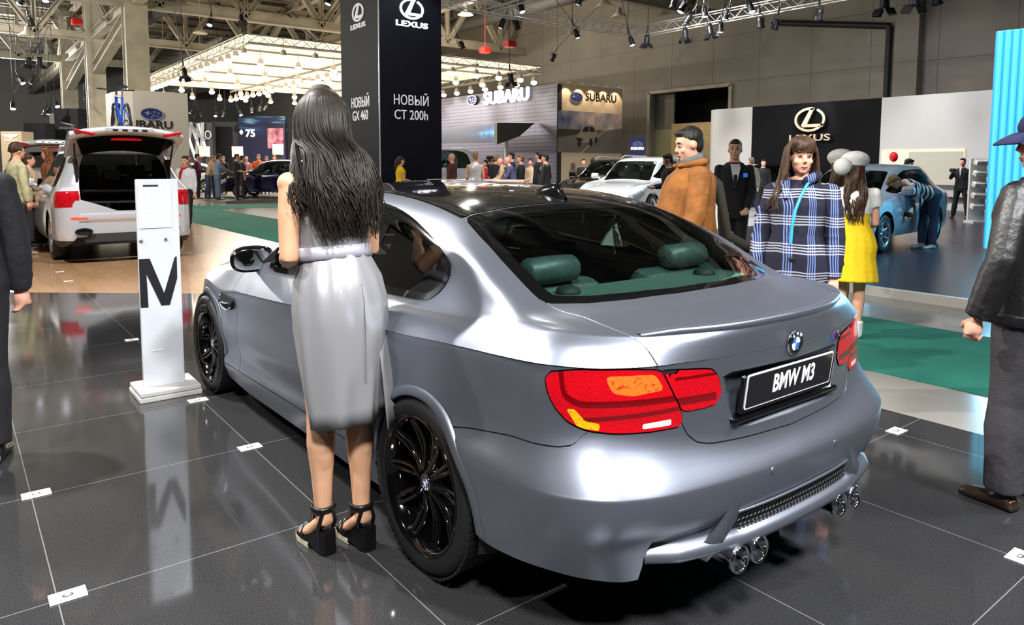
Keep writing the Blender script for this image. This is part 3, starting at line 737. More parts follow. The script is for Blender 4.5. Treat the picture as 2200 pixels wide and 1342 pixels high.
    roof, sk = seam(sk, lambda V: sdf(roofp, V[:, :2])+up(V)*1., .004)
    rf = roof.both().build('roof_panel', M_CARBON, root, 'black carbon roof panel')
    hoodp = np.array([(3.14,-.3),(3.14,.3),(3.08,.60),(3.0,.68),(2.5,.70),(2.16,.68),(2.08,.64),(2.16,.25),(2.18,0),(2.18,-.3)])
    hood, sk = seam(sk, lambda V: sdf(hoodp, V[:, :2])+np.where(V[:, 2] > .74, 0, 9))
    hood.both().build('bonnet', M_PAINT, root, rim=.01)
    rock, sk = seam(sk, lambda V: np.maximum(np.maximum(V[:, 2]-np.interp(V[:, 0], [.3, 1.0, 2.42], [.327, .313, .27]), .3-V[:, 0]), V[:, 0]-2.45))
    door = smooth_closed([(2.168,.86),(2.172,.72),(2.155,.5),(2.11,.32),(2.06,.27),(1.6,.25),(1.0,.28),(.86,.31),(.76,.42),(.70,.6),(.66,.8),(.63,.97),(.62,1.15),(1.2,1.15),(1.8,1.0),(2.05,.935)], 3)
    dr, sk = seam(sk, lambda V: sdf(door, xz(V))+np.where(V[:, 1] > .74, 0, 9))
    fbump, sk = seam(sk, lambda V: np.maximum(2.98-V[:, 0]-.0, V[:, 2]-.66)*1.)
    fend, sk = sk.split(lambda V: 1.9-V[:, 0]+np.where(V[:, 2] > .97, 9, 0))
    fbump.both().build('front_bumper', M_PAINT, root)
    for s_ in (0, 1):
        k = (lambda q: q.mirror()) if s_ else (lambda q: q)
        k(rock).build('rocker_sill', M_PAINT, root); dob = k(dr).build('door', M_PAINT, root, rim=.01)
        k(fend).build('front_fender', M_PAINT, root); k(sk).build('quarter_panel', M_PAINT, root)
    sm = None
    for q in SEAMS: sm = q.push(-.004) if sm is None else sm.join(q.push(-.004))
    sm.both().build('panel_gap', M_GAP, root)
    # arch lips
    for cx, r, a0, a1 in ((-.02, .356, 0, 182), (2.761, .352, 2, 178)):
        for sy in (1, -1):
            rows = []
            for q in range(41):
                a = rad(a0+(a1-a0)*q/40); line = []
                for dr_, dy in ((.0, -.05), (.0, .004), (.004, .008), (.032, .006), (.038, -.002)):
                    px_, pz_ = cx+(r+dr_)*math.cos(a), .315+(r+dr_)*math.sin(a)
                    line.append((px_, pz_, dy))
                rows.append(line)
            tri = W[F]; out = []
            for line in rows:
                ln = []
                for px_, pz_, dy in line:
                    m = (np.abs(W[:, 0]-px_) < .09) & (np.abs(W[:, 2]-pz_) < .09) & (W[:, 1] > .75)
                    wv = W[m]; w_ = 1/(np.hypot(wv[:, 0]-px_, wv[:, 2]-pz_)**2+2e-4) if len(wv) else None
                    yy = float((wv[:, 1]*w_).sum()/w_.sum()) if len(wv) else .9
                    ln.append((px_, sy*(yy+dy), pz_))
                out.append(ln)
            mb = MB(); mb.grid(out, flip=(sy < 0)); mb.build('arch_lip', M_PAINT, root)
    # boot spoiler lip along the tail edge
    R8 = body_rows()[-1][15:]; c = crv(R8[None], 6, 1)[0]; c = c[(c[:, 1] < .60)]
    full = [tuple(p) for p in c] + [(p[0], -p[1], p[2]) for p in c[::-1][1:]]
    rows = []
    for i, p in enumerate(full):
        e = min(1, min(i, len(full)-1-i)/4)
        rows.append([(p[0]+.05, p[1], p[2]+.012-.006), (p[0]+.012, p[1], p[2]+.004+.010*e), (p[0]-.010*e-.004, p[1], p[2]+.004+.010*e), (p[0]-.006, p[1], p[2]-.004), (p[0]-.001, p[1], p[2]-.014)])
    mb = MB(); mb.grid(rows); mb.build('boot_spoiler', M_PAINT, lidb)
    return root, lidb, rb, W, F, rf
COUPE, LID, RBUMP, CW, CFa, ROOF = build_coupe()
# ---------------------------------------------------------------- wheels, plate, exhausts, cabin of the coupe
def wheel(parent, name, loc, side, R=.334, rr=.258, w=.27, spokes=10, rim_m=None, cap=True, double=True, detail=True, face_in=.0):
    """wheel about local y; side = +1 outer face towards +y"""
    rim_m = rim_m or M_RIM
    M = Matrix.Translation(loc) @ Matrix.Rotation(-PI/2*side, 4, 'X')      # local z -> outward
    h = w/2
    tp = [(rr-.006, h-.012), (rr+.006, h-.004), (rr+.02, h+.002), (rr+.045, h+.006), (R-.022, h-.002), (R-.010, h-.012), (R-.002, h-.03), (R, h-.06), (R, 0), (R, -h+.06), (R-.004, -h+.03), (R-.02, -h), (rr, -h+.01)]
    t = MB(); t.lathe(tp, 56 if detail else 28, M)
    if detail:
        for k in range(64):                                               # tread blocks on the shoulder
            a = 2*PI*k/64; c = M @ Vector((math.cos(a)*(R-.001), math.sin(a)*(R-.001), h-.045))
            mm = M @ Matrix.Rotation(a, 4, 'Z') @ Matrix.Rotation(.12, 4, 'Y')
            t.box(c, (.008, .024, .075), M=mm)
    wh = t.build(name, M_RUBBER, parent)
    r = MB()
    r.lathe([(rr-.008, -h+.02), (rr-.02, -h+.04), (rr-.024, -.02), (rr-.022, h-.05), (rr-.012, h-.016), (rr, h-.008), (rr+.006, h-.004), (rr+.004, h-.0), (rr-.004, h-.002), (rr-.014, h-.014), (rr-.03, h-.05), (rr-.034, -h+.05), (rr-.02, -h+.02)], 56 if detail else 28, M)
    zf = h-.03-face_in
    for k in range(spokes):
        a0 = 2*PI*k/spokes
        for q in ((-1, 1) if double else (0,)):
            pts = []; rs = []
            for u in np.linspace(0, 1, 7):
                rd = .045+(rr-.062)*u
                a = a0+q*(.085+.05*math.sin(u*PI)-.055*(1-u)**2*0)*(1 if u > .0 else 1)*(.35+.75*u if u < .6 else .8+.0*u) * (1.0/ (1+1.2*u))*1.5
                zz = zf-.030*(1-u)**1.5*0-.022*math.sin(u*PI)-.018*(1-u)
                pts.append(M @ Vector((rd*math.cos(a), rd*math.sin(a), zz))); rs.append(.013-.003*u if double else .024-.008*u)
            r.tube(pts, rs, 8)
    r.lathe([(0, zf-.012), (.034, zf-.012), (.037, zf-.014), (.05, zf-.022), (.074, zf-.026), (.078, zf-.05), (.06, zf-.07), (0, zf-.07)], 28, M)
    for k in range(5):
        a = 2*PI*k/5+.3; r.lathe([(.008, zf-.04), (.008, zf-.019), (.0, zf-.017)], 8, M @ Matrix.Translation((.058*math.cos(a), .058*math.sin(a), 0)))
    ro = r.build('alloy_rim', rim_m, wh)
    d = MB(); d.lathe([(.06, -.01), (.17, -.01), (.172, -.02), (.172, -.035), (.06, -.035)], 32, M)
    d.build('brake_disc', M_STEEL, wh)
    if detail:
        c = MB(); mm = M @ Matrix.Rotation(PI*.9, 4, 'Z'); c.box(mm @ Vector((.135, 0, -.02)), (.07, .16, .07), M=mm, bev=.01); c.build('brake_caliper', M_STEEL, wh)
    if cap:
        roundel(wh, M @ Matrix.Translation((0, 0, zf-.012)), .031, 'centre_cap')
    return wh
def roundel(parent, M, R, name):
    """round badge: ring, quartered centre and lettering; local z faces out"""
    b = MB(); b.lathe([(R*.62, .0), (R*.64, .0045), (R*.93, .005), (R, .002), (R*1.0, -.004)], 40, M)
    b.lathe([(R*.93, .0048), (R*.97, .0062), (R*1.02, .004), (R*1.02, -.004)], 40, M, mi=1)
    b.lathe([(R*.6, .0042), (R*.63, .0058), (R*.66, .0042)], 40, M, mi=1)
    for q in range(4):
        P = [(0, 0)]+[(R*.62*math.cos(a), R*.62*math.sin(a)) for a in np.linspace(q*PI/2, (q+1)*PI/2, 9)]
        b.prism(P, .003, M, mi=3 if q % 2 == 0 else 2)
    for ch, a in (('B', 128), ('M', 90), ('W', 52)):
        a = rad(a); mm = M @ Matrix.Translation((R*.80*math.cos(a), R*.80*math.sin(a), .0055)) @ Matrix.Rotation(a-PI/2, 4, 'Z')
        b.text(ch, R*.36, mm, .001, mi=3, bold=.0004)
    return b.build(name, [M_ROUNDBLK, M_CHROME, M_ROUNDBLUE, M_WHITE], parent)
def coupe_bits():
    root = COUPE
    for loc, s_, R_, w_ in (((0, .786, .334), 1, .334, .265), ((0, -.786, .334), -1, .334, .265), ((2.761, .800, .328), 1, .328, .245), ((2.761, -.800, .328), -1, .328, .245)):
        wheel(root, 'wheel', loc, s_, R_, .256, w_, 10)
    m = MB()                                                             # dark inner wheel houses
    for cx in (-.02, 2.761):
        for sy in (1, -1):
            rows = [[(cx+.375*math.cos(a)*q, sy*y, .31+.375*math.sin(a)*q) for y, q in ((.90, .955), (.86, 1), (.55, 1), (.52, .9), (.52, .1))] for a in np.linspace(-.25, PI+.25, 25)]
            w_ = MB(); w_.grid(rows); w_.build('wheel_arch_liner', M_GAP, root)
    u = MB(); u.box((1.38, 0, .21), (2.0, 1.62, .04)); u.box((-.42, 0, .33), (.8, 1.3, .05)); u.box((-.6, .0, .40), (.45, 1.25, .12))
    u.box((2.9, 0, .24), (.9, 1.0, .05)); u.build('underbody', M_GAP, root)
    # diffuser: scooped lower apron between the bumper feet
    bow = lambda y: -.993+.10*(abs(y)/.66)**2.5+max(0, abs(y)-.57)*.35
    prof = [(.002, .430), (.006, .412), (.014, .396), (.010, .383), (-.008, .371), (-.022, .354), (-.018, .336), (.02, .318), (.07, .308), (.30, .300)]
    rows = []
    for y in np.linspace(-.657, .657, 61):
        ay = abs(y); k = 1 if ay < .60 else max(.0, 1-(ay-.60)/.06*.35)
        g = .0 if ay > .36 else 1.0
        rows.append([(bow(y)+x+(.03 if i_ < 4 and ay < .338 else 0), y, z) for i_, (x, z) in enumerate(prof)])
    d = MB(); d.grid(rows); di = d.build('rear_diffuser', M_PAINT, root)
    h = MB()                                                             # black honeycomb grille, behind the lip
    P = [[(bow(y)+.016, y, .374), (bow(y)+.014, y, .437)] for y in np.linspace(-.335, .335, 31)]
    h.grid(P, smooth=False); gr = h.build('grille_backing', M_GAP, di)
    h = MB()
    nx = 34
    for q in range(nx):
        for r_ in range(4):
            y = -.325+.65*(q+.5*(r_ % 2))/nx; z = .382+r_*.0165
            if abs(y) > .325: continue
            hx = [(y+.0105*math.cos(a), z+.0105*math.sin(a)) for a in np.arange(7)*PI/3+PI/6]
            for a, b in zip(hx[:-1], hx[1:]): h.tube([(bow(a[0])+.006, a[0], a[1]), (bow(b[0])+.006, b[0], b[1])], .0022, 4, caps=False, smooth=False)
    h.build('honeycomb_grille', M_BLACKPL, di)
    f = MB(); P = [(bow(y)-.004, y, z) for y, z in [(v, .440) for v in np.linspace(-.335, .335, 21)]]
    f.tube(P, .005, 6); f.build('grille_rim', M_PAINT, di)
    for sy in (1, -1):                                                   # upright blades beside the exhausts
        b = MB(); 
        V = [(-.985, .315, .505), (-.975, .40, .365), (-.965, .47, .305), (-.90, .49, .285), (-.86, .42, .285), (-.90, .345, .365), (-.95, .335, .44)]
        W_ = [(-.955, .375, .42), (-.93, .47, .385), (-.88, .52, .33)]
        vs = [(-.990, .318*1, .520), (-.988, .355, .425), (-.975, .425, .345), (-.955, .455, .306), (-.88, .43, .304), (-.90, .375, .330), (-.955, .335, .385), (-.962, .465, .385), (-.92, .50, .335)]
        vs = [(x, y*sy, z) for x, y, z in vs]
        fs = [(0, 1, 6), (1, 2, 5, 6), (2, 3, 4, 5), (0, 7, 1), (1, 7, 2), (7, 8, 3, 2)]
        if sy < 0: fs = [q[::-1] for q in fs]
        b.add(vs, fs, 0, True); b.build('diffuser_blade', M_PAINT, di)
    for y in (.352, .25, -.25, -.352):
        e = MB(); M = Matrix.Translation((-.60, y, .300)) @ Matrix.Rotation(-PI/2, 4, 'Y')
        e.lathe([(.034, .0), (.036, .33), (.0365, .375), (.044, .392), (.0445, .404), (.0415, .409), (.038, .400), (.0345, .36), (.033, .2)], 28, M)
        t = e.build('exhaust_tip', M_CHROME, root)
        e = MB(); e.lathe([(.0, .2), (.0335, .2)], 20, M); e.build('pipe_bore', M_GAP, t)
    # number plate
    pr_ = Matrix.Translation((-.938, 0, .797)) @ Matrix.Rotation(-.12, 4, 'Y') @ Matrix(((0, 0, -1, 0), (-1, 0, 0, 0), (0, 1, 0, 0), (0, 0, 0, 1)))
    o = rounded([(-.275, -.066), (.275, -.066), (.275, .066), (-.275, .066)], .012)
    pl = MB(); pl.prism([tuple(q) for q in o], .012, pr_ @ Matrix.Translation((0, -.010, -.010))); ph = pl.build('plate_holder', M_BLACKGLOSS, LID)
    o = rounded([(-.26, -.059), (.26, -.059), (.26, .059), (-.26, .059)], .010); o2 = rounded([(-.2545, -.0535), (.2545, -.0535), (.2545, .0535), (-.2545, .0535)], .008)
    pl = MB(); pl.prism([tuple(q) for q in o], .003, pr_, z0=.002); pl.prism([tuple(q) for q in o2], .0012, pr_, mi=1, z0=.005)
    pl.text('BMW M3', .086, pr_ @ Matrix.Translation((.015, .002, .0066)), .0012, mi=0, bold=.0022, sx=.76)
    pl.build('number_plate', [M_WHITE, mat('plate_black', (16, 16, 18), .12, coat=1.)], LID)
    pl = MB(); pl.box((-.918, 0, .709), (.05, .62, .018), bev=.006); pl.build('plate_trim_strip', M_BLACKGLOSS, LID)
    bm_ = Matrix.Translation((-.951, 0, .923)) @ Matrix.Rotation(-.10, 4, 'Y') @ Matrix(((0, 0, -1, 0), (-1, 0, 0, 0), (0, 1, 0, 0), (0, 0, 0, 1)))
    roundel(LID, bm_, .042, 'round_badge')
    # small model badge right of the roundel
    mb_ = Matrix.Translation((-.918, -.325, .897)) @ Matrix.Rotation(.14, 4, 'Z') @ Matrix.Rotation(-.05, 4, 'Y') @ Matrix(((0, 0, -1, 0), (-1, 0, 0, 0), (0, 1, 0, 0), (0, 0, 0, 1)))
    b = MB(); b.text('M3', .036, mb_ @ Matrix.Translation((.016, 0, .002)), .004, shear=.25, bold=.001)
    for k, c in enumerate((1, 2, 3)): b.prism([(-.038+k*.009, -.012), (-.030+k*.009, -.012), (-.024+k*.009, .012), (-.032+k*.009, .012)], .003, mb_, mi=c)
    b.build('model_badge', [M_CHROME, M_ROUNDBLUE, mat('badge_violet', (60, 40, 120), .3), mat('badge_red', (200, 20, 30), .3)], LID)
    # parking sensors
    for y, z in ((.69, .545), (.19, .545), (-.19, .545), (-.69, .545)):
        x = -1.010+.10*(abs(y)/.69)**2; s_ = MB(); mm = Matrix.Translation((x-.002 if abs(y) < .5 else x+.004, y, z)) @ Matrix.Rotation(-PI/2, 4, 'Y') @ Matrix.Rotation(0, 4, 'X')
        s_.lathe([(.0, .004), (.011, .004), (.0125, .002), (.0125, -.006)], 18, Matrix.Translation((x, y, z)) @ Matrix.Rotation(.45*(y/.69), 4, 'Z') @ Matrix.Rotation(-PI/2, 4, 'Y'))
        s_.build('parking_sensor', M_PAINT, RBUMP)
    # roof aerial fin
    a = MB(); st = [(.43, 1.401, .004, .004), (.40, 1.412, .030, .02), (.35, 1.425, .034, .03), (.29, 1.435, .030, .045), (.255, 1.430, .022, .05), (.235, 1.405, .018, .035), (.21, 1.378, .010, .006)]
    rows = []
    for x, z, hw, hh in st:
        base = float(np.interp(x, [.15, .45, 1.0], [1.343, 1.399, 1.426]))
        rows.append([(x, hw, base-.004), (x, hw*.75, base+(z-base)*.55), (x, hw*.25, z-.002), (x, 0, z), (x, -hw*.25, z-.002), (x, -hw*.75, base+(z-base)*.55), (x, -hw, base-.004)])
    a.grid(rows); a.build('roof_aerial', mat('aerial_black', (10, 10, 11), .12, coat=1.), root)
    # door mirrors
    for sy in (1, -1):
        M = Matrix.Translation((2.03, .868*sy, .968)); g = MB()
        rows = []
        for q, (x, k) in enumerate(((-.055, .93), (-.04, 1.0), (.0, 1.02), (.05, .90), (.085, .62), (.10, .2))):
            rows.append([(2.0+x+.0*abs(math.cos(t)), sy*(.872+.128*k*math.copysign(abs(math.cos(t))**.75, math.cos(t))-.012*(q)), .965+.073*k*math.copysign(abs(math.sin(t))**.8, math.sin(t))+.004*q) for t in np.linspace(0, 2*PI, 29)])
        ring0 = [(x+.002, sy*.872+(y-sy*.872)*.80, .965+(z-.965)*.76) for x, y, z in rows[0]]; g.grid([ring0]+rows, flip=sy < 0); mo = g.build('door_mirror', M_BLACKGLOSS, root)
        g = MB(); ring = rows[0]; g.add([(x-.002, sy*.872+(y-sy*.872)*.84, .965+(z-.965)*.80) for x, y, z in ring[:-1]]+[(1.946, sy*.872, .965)], [((i+1) % 28, i, 28) if sy > 0 else (i, (i+1) % 28, 28) for i in range(28)])
        g.build('mirror_glass', mat('mirror_glass', (200, 205, 205), .02, 1.), mo)
        g = MB(); g.tube([(2.02, sy*.84, .945), (2.03, sy*.79, .935), (2.02, sy*.755, .925)], [.045, .032, .04], 12, squash=.6); g.build('mirror_arm', M_BLACKPL, mo)
        # sail panel ahead of the window and fender vent
        g = MB(); g.prism([(1.80, .937), (2.02, .925), (1.70, 1.06)], .012, Matrix(((1, 0, 0, 0), (0, 0, -1, sy*.80+.006), (0, 1, 0, 0), (0, 0, 0, 1)))); g.build('mirror_sail', M_BLACKPL, root)
        v = MB(); O = [(2.41, .722), (2.20, .708), (2.185, .690), (2.24, .632), (2.30, .628), (2.39, .645)]
        v.prism(rounded(O, .012).tolist(), .02, Matrix(((1, 0, 0, 0), (0, 0, sy*1., sy*.9), (0, 1, 0, 0), (0, 0, 0, 1)))); vo = v.build('side_vent', M_GAP, root)
        v = MB(); pts = [(2.405, sy*.924, .705), (2.39, sy*.928, .665), (2.34, sy*.928, .640), (2.25, sy*.928, .634), (2.205, sy*.926, .655)]; v.tube(pts, [.008, .012, .016, .013, .006], 8, squash=.5)
        v.tube([(2.37, sy*.928, .672), (2.28, sy*.932, .673), (2.20, sy*.930, .683)], [.006, .012, .004], 8, squash=.5); v.build('vent_trim', M_CHROME, vo)
        g = MB(); g.tube([(.86, sy*.925, .80), (.90, sy*.948, .803), (1.0, sy*.952, .806), (1.06, sy*.93, .81)], [.012, .014, .014, .01], 8); g.build('door_handle', M_PAINT, root)
    # cabin seen through the glass
    g = MB()
    A, _ = lower_surface(); 
    for sy in (1, -1):
        rows = [[(x, sy*(yy-.07), z) for z, yy in ((.30, .86), (.55, .88), (.85, .875), (1.0 if x < 1.4 else .93, .82))] for x in (-.62, -.3, .1, .8, 1.5, 2.15)]
        c = MB(); c.grid(rows, smooth=False, flip=sy > 0); c.build('cabin_side_lining', M_DARKTRIM, root)
    g.box((1.0, 0, .30), (2.5, 1.5, .04)); g.build('cabin_floor', M_DARKTRIM, root)
    g = MB(); g.grid([[(x, y, z-.035-.03*(abs(y)/.58)**2) for y in np.linspace(-.57, .57, 9)] for x, z in ((.19, 1.335), (.45, 1.39), (1.0, 1.415), (1.45, 1.385))], flip=True); g.build('headlining', M_DARKTRIM, root)
    g = MB(); g.grid([[(-.57+.13*(abs(y)/.55)**2, y, 1.040) for y in (-.55, -.3, 0, .3, .55)], [(-.40, y, 1.040) for y in (-.59, -.3, 0, .3, .59)], [(-.16, y, 1.035) for y in (-.62, -.3, 0, .3, .62)], [(-.12, y, .80) for y in (-.62, -.3, 0, .3, .62)]], smooth=False, flip=True)
    g.build('rear_shelf', M_SHELF, root)
    for y in (-.45, -.30, -.15, 0., .15, .30, .45):
        g = MB(); g.box((-.515+.10*(y/.45)**2, y, 1.044), (.055, .13, .008), rz=-.5*y/.45*.9, bev=.003); g.build('shelf_vent', mat('pale_shelf_vent', (150, 172, 160), .6), root)
    for y in (.40, -.40):
        s_ = MB(); s_.box((-.06, y, .82), (.15, .55, .5), M=Matrix.Rotation(-.35, 4, 'Y'), bev=.05); s_.box((.22, y, .60), (.50, .55, .16), bev=.05); so = s_.build('rear_seat', M_LEATHER, root)
        s_ = MB(); 
        hr = [[(-.145+.058*math.cos(t)*k, y+yy, 1.112+.055*math.sin(t)*k) for t in np.linspace(0, 2*PI, 15)] for yy, k in ((-.128, .1), (-.125, .75), (-.11, .97), (0, 1.03), (.11, .97), (.125, .75), (.128, .1))]
        s_.grid(hr); s_.build('headrest', M_LEATHER, so)
        s_ = MB(); s_.tube([(-.14, y-.05, 1.05), (-.12, y-.05, .97)], .007, 8); s_.build('headrest_post', M_CHROME, so)
        s_ = MB(); s_.tube([(-.14, y+.05, 1.05), (-.12, y+.05, .97)], .007, 8); s_.build('headrest_post', M_CHROME, so)
        # front seats with tall backs
        f = MB(); pr2 = [[(.86+.16*(u)*-1+q*.06*(1-.3*u), y+s2*(.24-.06*u**3)*(1-.0*abs(q)), .50+.75*u) for s2 in np.linspace(-1, 1, 7)] for q, u in ((1, 0), (1, .5), (1, .85), (.6, 1.0), (-.6, 1.0), (-1, .85), (-1, .5), (-1, 0))]
        f.grid(pr2); f.box((1.12, y, .52), (.52, .50, .16), bev=.05); fo = f.build('front_seat', mat('black_seat_leather', (17, 17, 17), .5), root)
        f = MB(); f.box((.68, y, 1.235), (.09, .27, .13), M=Matrix.Rotation(-.2, 4, 'Y'), bev=.03); f.build('headrest', MATS['black_seat_leather'], fo)
        k = MB(); k.ell((-.26, y*1.02, 1.04), (.05, .05, .03)); k.build('shelf_speaker', M_DARKTRIM, root)
    g = MB(); g.grid([[(1.72, y, .80) for y in (-.72, 0, .72)], [(1.74, y, .97) for y in (-.72, 0, .72)], [(1.90, y, 1.0) for y in (-.72, 0, .72)], [(2.15, y, .985) for y in (-.72, 0, .72)]], smooth=False, flip=False); g.box((1.70, .40, .985), (.12, .36, .06), bev=.02); g.build('dashboard', M_DARKTRIM, root)
    g = MB(); Mw = Matrix.Translation((1.42, .40, .93)) @ Matrix.Rotation(-1.15, 4, 'Y')
    g.lathe([(.185+.015*math.cos(a), .015*math.sin(a)) for a in np.linspace(0, 2*PI, 9)], 32, Mw); g.tube([Mw @ Vector((-.18, 0, 0)), Mw @ Vector((.18, 0, 0))], .015, 6); g.tube([Mw @ Vector((0, 0, 0)), Mw @ Vector((0, 0, -.25))], .03, 8); g.build('steering_wheel', M_BLACKPL, root)
    g = MB(); g.box((1.50, 0, 1.335), (.04, .24, .07), bev=.02); g.build('rear_view_mirror', M_BLACKPL, root)
    # white card with a round emblem standing in the door window
    g = MB(); Mc = face((1.60, .80, 1.0), (-1, .0, 0)); g.prism([(-.06, -.045), (.06, -.045), (.06, .02), (.02, .055), (-.06, .055)], .002, Mc); g.lathe([(0, .0035), (.018, .0035), (.018, .002)], 20, Mc, mi=1)
    g.build('window_card', [mat('white_card', (235, 238, 240), .5), M_ROUNDBLUE], root, 'white card with a blue round emblem')
coupe_bits()
# ---------------------------------------------------------------- signs and stand architecture
M_LITW = mat('lit_white_sign', (250, 250, 255), .4, emit=(245, 245, 255), es=1.6)
M_SIGNW = mat('white_sign_letters', (238, 238, 242), .4, emit=(235, 235, 240), es=.25)
M_GOLD = mat('satin_champagne_metal', (232, 214, 190), .25, .85)
M_DARKTXT = mat('dark_sign_letters', (38, 36, 40), .5)
M_SILV = mat('silver_sign', (205, 207, 212), .25, .6)
def ring(mb, rx, ry, w, d, M, mi=0, a0=0., a1=2*PI, n=48, z0=0.):
    vs = []; fs = []
    for k in range(n+1):
        a = a0+(a1-a0)*k/n; c, s = math.cos(a), math.sin(a)
        for (r1, r2, z) in ((rx, ry, z0), (rx, ry, z0+d), (rx-w, ry-w, z0+d), (rx-w, ry-w, z0)): vs.append(M @ Vector((r1*c, r2*s, z)))
    for k in range(n):
        for q in range(4): fs.append((k*4+q, (k+1)*4+q, (k+1)*4+(q+1) % 4, k*4+(q+1) % 4))
    fs += [(0, 1, 2, 3), (n*4+3, n*4+2, n*4+1, n*4)]
    return mb.add(vs, fs, mi)
def disc(mb, rx, ry, d, M, mi=0, z0=0., n=40): return mb.prism([(rx*math.cos(2*PI*k/n), ry*math.sin(2*PI*k/n)) for k in range(n)], d, M, mi, z0)
def oval_L(parent, M, s, m, txt=True, d=.04):
    """oval emblem with a slanted L and the wordmark under it; s = oval half width"""
    b = MB(); ring(b, s, s*.74, s*.15, d, M, a0=-.62, a1=1.05); ring(b, s, s*.74, s*.15, d, M, a0=1.25, a1=2*PI-.72)
    b.prism([(s*.30, s*.72), (s*.02, s*.66), (-s*.55, -s*.34), (-s*.44, -s*.46), (s*.86, -s*.46), (s*.92, -s*.28), (-s*.16, -s*.28)], d, M)
    b.build('oval_emblem', m, parent)
    if txt:
        b = MB(); b.text('LEXUS', s*.56, M @ Matrix.Translation((0, -s*1.12, d/2)), d, bold=s*.010, sx=1.72, space=1.0); b.build('lettering', m, parent)
def star4(mb, x, y, r, q, d, M, mi):
    P = []
    for k in range(8):
        a = PI/4*k; rr = (r if k % 4 == 0 else r*.85) if k % 2 == 0 else r*.17; P.append((x+rr*q*math.cos(a), y+rr*math.sin(a)))
    mb.prism(P, d, M, mi, .02)
def oval_stars(parent, M, s, name='star_oval'):
    b = MB(); disc(b, s, s*.58, .03, M, 0); ring(b, s*1.06, s*.63, s*.09, .05, M, 1)
    star4(b, -s*.38, s*.08, s*.36, 1.5, .02, M, 1)
    for x, y in ((.22, .22), (.62, .10), (.18, -.14), (.52, -.2), (-.02, -.36)): star4(b, s*x, s*y*1.0, s*.17, 1.3, .02, M, 1)
    return b.build(name, [mat('oval_sign_blue', (30, 45, 120), .55), M_SILV], parent)
# --- dark advertising tower
X0 = gd(817, 21.3); tw, tl = 2.12, 2.55
mb = MB(); mb.box((X0.x+tl/2, X0.y-tw/2, 4.2), (tl, tw, 8.4)); tower = mb.build('sign_tower', mat('night_blue_panel', (11, 11, 22), .6, spec=.2)); tag(tower, 'tall night-blue square advertising tower with white lettering', 'sign tower')
mb = MB(); mb.box((X0.x, X0.y, 4.2), (.03, .03, 8.4)); mb.build('corner_trim', M_SILV, tower)
def tface(px, py): p = on(px, py, 'x', X0.x-.005); return face(p, (0, -1, 0))
def sface(px, py): p = on(px, py, 'y', X0.y+.005); return face(p, (-1, 0, 0))
oval_L(tower, tface(884, 20), .40, M_LITW); oval_L(tower, sface(770, 27), .36, M_SIGNW)
for f, px, y1, y2, w2, s in ((tface, 884, 217, 248, 'CT 200h', .40), (sface, 774, 221, 249, 'GX 460', .42)):
    b = MB(); b.text('НОВЫЙ', s, f(px, y1), .02, sx=.82 if f is tface else .78); b.build('lettering', M_SIGNW, tower)
    b = MB(); b.text(w2, s, f(px, y2), .02, sx=.82 if f is tface else .78); b.build('lettering', M_SIGNW, tower)
light('tower_wash', 'SPOT', (X0.x-2.2, X0.y-1.0, 8.2), (X0.x, X0.y-1.05, 4.6), 420, (.7, .78, 1), .1, 55)
# --- lit canopy
ZC = 6.5
cA = on(530, 88, 'z', ZC); cB = on(1190, 150, 'z', ZC); KX0, KY0, KY1, KX1 = cA.x, cA.y, cB.y, 50.
canopy = thing('lit_canopy', 'large warm white lit canopy hanging over the far show stand', 'canopy', (KX0, KY0, ZC))
def loc(p): return Vector(p)-Vector((KX0, KY0, ZC))
M_CAN = mat('warm_lit_fabric', (255, 240, 215), .8, emit=(255, 236, 205), es=1.0)  # emission stands in for the lamplight falling on the fabric
mb = MB(); mb.box(loc(((KX0+KX1)/2, (KY0+KY1)/2, ZC+.25)), (KX1-KX0, KY0-KY1, .04)); mb.build('fabric_ceiling', M_CAN, canopy)
M_TRUSSA = mat('aluminium_truss', (198, 194, 186), .45, .15)
def box_truss(mb, a, b, s=.3, n=None, r=.022):
    a, b = Vector(a), Vector(b); d = (b-a); L = d.length; d.normalize(); sd = Vector((-d.y, d.x, 0)).normalized(); up = Vector((0, 0, 1)); n = n or int(L/.45)
    cs = [sd*i*s/2+up*j*s/2 for i, j in ((-1, -1), (1, -1), (1, 1), (-1, 1))]
    for c in cs: mb.tube([a+c, b+c], r, 5)
    for k in range(n):
        p, q = a+d*L*k/n, a+d*L*(k+1)/n
        for i in range(4):
            c1, c2 = cs[i], cs[(i+1) % 4]
            if i in (1, 3) or k % 2 == 0: mb.tube([p+(c1 if k % 2 else c2), q+(c2 if k % 2 else c1)], r*.55, 3, caps=False)
for k, (a, b) in enumerate((((KX0, KY0, ZC+.1), (KX1, KY0, ZC+.1)), ((KX0, KY1, ZC+.1), (KX1, KY1, ZC+.1)), ((KX0, KY0, ZC+.1), (KX0, KY1, ZC+.1)))):
    mb = MB(); box_truss(mb, loc(a), loc(b), .32, 34, .03); mb.build('edge_truss', M_TRUSSA, canopy)
for y in (-13.6, -19.0):
    mb = MB(); mb.tube([loc((KX0, y, ZC+.05)), loc((KX1, y, ZC+.05))], .06, 6); mb.build('rail', M_BEAM, canopy)
for x in (31, 35.5, 40, 45): mb = MB(); mb.tube([loc((x, KY0, ZC+.12)), loc((x, KY1, ZC+.12))], .05, 6); mb.build('rail', M_BEAM, canopy)
M_BULB = mat('burning_lamp_face', (255, 250, 235), .3, emit=(255, 246, 225), es=9.)
M_LAMPB = mat('pale_lamp_body', (205, 195, 178), .4)
b = MB(); b.lathe([(.03, .34), (.06, .30), (.11, .28), (.14, .02), (.13, .0)], 12); b.tube([(0, 0, .3), (0, 0, .80)], .015, 4)
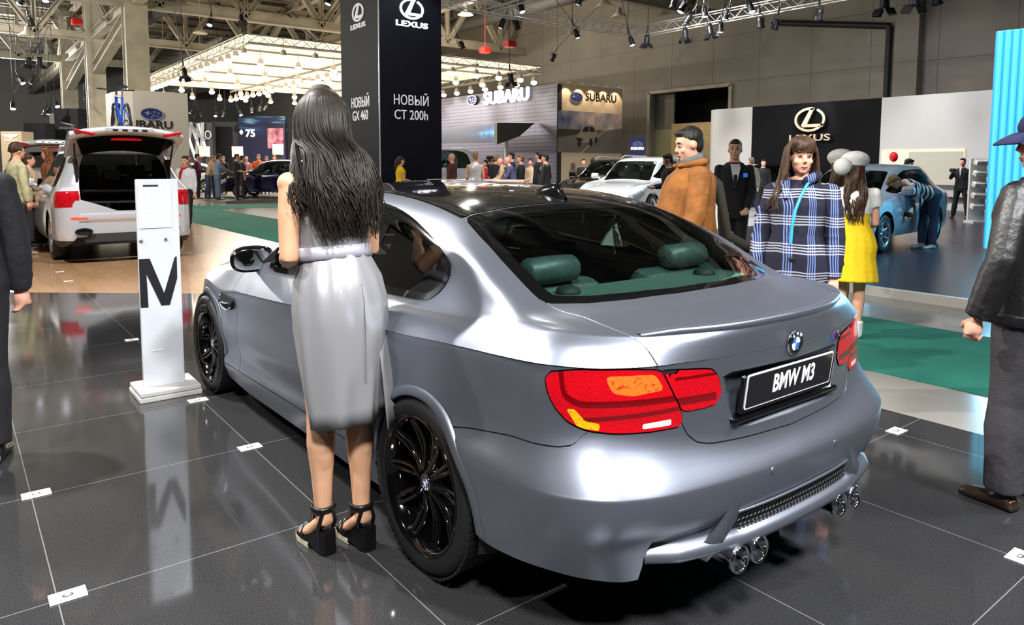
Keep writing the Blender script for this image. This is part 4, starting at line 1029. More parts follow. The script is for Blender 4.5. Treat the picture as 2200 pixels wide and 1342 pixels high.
cl0 = thing('canopy_lamp', 'small burning lamp hanging in the rows under the lit canopy', 'lamp', (0, 0, 0), 0, 'lamps under the lit canopy')
b.build('lamp_body', M_LAMPB, cl0); b = MB(); b.ell((0, 0, .0), (.17, .17, .13), 12, 6); b.build('lamp_face', M_BULB, cl0)
spots_ = [(x, KY0) for x in np.arange(KX0+.4, KX1, 1.05)]+[(x, -13.6) for x in np.arange(KX0+.2, KX1, 1.15)]+[(x, KY1) for x in np.arange(KX0+.5, KX1, 1.5)]+[(x, y) for x in (31, 35.5, 40, 45, 49.5) for y in np.arange(KY0-1.6, KY1, -1.75)]+[(KX0, y) for y in np.arange(KY0-1.5, KY1, -1.4)]
for k, (x, y) in enumerate(spots_):
    if k == 0: cl0.location = (x, y, ZC-.52)
    else: dup(cl0, (x, y, ZC-.52))
# --- slatted building of the far stand: grey wall, lit sign, billboard
c = gd(1193, 36); BX, BY = c.x, c.y; BZ = on(1186, 181, 'y', BY).z
bl = thing('stand_building', 'grey slatted stand building with a glowing wordmark sign', 'stand building', (BX, BY, 0))
def slat():
    m = mat('grey_slats', (128, 126, 138), .35, .35); t = NT(m); v = t.coord('Object'); x = t.xyz(v)
    f = t.math('FRACT', t.math('MULTIPLY', x[2], 5.2)); g = t.math('GREATER_THAN', f, .82); j = t.math('GREATER_THAN', t.math('FRACT', t.math('MULTIPLY', x[0], .62)), .985)
    t.l(t.mix(t.math('MAXIMUM', g, j), lin((94, 91, 106)), lin((60, 58, 68))), t.b.inputs['Base Color']); return m
mb = MB(); mb.box((9.9, -.15, BZ/2), (20, .3, BZ)); mb.build('slatted_wall', slat(), bl)
M = face((on(1015, 215, 'y', BY+.1)), (-1, 0, 0)); o = oval_stars(bl, M.copy(), .42); o.matrix_parent_inverse = bl.matrix_world.inverted(); o.location = (0, 0, 0)
def reloc(o, par): o.data.transform(Matrix.Translation(-Vector(par.location))); o.matrix_parent_inverse = Matrix.Identity(4); return o
reloc(o, bl)
b = MB(); b.text('SUBARU', .95, face(on(1086, 208, 'y', BY+.12), (-1, 0, 0)), .12, bold=.018, sx=1.13); reloc(b.build('lettering', mat('glowing_sign', (255, 255, 255), .4, emit=(250, 248, 255), es=1.8), bl), bl)
bw = 4.55; BZ2 = BZ+.03
bb = thing('billboard_wall', 'cream billboard wall with a car poster beside the slatted building', 'billboard', (BX-.05, BY-.02, 0))
mb = MB(); mb.box((0, -bw/2, BZ2/2), (.1, bw, BZ2)); mb.build('backing_board', mat('cream_board', (236, 212, 180), .7), bb)
M = face((BX-.11, BY-bw*.27, on(1225, 208, 'x', BX-.1).z), (0, -1, 0)); reloc(oval_stars(bb, M, .42), bb)
b = MB(); b.text('SUBARU', .54, face((BX-.11, BY-bw*.66, on(1281, 210, 'x', BX-.1).z), (0, -1, 0)), .02, bold=.006, sx=1.12); reloc(b.build('lettering', M_DARKTXT, bb), bb)
def poster():
    m = mat('poster_print', (110, 110, 110), .4); t = NT(m); v = t.coord('Object'); x = t.xyz(v)
    n = t.n('ShaderNodeTexNoise'); n.inputs['Scale'].default_value = 1.1; n.inputs['Detail'].default_value = 5; t.l(v, n.inputs[0])
    sky = t.ramp(t.math('ADD', n.outputs[0], t.math('MULTIPLY', t.math('ADD', x[1], 1.0), -.07)), [(.38, lin((70, 88, 140))), (.58, lin((160, 156, 166))), (.8, lin((232, 206, 186)))])
    rd = t.ramp(n.outputs[0], [(.3, lin((112, 108, 104))), (.7, lin((136, 130, 124)))])
    hill = t.math('GREATER_THAN', 3.35, x[2]); road = t.math('GREATER_THAN', t.math('ADD', 2.92, t.math('MULTIPLY', x[1], -.13)), x[2])
    c = t.mix(hill, sky.outputs[0], lin((72, 70, 52))); c = t.mix(road, c, rd.outputs[0])
    ln = t.math('LESS_THAN', t.math('ABSOLUTE', t.math('ADD', t.math('SUBTRACT', x[2], 3.18), t.math('MULTIPLY', t.math('ADD', x[1], 3.0), .72))), .03)
    c = t.mix(t.math('MULTIPLY', ln, road), c, lin((214, 190, 140))); t.l(c, t.b.inputs['Base Color']); return m
pz0, pz1 = on(1256, 328, 'x', BX-.1).z, on(1256, 240, 'x', BX-.1).z
mb = MB(); mb.box((-.06, -bw/2-.0, (pz0+pz1)/2), (.03, bw-.06, pz1-pz0)); po = mb.build('road_poster', poster(), bb)
mb = MB(); PM = Matrix.Translation((-.08, -bw*.47, (pz0+pz1)/2-.15)) @ Matrix(((0, 0, -1, 0), (-1, 0, 0, 0), (0, 1, 0, 0), (0, 0, 0, 1)))
mb.prism([(-.85, -.38), (-.88, .0), (-.62, .16), (-.42, .48), (.10, .56), (.42, .40), (.58, .10), (.60, -.12), (.30, -.30), (-.2, -.40)], .01, PM, 0); mb.prism([(-.50, .17), (-.36, .42), (-.04, .46), (-.06, .18)], .006, PM, 1, .01); mb.prism([(.02, .19), (.03, .45), (.20, .44), (.38, .30), (.36, .2)], .006, PM, 1, .01)
mb.prism([(-.86, -.12), (-.48, -.16), (-.46, -.30), (-.86, -.28)], .006, PM, 1, .01)
for x, y, r in ((-.68, -.42, .17), (.12, -.34, .2), (.48, -.22, .15)): mb.prism([(x+r*.62*math.cos(a), y+r*math.sin(a)) for a in np.arange(16)*PI/8], .008, PM, 1, .004)
mb.build('printed_car', [mat('print_silver', (158, 150, 140), .5), mat('print_dark', (38, 36, 34), .5)], bb)
for k in range(5):
    mb = MB(); y = -bw*(.12+.19*k); mb.tube([(0, y, BZ2), (-.3, y, BZ2+.06)], .012, 5); mb.lathe([(.02, .05), (.05, .0), (.0, .0)], 8, Matrix.Translation((-.3, y, BZ2+.02))); mb.build('picture_light', M_LAMPB, bb)
    light('picture_lamp', 'SPOT', (BX-.55, BY+y, BZ2+.12), (BX-.1, BY+y, BZ2-1.4), 60, (1, .82, .6), .04, 80)
# --- bar counter of the far stand
ca, cb = gd(940, 20.8), gd(1132, 20.2); cn = thing('bar_counter', 'long pinkish white bar counter with people leaning on it', 'counter', ((ca.x+cb.x)/2, (ca.y+cb.y)/2, 0), math.atan2((cb-ca).y, (cb-ca).x))
L = (cb-ca).length+.2; mb = MB(); mb.box((-.1, 0, 1.10), (L, .7, .06), bev=.01); mb.build('counter_top', mat('pink_white_top', (246, 216, 196), .35), cn); mb = MB(); mb.box((-.1, -.05, .55), (L-.1, .5, 1.06)); mb.build('counter_front', mat('pale_counter_front', (232, 205, 190), .5), cn)
# hanging screen
s = on(1005, 325, 'y', BY+2.5); hs = thing('hanging_screen', 'wide angled screen glowing with blue sparkle on a white post', 'screen', (0, 0, 0))
def scr():
    m = mat('sparkle_screen', (20, 20, 30), .3); t = NT(m); v = t.coord('Object'); n = t.n('ShaderNodeTexNoise'); n.inputs['Scale'].default_value = 2.2; n.inputs['Detail'].default_value = 8; n.inputs['Roughness'].default_value = .75; t.l(v, n.inputs[0])
    x = t.xyz(t.coord('Generated')); pk = t.math('SUBTRACT', 1., t.math('ADD', t.math('MULTIPLY', t.math('ABSOLUTE', t.math('SUBTRACT', x[2], .55)), 1.3), t.math('MULTIPLY', x[0], 1.6)))
    r = t.ramp(t.math('ADD', t.math('MULTIPLY', n.outputs[0], .7), t.math('MULTIPLY', pk, .5)), [(.42, lin((34, 32, 52))), (.60, lin((40, 70, 130))), (.72, lin((60, 190, 235))), (.85, lin((230, 250, 255)))])
    t.l(r.outputs[0], t.b.inputs['Emission Color']); t.b.inputs['Emission Strength'].default_value = 1.0; return m
yS = BY+2.4; p0, p1, p2, p3 = on(935, 284, 'y', yS), on(1068, 266, 'y', yS), on(1064, 307, 'y', yS), on(935, 312, 'y', yS); q0, q1 = on(1106, 262, 'y', yS-1.6), on(1078, 296, 'y', yS-1.6)
zt, zb = p1.z, p2.z
mb = MB(); mb.add([(p0.x, yS, zt-.1), (p1.x, yS, zt), (p1.x, yS, zb), (p0.x, yS, zb+.1), (p0.x, yS-.12, zt-.1), (p1.x, yS-.12, zt), (p1.x, yS-.12, zb), (p0.x, yS-.12, zb+.1)], [(0, 3, 2, 1), (4, 5, 6, 7), (0, 1, 5, 4), (1, 2, 6, 5), (2, 3, 7, 6), (3, 0, 4, 7)]); mb.build('screen_face', scr(), hs)
mb = MB(); xx = p1.x-.03; mb.add([(xx, yS+.02, zt+.05), (xx-.2, yS-2.2, zt+.12), (xx-.1, yS-1.3, zb+.35), (xx, yS+.02, zb-.08)]+[(xx+.25, yS+.02, zt+.05), (xx, yS-2.2, zt+.12), (xx+.1, yS-1.3, zb+.35), (xx+.25, yS+.02, zb-.08)], [(0, 1, 2, 3), (7, 6, 5, 4), (0, 4, 5, 1), (1, 5, 6, 2), (2, 6, 7, 3), (3, 7, 4, 0)]); mb.build('screen_housing', mat('olive_grey_panel', (84, 82, 72), .5), hs)
mb = MB(); mb.tube([(xx+.2, yS-.7, 0), (xx+.2, yS-.7, zb+.4)], .09, 10); mb.build('post', M_WHITEP, hs)
# --- pale curved panel with the star oval, behind the bicycle
c = gd(291, 30); mb = MB(); pw = 2.12
ph = on(330, 196, 'x', c.x).z
rows = [[(c.x, c.y-pw, z), (c.x, c.y, z), (c.x+.35, c.y+.28, z), (c.x+1.4, c.y+.5, z), (c.x+2.8, c.y+.55, z), (c.x+2.8, c.y-pw, z), (c.x, c.y-pw, z)] for z in (0, ph)]
mb.grid(rows, smooth=False); top = rows[1][:-1]; mb.add(top, [tuple(range(6))[::-1]]); pan = mb.build('brand_panel', mat('pale_grey_panel', (206, 200, 192), .6)); tag(pan, 'tall pale grey panel with a blue star oval behind the bicycle', 'brand panel')
oval_stars(pan, face((c.x-.01, on(326, 245, 'x', c.x).y, on(326, 245, 'x', c.x).z), (0, -1, 0)), .42)
b = MB(); q = on(318, 268, 'x', c.x); b.text('SUBARU', .44, face((c.x-.02, q.y, q.z), (0, -1, 0)), .02, bold=.01, sx=1.18); b.build('lettering', M_DARKTXT, pan)
q = on(241, 250, 'y', c.y+.5); disc_ = MB(); disc(disc_, .5, .42, .03, face((c.x+1.6, c.y+.53, q.z), (-1, .1, 0))); disc_.build('side_emblem', mat('faded_blue', (140, 146, 168), .5), pan)
# --- black and beige banner boxes on the far left
for nm, px0, px1, y0, D, m_, lb in (('black_banner_box', 122, 172, 237, 46, M_BLACKP, 'black banner box with a pale leaping cat emblem on the far left'), ('black_screen_box', 55, 100, 268, 44, mat('blue_black_panel', (12, 12, 22), .4), 'plain black box left of the black banner with the cat emblem'), ('beige_banner_box', 5, 50, 286, 40, mat('beige_panel', (176, 158, 132), .6), 'beige banner box with a pale winged emblem at the far left')):
    a, b_ = gd(px0, D), gd(px1, D); h_ = CP[2]+(356-y0)/FPX*D; cc = (a+b_)/2; u = (b_-a).normalized(); w_ = (b_-a).length
    o = thing(nm, lb, 'banner', (cc.x, cc.y, 0), math.atan2(u.y, u.x)); mb = MB(); mb.box((0, .5, h_/2), (w_, 1, h_)); mb.build('box_panel', m_, o)
    if nm == 'black_banner_box':
        mb = MB(); Mx = Matrix.Translation((.1, -.02, CP[2]+(356-272)/FPX*D)) @ Matrix.Rotation(PI/2, 4, 'X'); mb.prism([(-.5, .12), (-.36, .2), (.0, .12), (.3, .03), (.5, -.02), (.3, -.04), (.05, .02), (-.2, .04), (-.3, .0), (-.25, .08)], .02, Mx); mb.build('cat_emblem', M_SILV, o)
        mb = MB(); mb.text('JAGUAR', .22, Matrix.Translation((.06, -.02, CP[2]+(356-278.5)/FPX*D)) @ Matrix.Rotation(PI/2, 4, 'X'), .02, sx=1.2); mb.build('lettering', M_SILV, o); mb = MB(); mb.box((-w_/2-.16, .4, h_/2-.15), (.3, .8, h_-.3)); mb.build('grey_side_panel', M_CONC, o)
    if nm == 'beige_banner_box':
        mb = MB(); Mx = Matrix.Translation((0, -.02, CP[2]+(356-297)/FPX*D)) @ Matrix.Rotation(PI/2, 4, 'X'); P = [(0, -.14), (.12, -.06), (.3, .0), (.46, .12), (.12, .10), (0, .15)]; mb.prism(P+[(-x, y) for x, y in P[::-1][1:-1]], .02, Mx); mb.build('winged_emblem', mat('lit_cream', (255, 225, 195), .4, emit=(255, 215, 180), es=.6), o)
        mb = MB(); mb.text('BENTLEY', .15, Matrix.Translation((0, -.02, CP[2]+(356-305)/FPX*D)) @ Matrix.Rotation(PI/2, 4, 'X'), .02, sx=1.2); mb.build('lettering', MATS['lit_cream'], o)
# --- far stand under the canopy: lattice, black box, blue wall
def fbox(nm, lb, cat, px0, px1, y0, y1, D, m_, dep=.6):
    a, b_ = gd(px0, D), gd(px1, D); cc = (a+b_)/2; u = (b_-a).normalized(); z0, z1 = CP[2]+(356-y1)/FPX*D, CP[2]+(356-y0)/FPX*D
    o = thing(nm, lb, cat, (cc.x, cc.y, 0), math.atan2(u.y, u.x)); mb = MB(); mb.box((0, dep/2, (z0+z1)/2), ((b_-a).length, dep, z1-z0)); mb.build('panel_body', m_, o); return o, D
def fpos(D, px, py, pc): return ((px-pc)/FPX*D/1.0, -.03, CP[2]+(356-py)/FPX*D)
RX = Matrix.Rotation(PI/2, 4, 'X')
o, D = fbox('black_stand_box', 'large black box under the lit canopy left of the blue wall', 'stand wall', 457, 516, 264, 402, 55, M_BLACKP)
def bluew():
    m = mat('blue_print_wall', (26, 28, 70), .4); t = NT(m); v = t.coord('Generated', (1, 1, 1)); x = t.xyz(v); w = t.n('ShaderNodeTexNoise'); w.inputs['Scale'].default_value = 1.; t.l(t.coord('Generated', (1.2, 1, 14), (0, -.12, 0)), w.inputs[0])
    r = t.ramp(t.math('ADD', w.outputs[0], t.math('MULTIPLY', t.math('SUBTRACT', x[2], .9), .9)), [(.42, lin((30, 30, 66))), (.55, lin((34, 70, 128))), (.66, lin((150, 205, 225)))]); t.l(r.outputs[0], t.b.inputs['Base Color']); return m
o, D = fbox('blue_stand_wall', 'dark blue stand wall with a bright streak and a pink picture', 'stand wall', 515, 614, 252, 402, 55, bluew())
mb = MB(); p = fpos(D, 594, 299, 564.5); mb.box((p[0], -.05, p[2]), (1.2, .06, 1.5)); mb.build('pink_picture', noisy('pink_print', (240, 170, 190), (150, 60, 90), 2.2, .5), o)
mb = MB(); mb.text('75', .75, Matrix.Translation(fpos(D, 540, 289, 564.5)) @ RX, .03, bold=.02); mb.build('lettering', M_LITW, o)
mb = MB(); p = fpos(D, 521, 286, 564.5); mb.prism([(-.14, 0), (0, -.2), (.14, 0), (0, .2)], .03, Matrix.Translation(p) @ RX); mb.build('diamond_emblem', M_LITW, o)
o, D = fbox('lattice_wall', 'grey stand wall with crossed silver beams behind the visitors', 'stand wall', 398, 458, 266, 404, 53, mat('dark_grey_panel', (60, 60, 66), .5))
for k, (x0, y0, x1, y1) in enumerate(((404, 345, 416, 266), (414, 266, 438, 340), (424, 340, 430, 268), (432, 268, 446, 330), (410, 300, 424, 345), (438, 320, 441, 266), (416, 272, 445, 305))):
    a, b_ = Vector(fpos(D, x0, y0, 428)), Vector(fpos(D, x1, y1, 428)); mb = MB(); mb.tube([a+Vector((0, -.12-.02*k, 0)), b_+Vector((0, -.12-.02*k, 0))], .12, 4, smooth=False); mb.build('crossed_beam', M_SILV, o)
mb = MB(); p = fpos(D, 450.5, 292, 428); ring(mb, .24, .3, .06, .06, Matrix.Translation((p[0], -.08, p[2])) @ RX); mb.build('ring_emblem', M_SILV, o)
for k, (px_, py_, D) in enumerate(((511, 335, 42), (598, 330, 42), (440, 335, 43))):
    a = gd(px_, D, .12); o = thing('display_kiosk', ['pale display kiosk behind the man in black by the dark blue car', 'pale display kiosk in front of the pink picture', 'pale display kiosk in front of the crossed beams'][k], 'kiosk', a, YAW-PI/2, 'display kiosks on the far stand'); h_ = CP[2]+(356-py_+14)/FPX*D
    mb = MB(); mb.box((0, .02, h_/2-.2), (.22, .2, h_-.4), bev=.02); mb.build('kiosk_body', M_DARKTRIM, o); mb = MB(); mb.box((0, 0, h_-.3), (.55, .3, .6), bev=.02); mb.build('kiosk_head', mat('cream_kiosk', (240, 222, 196), .5), o); mb = MB(); mb.box((0, -.16, h_-.35), (.45, .03, .35)); mb.build('kiosk_screen', mat('pale_screen', (250, 240, 225), .3, emit=(255, 236, 205), es=.7), o)
# --- long white and black wall of the right-hand stand
YL = -24.; pL = [on(x, y, 'y', YL) for x, y in ((1520, 233), (1617, 228), (1895, 211), (2136, 198))]; LZ = sum(p.z for p in pL)/4
o = thing('stand_wall', 'long white stand wall with a black centre and a metal oval emblem', 'stand wall', (pL[1].x, YL, 0))
def lw(nm, x0, x1, m_):
    mb = MB(); mb.box(((x0+x1)/2-pL[1].x, -.15, LZ/2), (abs(x1-x0), .3, LZ)); return mb.build(nm, m_, o)
xa, xb, xc, xd = [p.x for p in pL]
lw('white_wall_panel', xb, xa-.5, M_WHITEP); lw('black_wall_panel', xc, xb, mat('matt_black_wall', (9, 9, 13), .65, spec=.15)); lw('white_wall_panel', xd-3.5, xc, M_WHITEP)
mb = MB(); n = 8; rr = .6; rows = [[(xa-.5-pL[1].x+rr*math.sin(a), -.6+rr*math.cos(a), z) for z in (0, LZ)] for a in np.linspace(0, PI/2, n)]; mb.grid(rows); mb.build('rounded_wall_end', M_WHITEP, o)
q = on(1742, 257, 'y', YL+.12); M = face((q.x-pL[1].x, .12, q.z), (-1, 0, 0)); oval_L(o, M, .62, M_GOLD, True, .10)
light('sign_wash', 'SPOT', (q.x-.3, YL+1.6, LZ+.5), (q.x, YL, q.z), 160, (.9, .9, 1), .1, 60)
# shop niche in the white wall
a, b_ = on(1895, 322, 'y', YL+.02), on(2070, 392, 'y', YL+.02); nx = (a.x+b_.x)/2-pL[1].x
mb = MB(); mb.box((nx, .02, (a.z+b_.z)/2), (a.x-b_.x, .06, a.z-b_.z)); ni = mb.build('lit_niche', mat('warm_niche', (255, 225, 190), .6, emit=(255, 214, 172), es=.45), o)
mb = MB(); mb.box((nx-.45, .06, (a.z+b_.z)/2-.03), (1.7, .03, a.z-b_.z-.1)); mb.build('niche_door', mat('pale_door_glass', (206, 200, 182), .2), o)
mb = MB(); mb.box((nx, .12, .98), (a.x-b_.x+.4, .25, .08)); mb.build('niche_counter', M_WHITEP, o); mb = MB(); mb.box((nx, .10, .52), (a.x-b_.x+.4, .2, .05)); mb.build('niche_shelf', M_DARKTRIM, o)
# --- glowing turquoise column
def bluecol():
    m = mat('turquoise_light_wall', (60, 190, 240), .5); t = NT(m); x = t.xyz(t.coord('Object'))
    f = t.math('FRACT', t.math('MULTIPLY', x[0], 9.)); r = t.ramp(f, [(.0, lin((70, 205, 245))), (.5, lin((110, 228, 252))), (.9, lin((40, 160, 225)))]); t.l(r.outputs[0], t.b.inputs['Emission Color']); t.b.inputs['Emission Strength'].default_value = 1.0
    t.l(r.outputs[0], t.b.inputs['Base Color']); return m
a = gd(2122, 12.2, .1); h_ = CP[2]+(356-75)/FPX*12.2; o = thing('light_column', 'large glowing turquoise light column at the right edge', 'light column', a, rad(8))
mb = MB(); mb.box((-1.3, -.6, h_/2), (2.6, 1.2, h_-.1), bev=.02); mb.build('glowing_panel', bluecol(), o)
light('blue_glow', 'AREA', (a.x-1.0, a.y+.35, 2.0), (a.x-2.6, a.y+4, .0), 120, (.35, .72, 1), 1.6)
# brochure rack
a = gd(2108, 18.5, .1); o = thing('brochure_rack', 'pale brochure rack with stacked leaflets beside the glowing column', 'rack', a, YAW-PI/2)
mb = MB(); mb.box((0, .12, .82), (.42, .06, 1.64)); mb.box((0, 0, .03), (.5, .4, .06)); mb.build('rack_frame', M_WHITEP, o)
for k in range(5): mb = MB(); mb.box((-.02+.01*k, -.04, .42+.28*k), (.40, .16, .13), M=Matrix.Rotation(.35, 4, 'X'), bev=.02); mb.build('leaflet_stack', noisy('leaflets', (225, 215, 205), (170, 160, 150), 12, .6), o)
# --- small dark blue sign near the doorway
a = gd(1368, 30); o = thing('small_brand_sign', 'small navy sign board with star oval and white wordmark', 'sign', a, YAW-PI/2); z1 = CP[2]+(356-292)/FPX*30
mb = MB(); mb.box((0, 0, z1/2), (.66, .12, z1)); mb.build('sign_board', mat('navy_board', (20, 22, 62), .4), o); Mz = Matrix.Translation((0, -.07, z1-.34)) @ RX; oval_stars(o, Mz, .19)
mb = MB(); mb.text('SUBARU', .125, Matrix.Translation((0, -.07, CP[2]+(356-318)/FPX*30)) @ RX, .02, bold=.008, sx=1.15); mb.build('lettering', M_LITW, o)
# --- white information stand with the big letter
XS = 2.86
o = thing('info_stand', 'white upright information stand with a big black letter and printed sheet', 'information stand', (XS, 1.17, 0))
def sp(px, py): p = on(px, py, 'x', XS); return (p.y-1.17, p.z)
yl, yr = sp(309, 823)[0], sp(398, 818)[0]; zt = sp(325, 385)[1]
mb = MB(); mb.box((.02, (yl+yr)/2, zt/2+.02), (.035, yl-yr, zt-.04), bev=.006); pn = mb.build('upright_panel', mat('white_lacquer', (214, 217, 222), .25, coat=.3), o)
mb = MB(); mb.box((.03, (yl+yr)/2-.01, .016), (.34, .38, .032), bev=.006); mb.box((.03, (yl+yr)/2-.01, .05), (.33, .37, .03), bev=.006); mb.build('foot_plate', M_WHITEP, o)
Mp = Matrix(((0, 0, -1, 0.0), (-1, 0, 0, 0), (0, 1, 0, 0), (0, 0, 0, 1)))
P = [(270+x/2.631, 370+y/2.631) for x, y in ((52, 492), (135, 487), (218, 682), (277, 478), (288, 474), (291, 597), (250, 748), (202, 752), (117, 575), (129, 762), (75, 765))]
P = [sp(*q) for q in P]; P = [(-min(max(y, yr+.001), yl-.0), z) for y, z in P]
mb = MB(); mb.prism(P, .002, Mp); mb.build('big_letter', mat('letter_black', (32, 32, 36), .35), o)
def sheet():
    m = mat('printed_sheet', (222, 226, 234), .3); t = NT(m); x = t.xyz(t.coord('Generated')); f = t.math('FRACT', t.math('MULTIPLY', x[2], 17)); n = t.n('ShaderNodeTexNoise'); n.inputs['Scale'].default_value = 1; t.l(t.coord('Generated', (1, 14, 17)), n.inputs[0])
    g = t.math('MULTIPLY', t.math('GREATER_THAN', f, .6), t.math('GREATER_THAN', n.outputs[0], .46)); g = t.math('MULTIPLY', g, t.math('LESS_THAN', t.math('ABSOLUTE', t.math('SUBTRACT', x[1], .5)), .36))
    t.l(t.mix(g, lin((222, 226, 234)), lin((210, 214, 224))), t.b.inputs['Base Color']); return m
a, b_ = sp(289, 398), sp(366, 488); mb = MB(); mb.box((-.002, (a[0]+b_[0])/2-.012, (a[1]+b_[1])/2), (.004, abs(a[0]-b_[0])-.01, a[1]-b_[1])); mb.build('printed_sheet', sheet(), o)
mb = MB(); mb.box((-.005, yl-.085, sp(300, 399)[1]), (.002, .09, .012)); mb.build('sheet_heading', M_DARKTXT, o)
for px_, py_ in ((303, 517), (356, 513)): q = sp(px_, py_); mb = MB(); mb.ell((-.008, q[0], q[1]), (.008, .011, .011), 10, 6); mb.build('fixing_screw', M_CHROME, o)
mb = MB(); q = sp(338, 752); mb.box((-.001, q[0], q[1]), (.002, .07, .008)); mb.build('maker_label', mat('pale_print', (238, 238, 244), .3), o)
# --- white cards on the floor joints
cards = [(78, 1062), (146, 1280), (537, 961), (425, 860), (1926, 926), (283, 730), (147, 604), (128, 584), (424, 508), (2192, 1196)]
lbs = ['white card on the floor joint by the dark-suited man\'s shoe', 'white floor card nearest the camera, lower left', 'white floor card between the silver coupe and the reflections, by the sill', 'white floor card at the foot of the white information stand', 'white floor card right of the silver coupe\'s rear bumper', 'white floor card left of the information stand', 'small white card on the wooden floor behind the black tiles', 'small white card on the wooden floor under the white off-roader', 'small white card on the wooden floor by the green carpet', 'white floor card at the right edge in front of the capped man']
for k, (x, y) in enumerate(cards):
    p = gp(x, y); mb = MB(); s_ = 1 if k < 5 or k == 9 else .9
    mb.box((0, 0, .002), (.075*s_, .115*s_, .003)); cobj = mb.build('floor_card', mat('card_white', (236, 236, 230), .5)); cobj.location = (p[0], p[1], .001); tag(cobj, lbs[k], 'card', 'white cards on the floor')
    mb = MB(); ring(mb, .012, .018, .006, .0006, Matrix.Translation((0, 0, .0035)), 0, .5, 2*PI-.3, 14); mb.build('card_print', M_DARKTXT, cobj)
# --- lighting trusses and spotlights
M_SPOT = mat('black_spot_body', (16, 16, 17), .45)
M_SPOTF = mat('burning_spot_lens', (255, 255, 255), .3, emit=(235, 240, 255), es=14.)
ZT = 6.6
tc = on(1366, 70, 'z', ZT)
def ztr(px, py): return on(px, py, 'z', ZT)
mb = MB(); e = ztr(948, 14); box_truss(mb, (tc.x, tc.y, ZT), (tc.x, e.y+.6, ZT), .34, 40); tag(mb.build('lighting_truss', M_TRUSSA), 'long aluminium lighting truss running from the dark tower to the right', 'lighting truss', 'aluminium lighting trusses')
mb = MB(); box_truss(mb, (tc.x, tc.y, ZT), (2.0, tc.y, ZT), .34, 40); tag(mb.build('lighting_truss', M_TRUSSA), 'aluminium lighting truss rising to the upper right over the right-hand stand', 'lighting truss', 'aluminium lighting trusses')
e = ztr(1025, 18); mb = MB(); box_truss(mb, (tc.x, e.y, ZT), (4.0, e.y, ZT), .34, 32); tag(mb.build('lighting_truss', M_TRUSSA), 'short aluminium lighting truss branching upwards next to the dark tower', 'lighting truss', 'aluminium lighting trusses')
def spot_proto(barn):
    o = thing('barndoor_light' if barn else 'spotlight', '', 'spotlight', (0, 0, 0)); b = MB()
    b.lathe([(.0, .34), (.07, .33), (.10, .24), (.10, .06), (.135, .0), (.125, .005), (.11, .02), (.0, .03)], 14); b.build('lamp_housing', M_SPOT, o)
    b = MB(); b.tube([(.13, 0, .15), (.13, 0, .34), (.0, 0, .46), (-.13, 0, .34), (-.13, 0, .15)], .014, 5); b.tube([(0, 0, .44), (0, 0, .68)], .03, 6); b.build('bracket', M_SPOT, o)
    b = MB(); b.ell((0, 0, .03), (.105, .105, .035), 12, 6); b.build('lamp_lens', M_SPOTF if not barn else mat('dark_lens', (90, 88, 84), .2), o)
    if barn:
        for k in range(4): b = MB(); a = k*PI/2; b.box((.19*math.cos(a), .19*math.sin(a), -.06), (.012, .24, .17), M=Matrix.Rotation(a, 4, 'Z') @ Matrix.Rotation(-.55, 4, 'Y')); b.build('barn_door', M_SPOT, o)
    return o
PS, PB = spot_proto(False), spot_proto(True)
SP = [(1123, 27, 24, 0), (1075, 60, 25, 0), (1112, 63, 25, 0), (1241, 10, 22, 0), (1241, 82, 25.5, 0), (1359, 98, 26.5, 0), (1389, 95, 26.5, 1), (1446, 17, 22, 0), (1461, 27, 22, 0), (995, 105, 30, 0), (1098, 178, 27, 1), (1472, 50, 24, 0), (1473, 82, 25, 1), (1514, 37, 23, 0), (1527, 74, 24, 1), (1547, 70, 24, 0), (1557, 42, 23, 0), (1616, 27, 22.5, 0), (1635, 60, 22.5, 0), (1663, 64, 22.5, 0), (1758, 44, 21, 0), (1900, 20, 16, 1), (1964, 13, 15, 1), (2012, 10, 15, 0),
      (40, 10, 24, 0), (98, 4, 24, 0), (67, 55, 26, 0), (50, 180, 36, 0), (66, 180, 36, 0), (124, 230, 40, 0), (704, 10, 26, 0), (398, 165, 27, 1), (28, 235, 30, 0), (95, 248, 44, 0), (104, 246, 44, 0), (190, 262, 50, 0), (205, 258, 50, 0), (222, 250, 50, 0), (185, 215, 50, 0), (60, 140, 34, 1), (85, 140, 34, 1), (395, 255, 50, 0), (408, 243, 50, 0), (416, 256, 50, 0), (432, 252, 50, 0), (463, 250, 50, 0), (478, 250, 50, 0), (518, 248, 50, 0), (541, 242, 50, 0), (557, 240, 50, 0), (567, 238, 50, 0), (450, 55, 30, 0), (520, 46, 33, 1), (1185, 130, 37, 0)]
def spot_words(px, py, barn, dark):
    h = 'black barn-door spotlight' if barn else ('unlit black spotlight' if dark else 'burning spotlight')
    if px < 240: w = 'hanging in the roof steel at far left'
    elif py > 235: w = 'in the dark far stand beneath the canopy'
    elif px < 720: w = 'on the left side of the lit canopy'
    elif px < 1240: w = 'on the lighting truss next to the dark tower'
    elif px < 1480: w = 'around the corner of the lighting trusses'
    elif px < 1700: w = 'on the lighting truss above the right doorway'
    else: w = 'high against the beige wall at upper right'
    return h+' '+w, w
first = {0: True, 1: True}
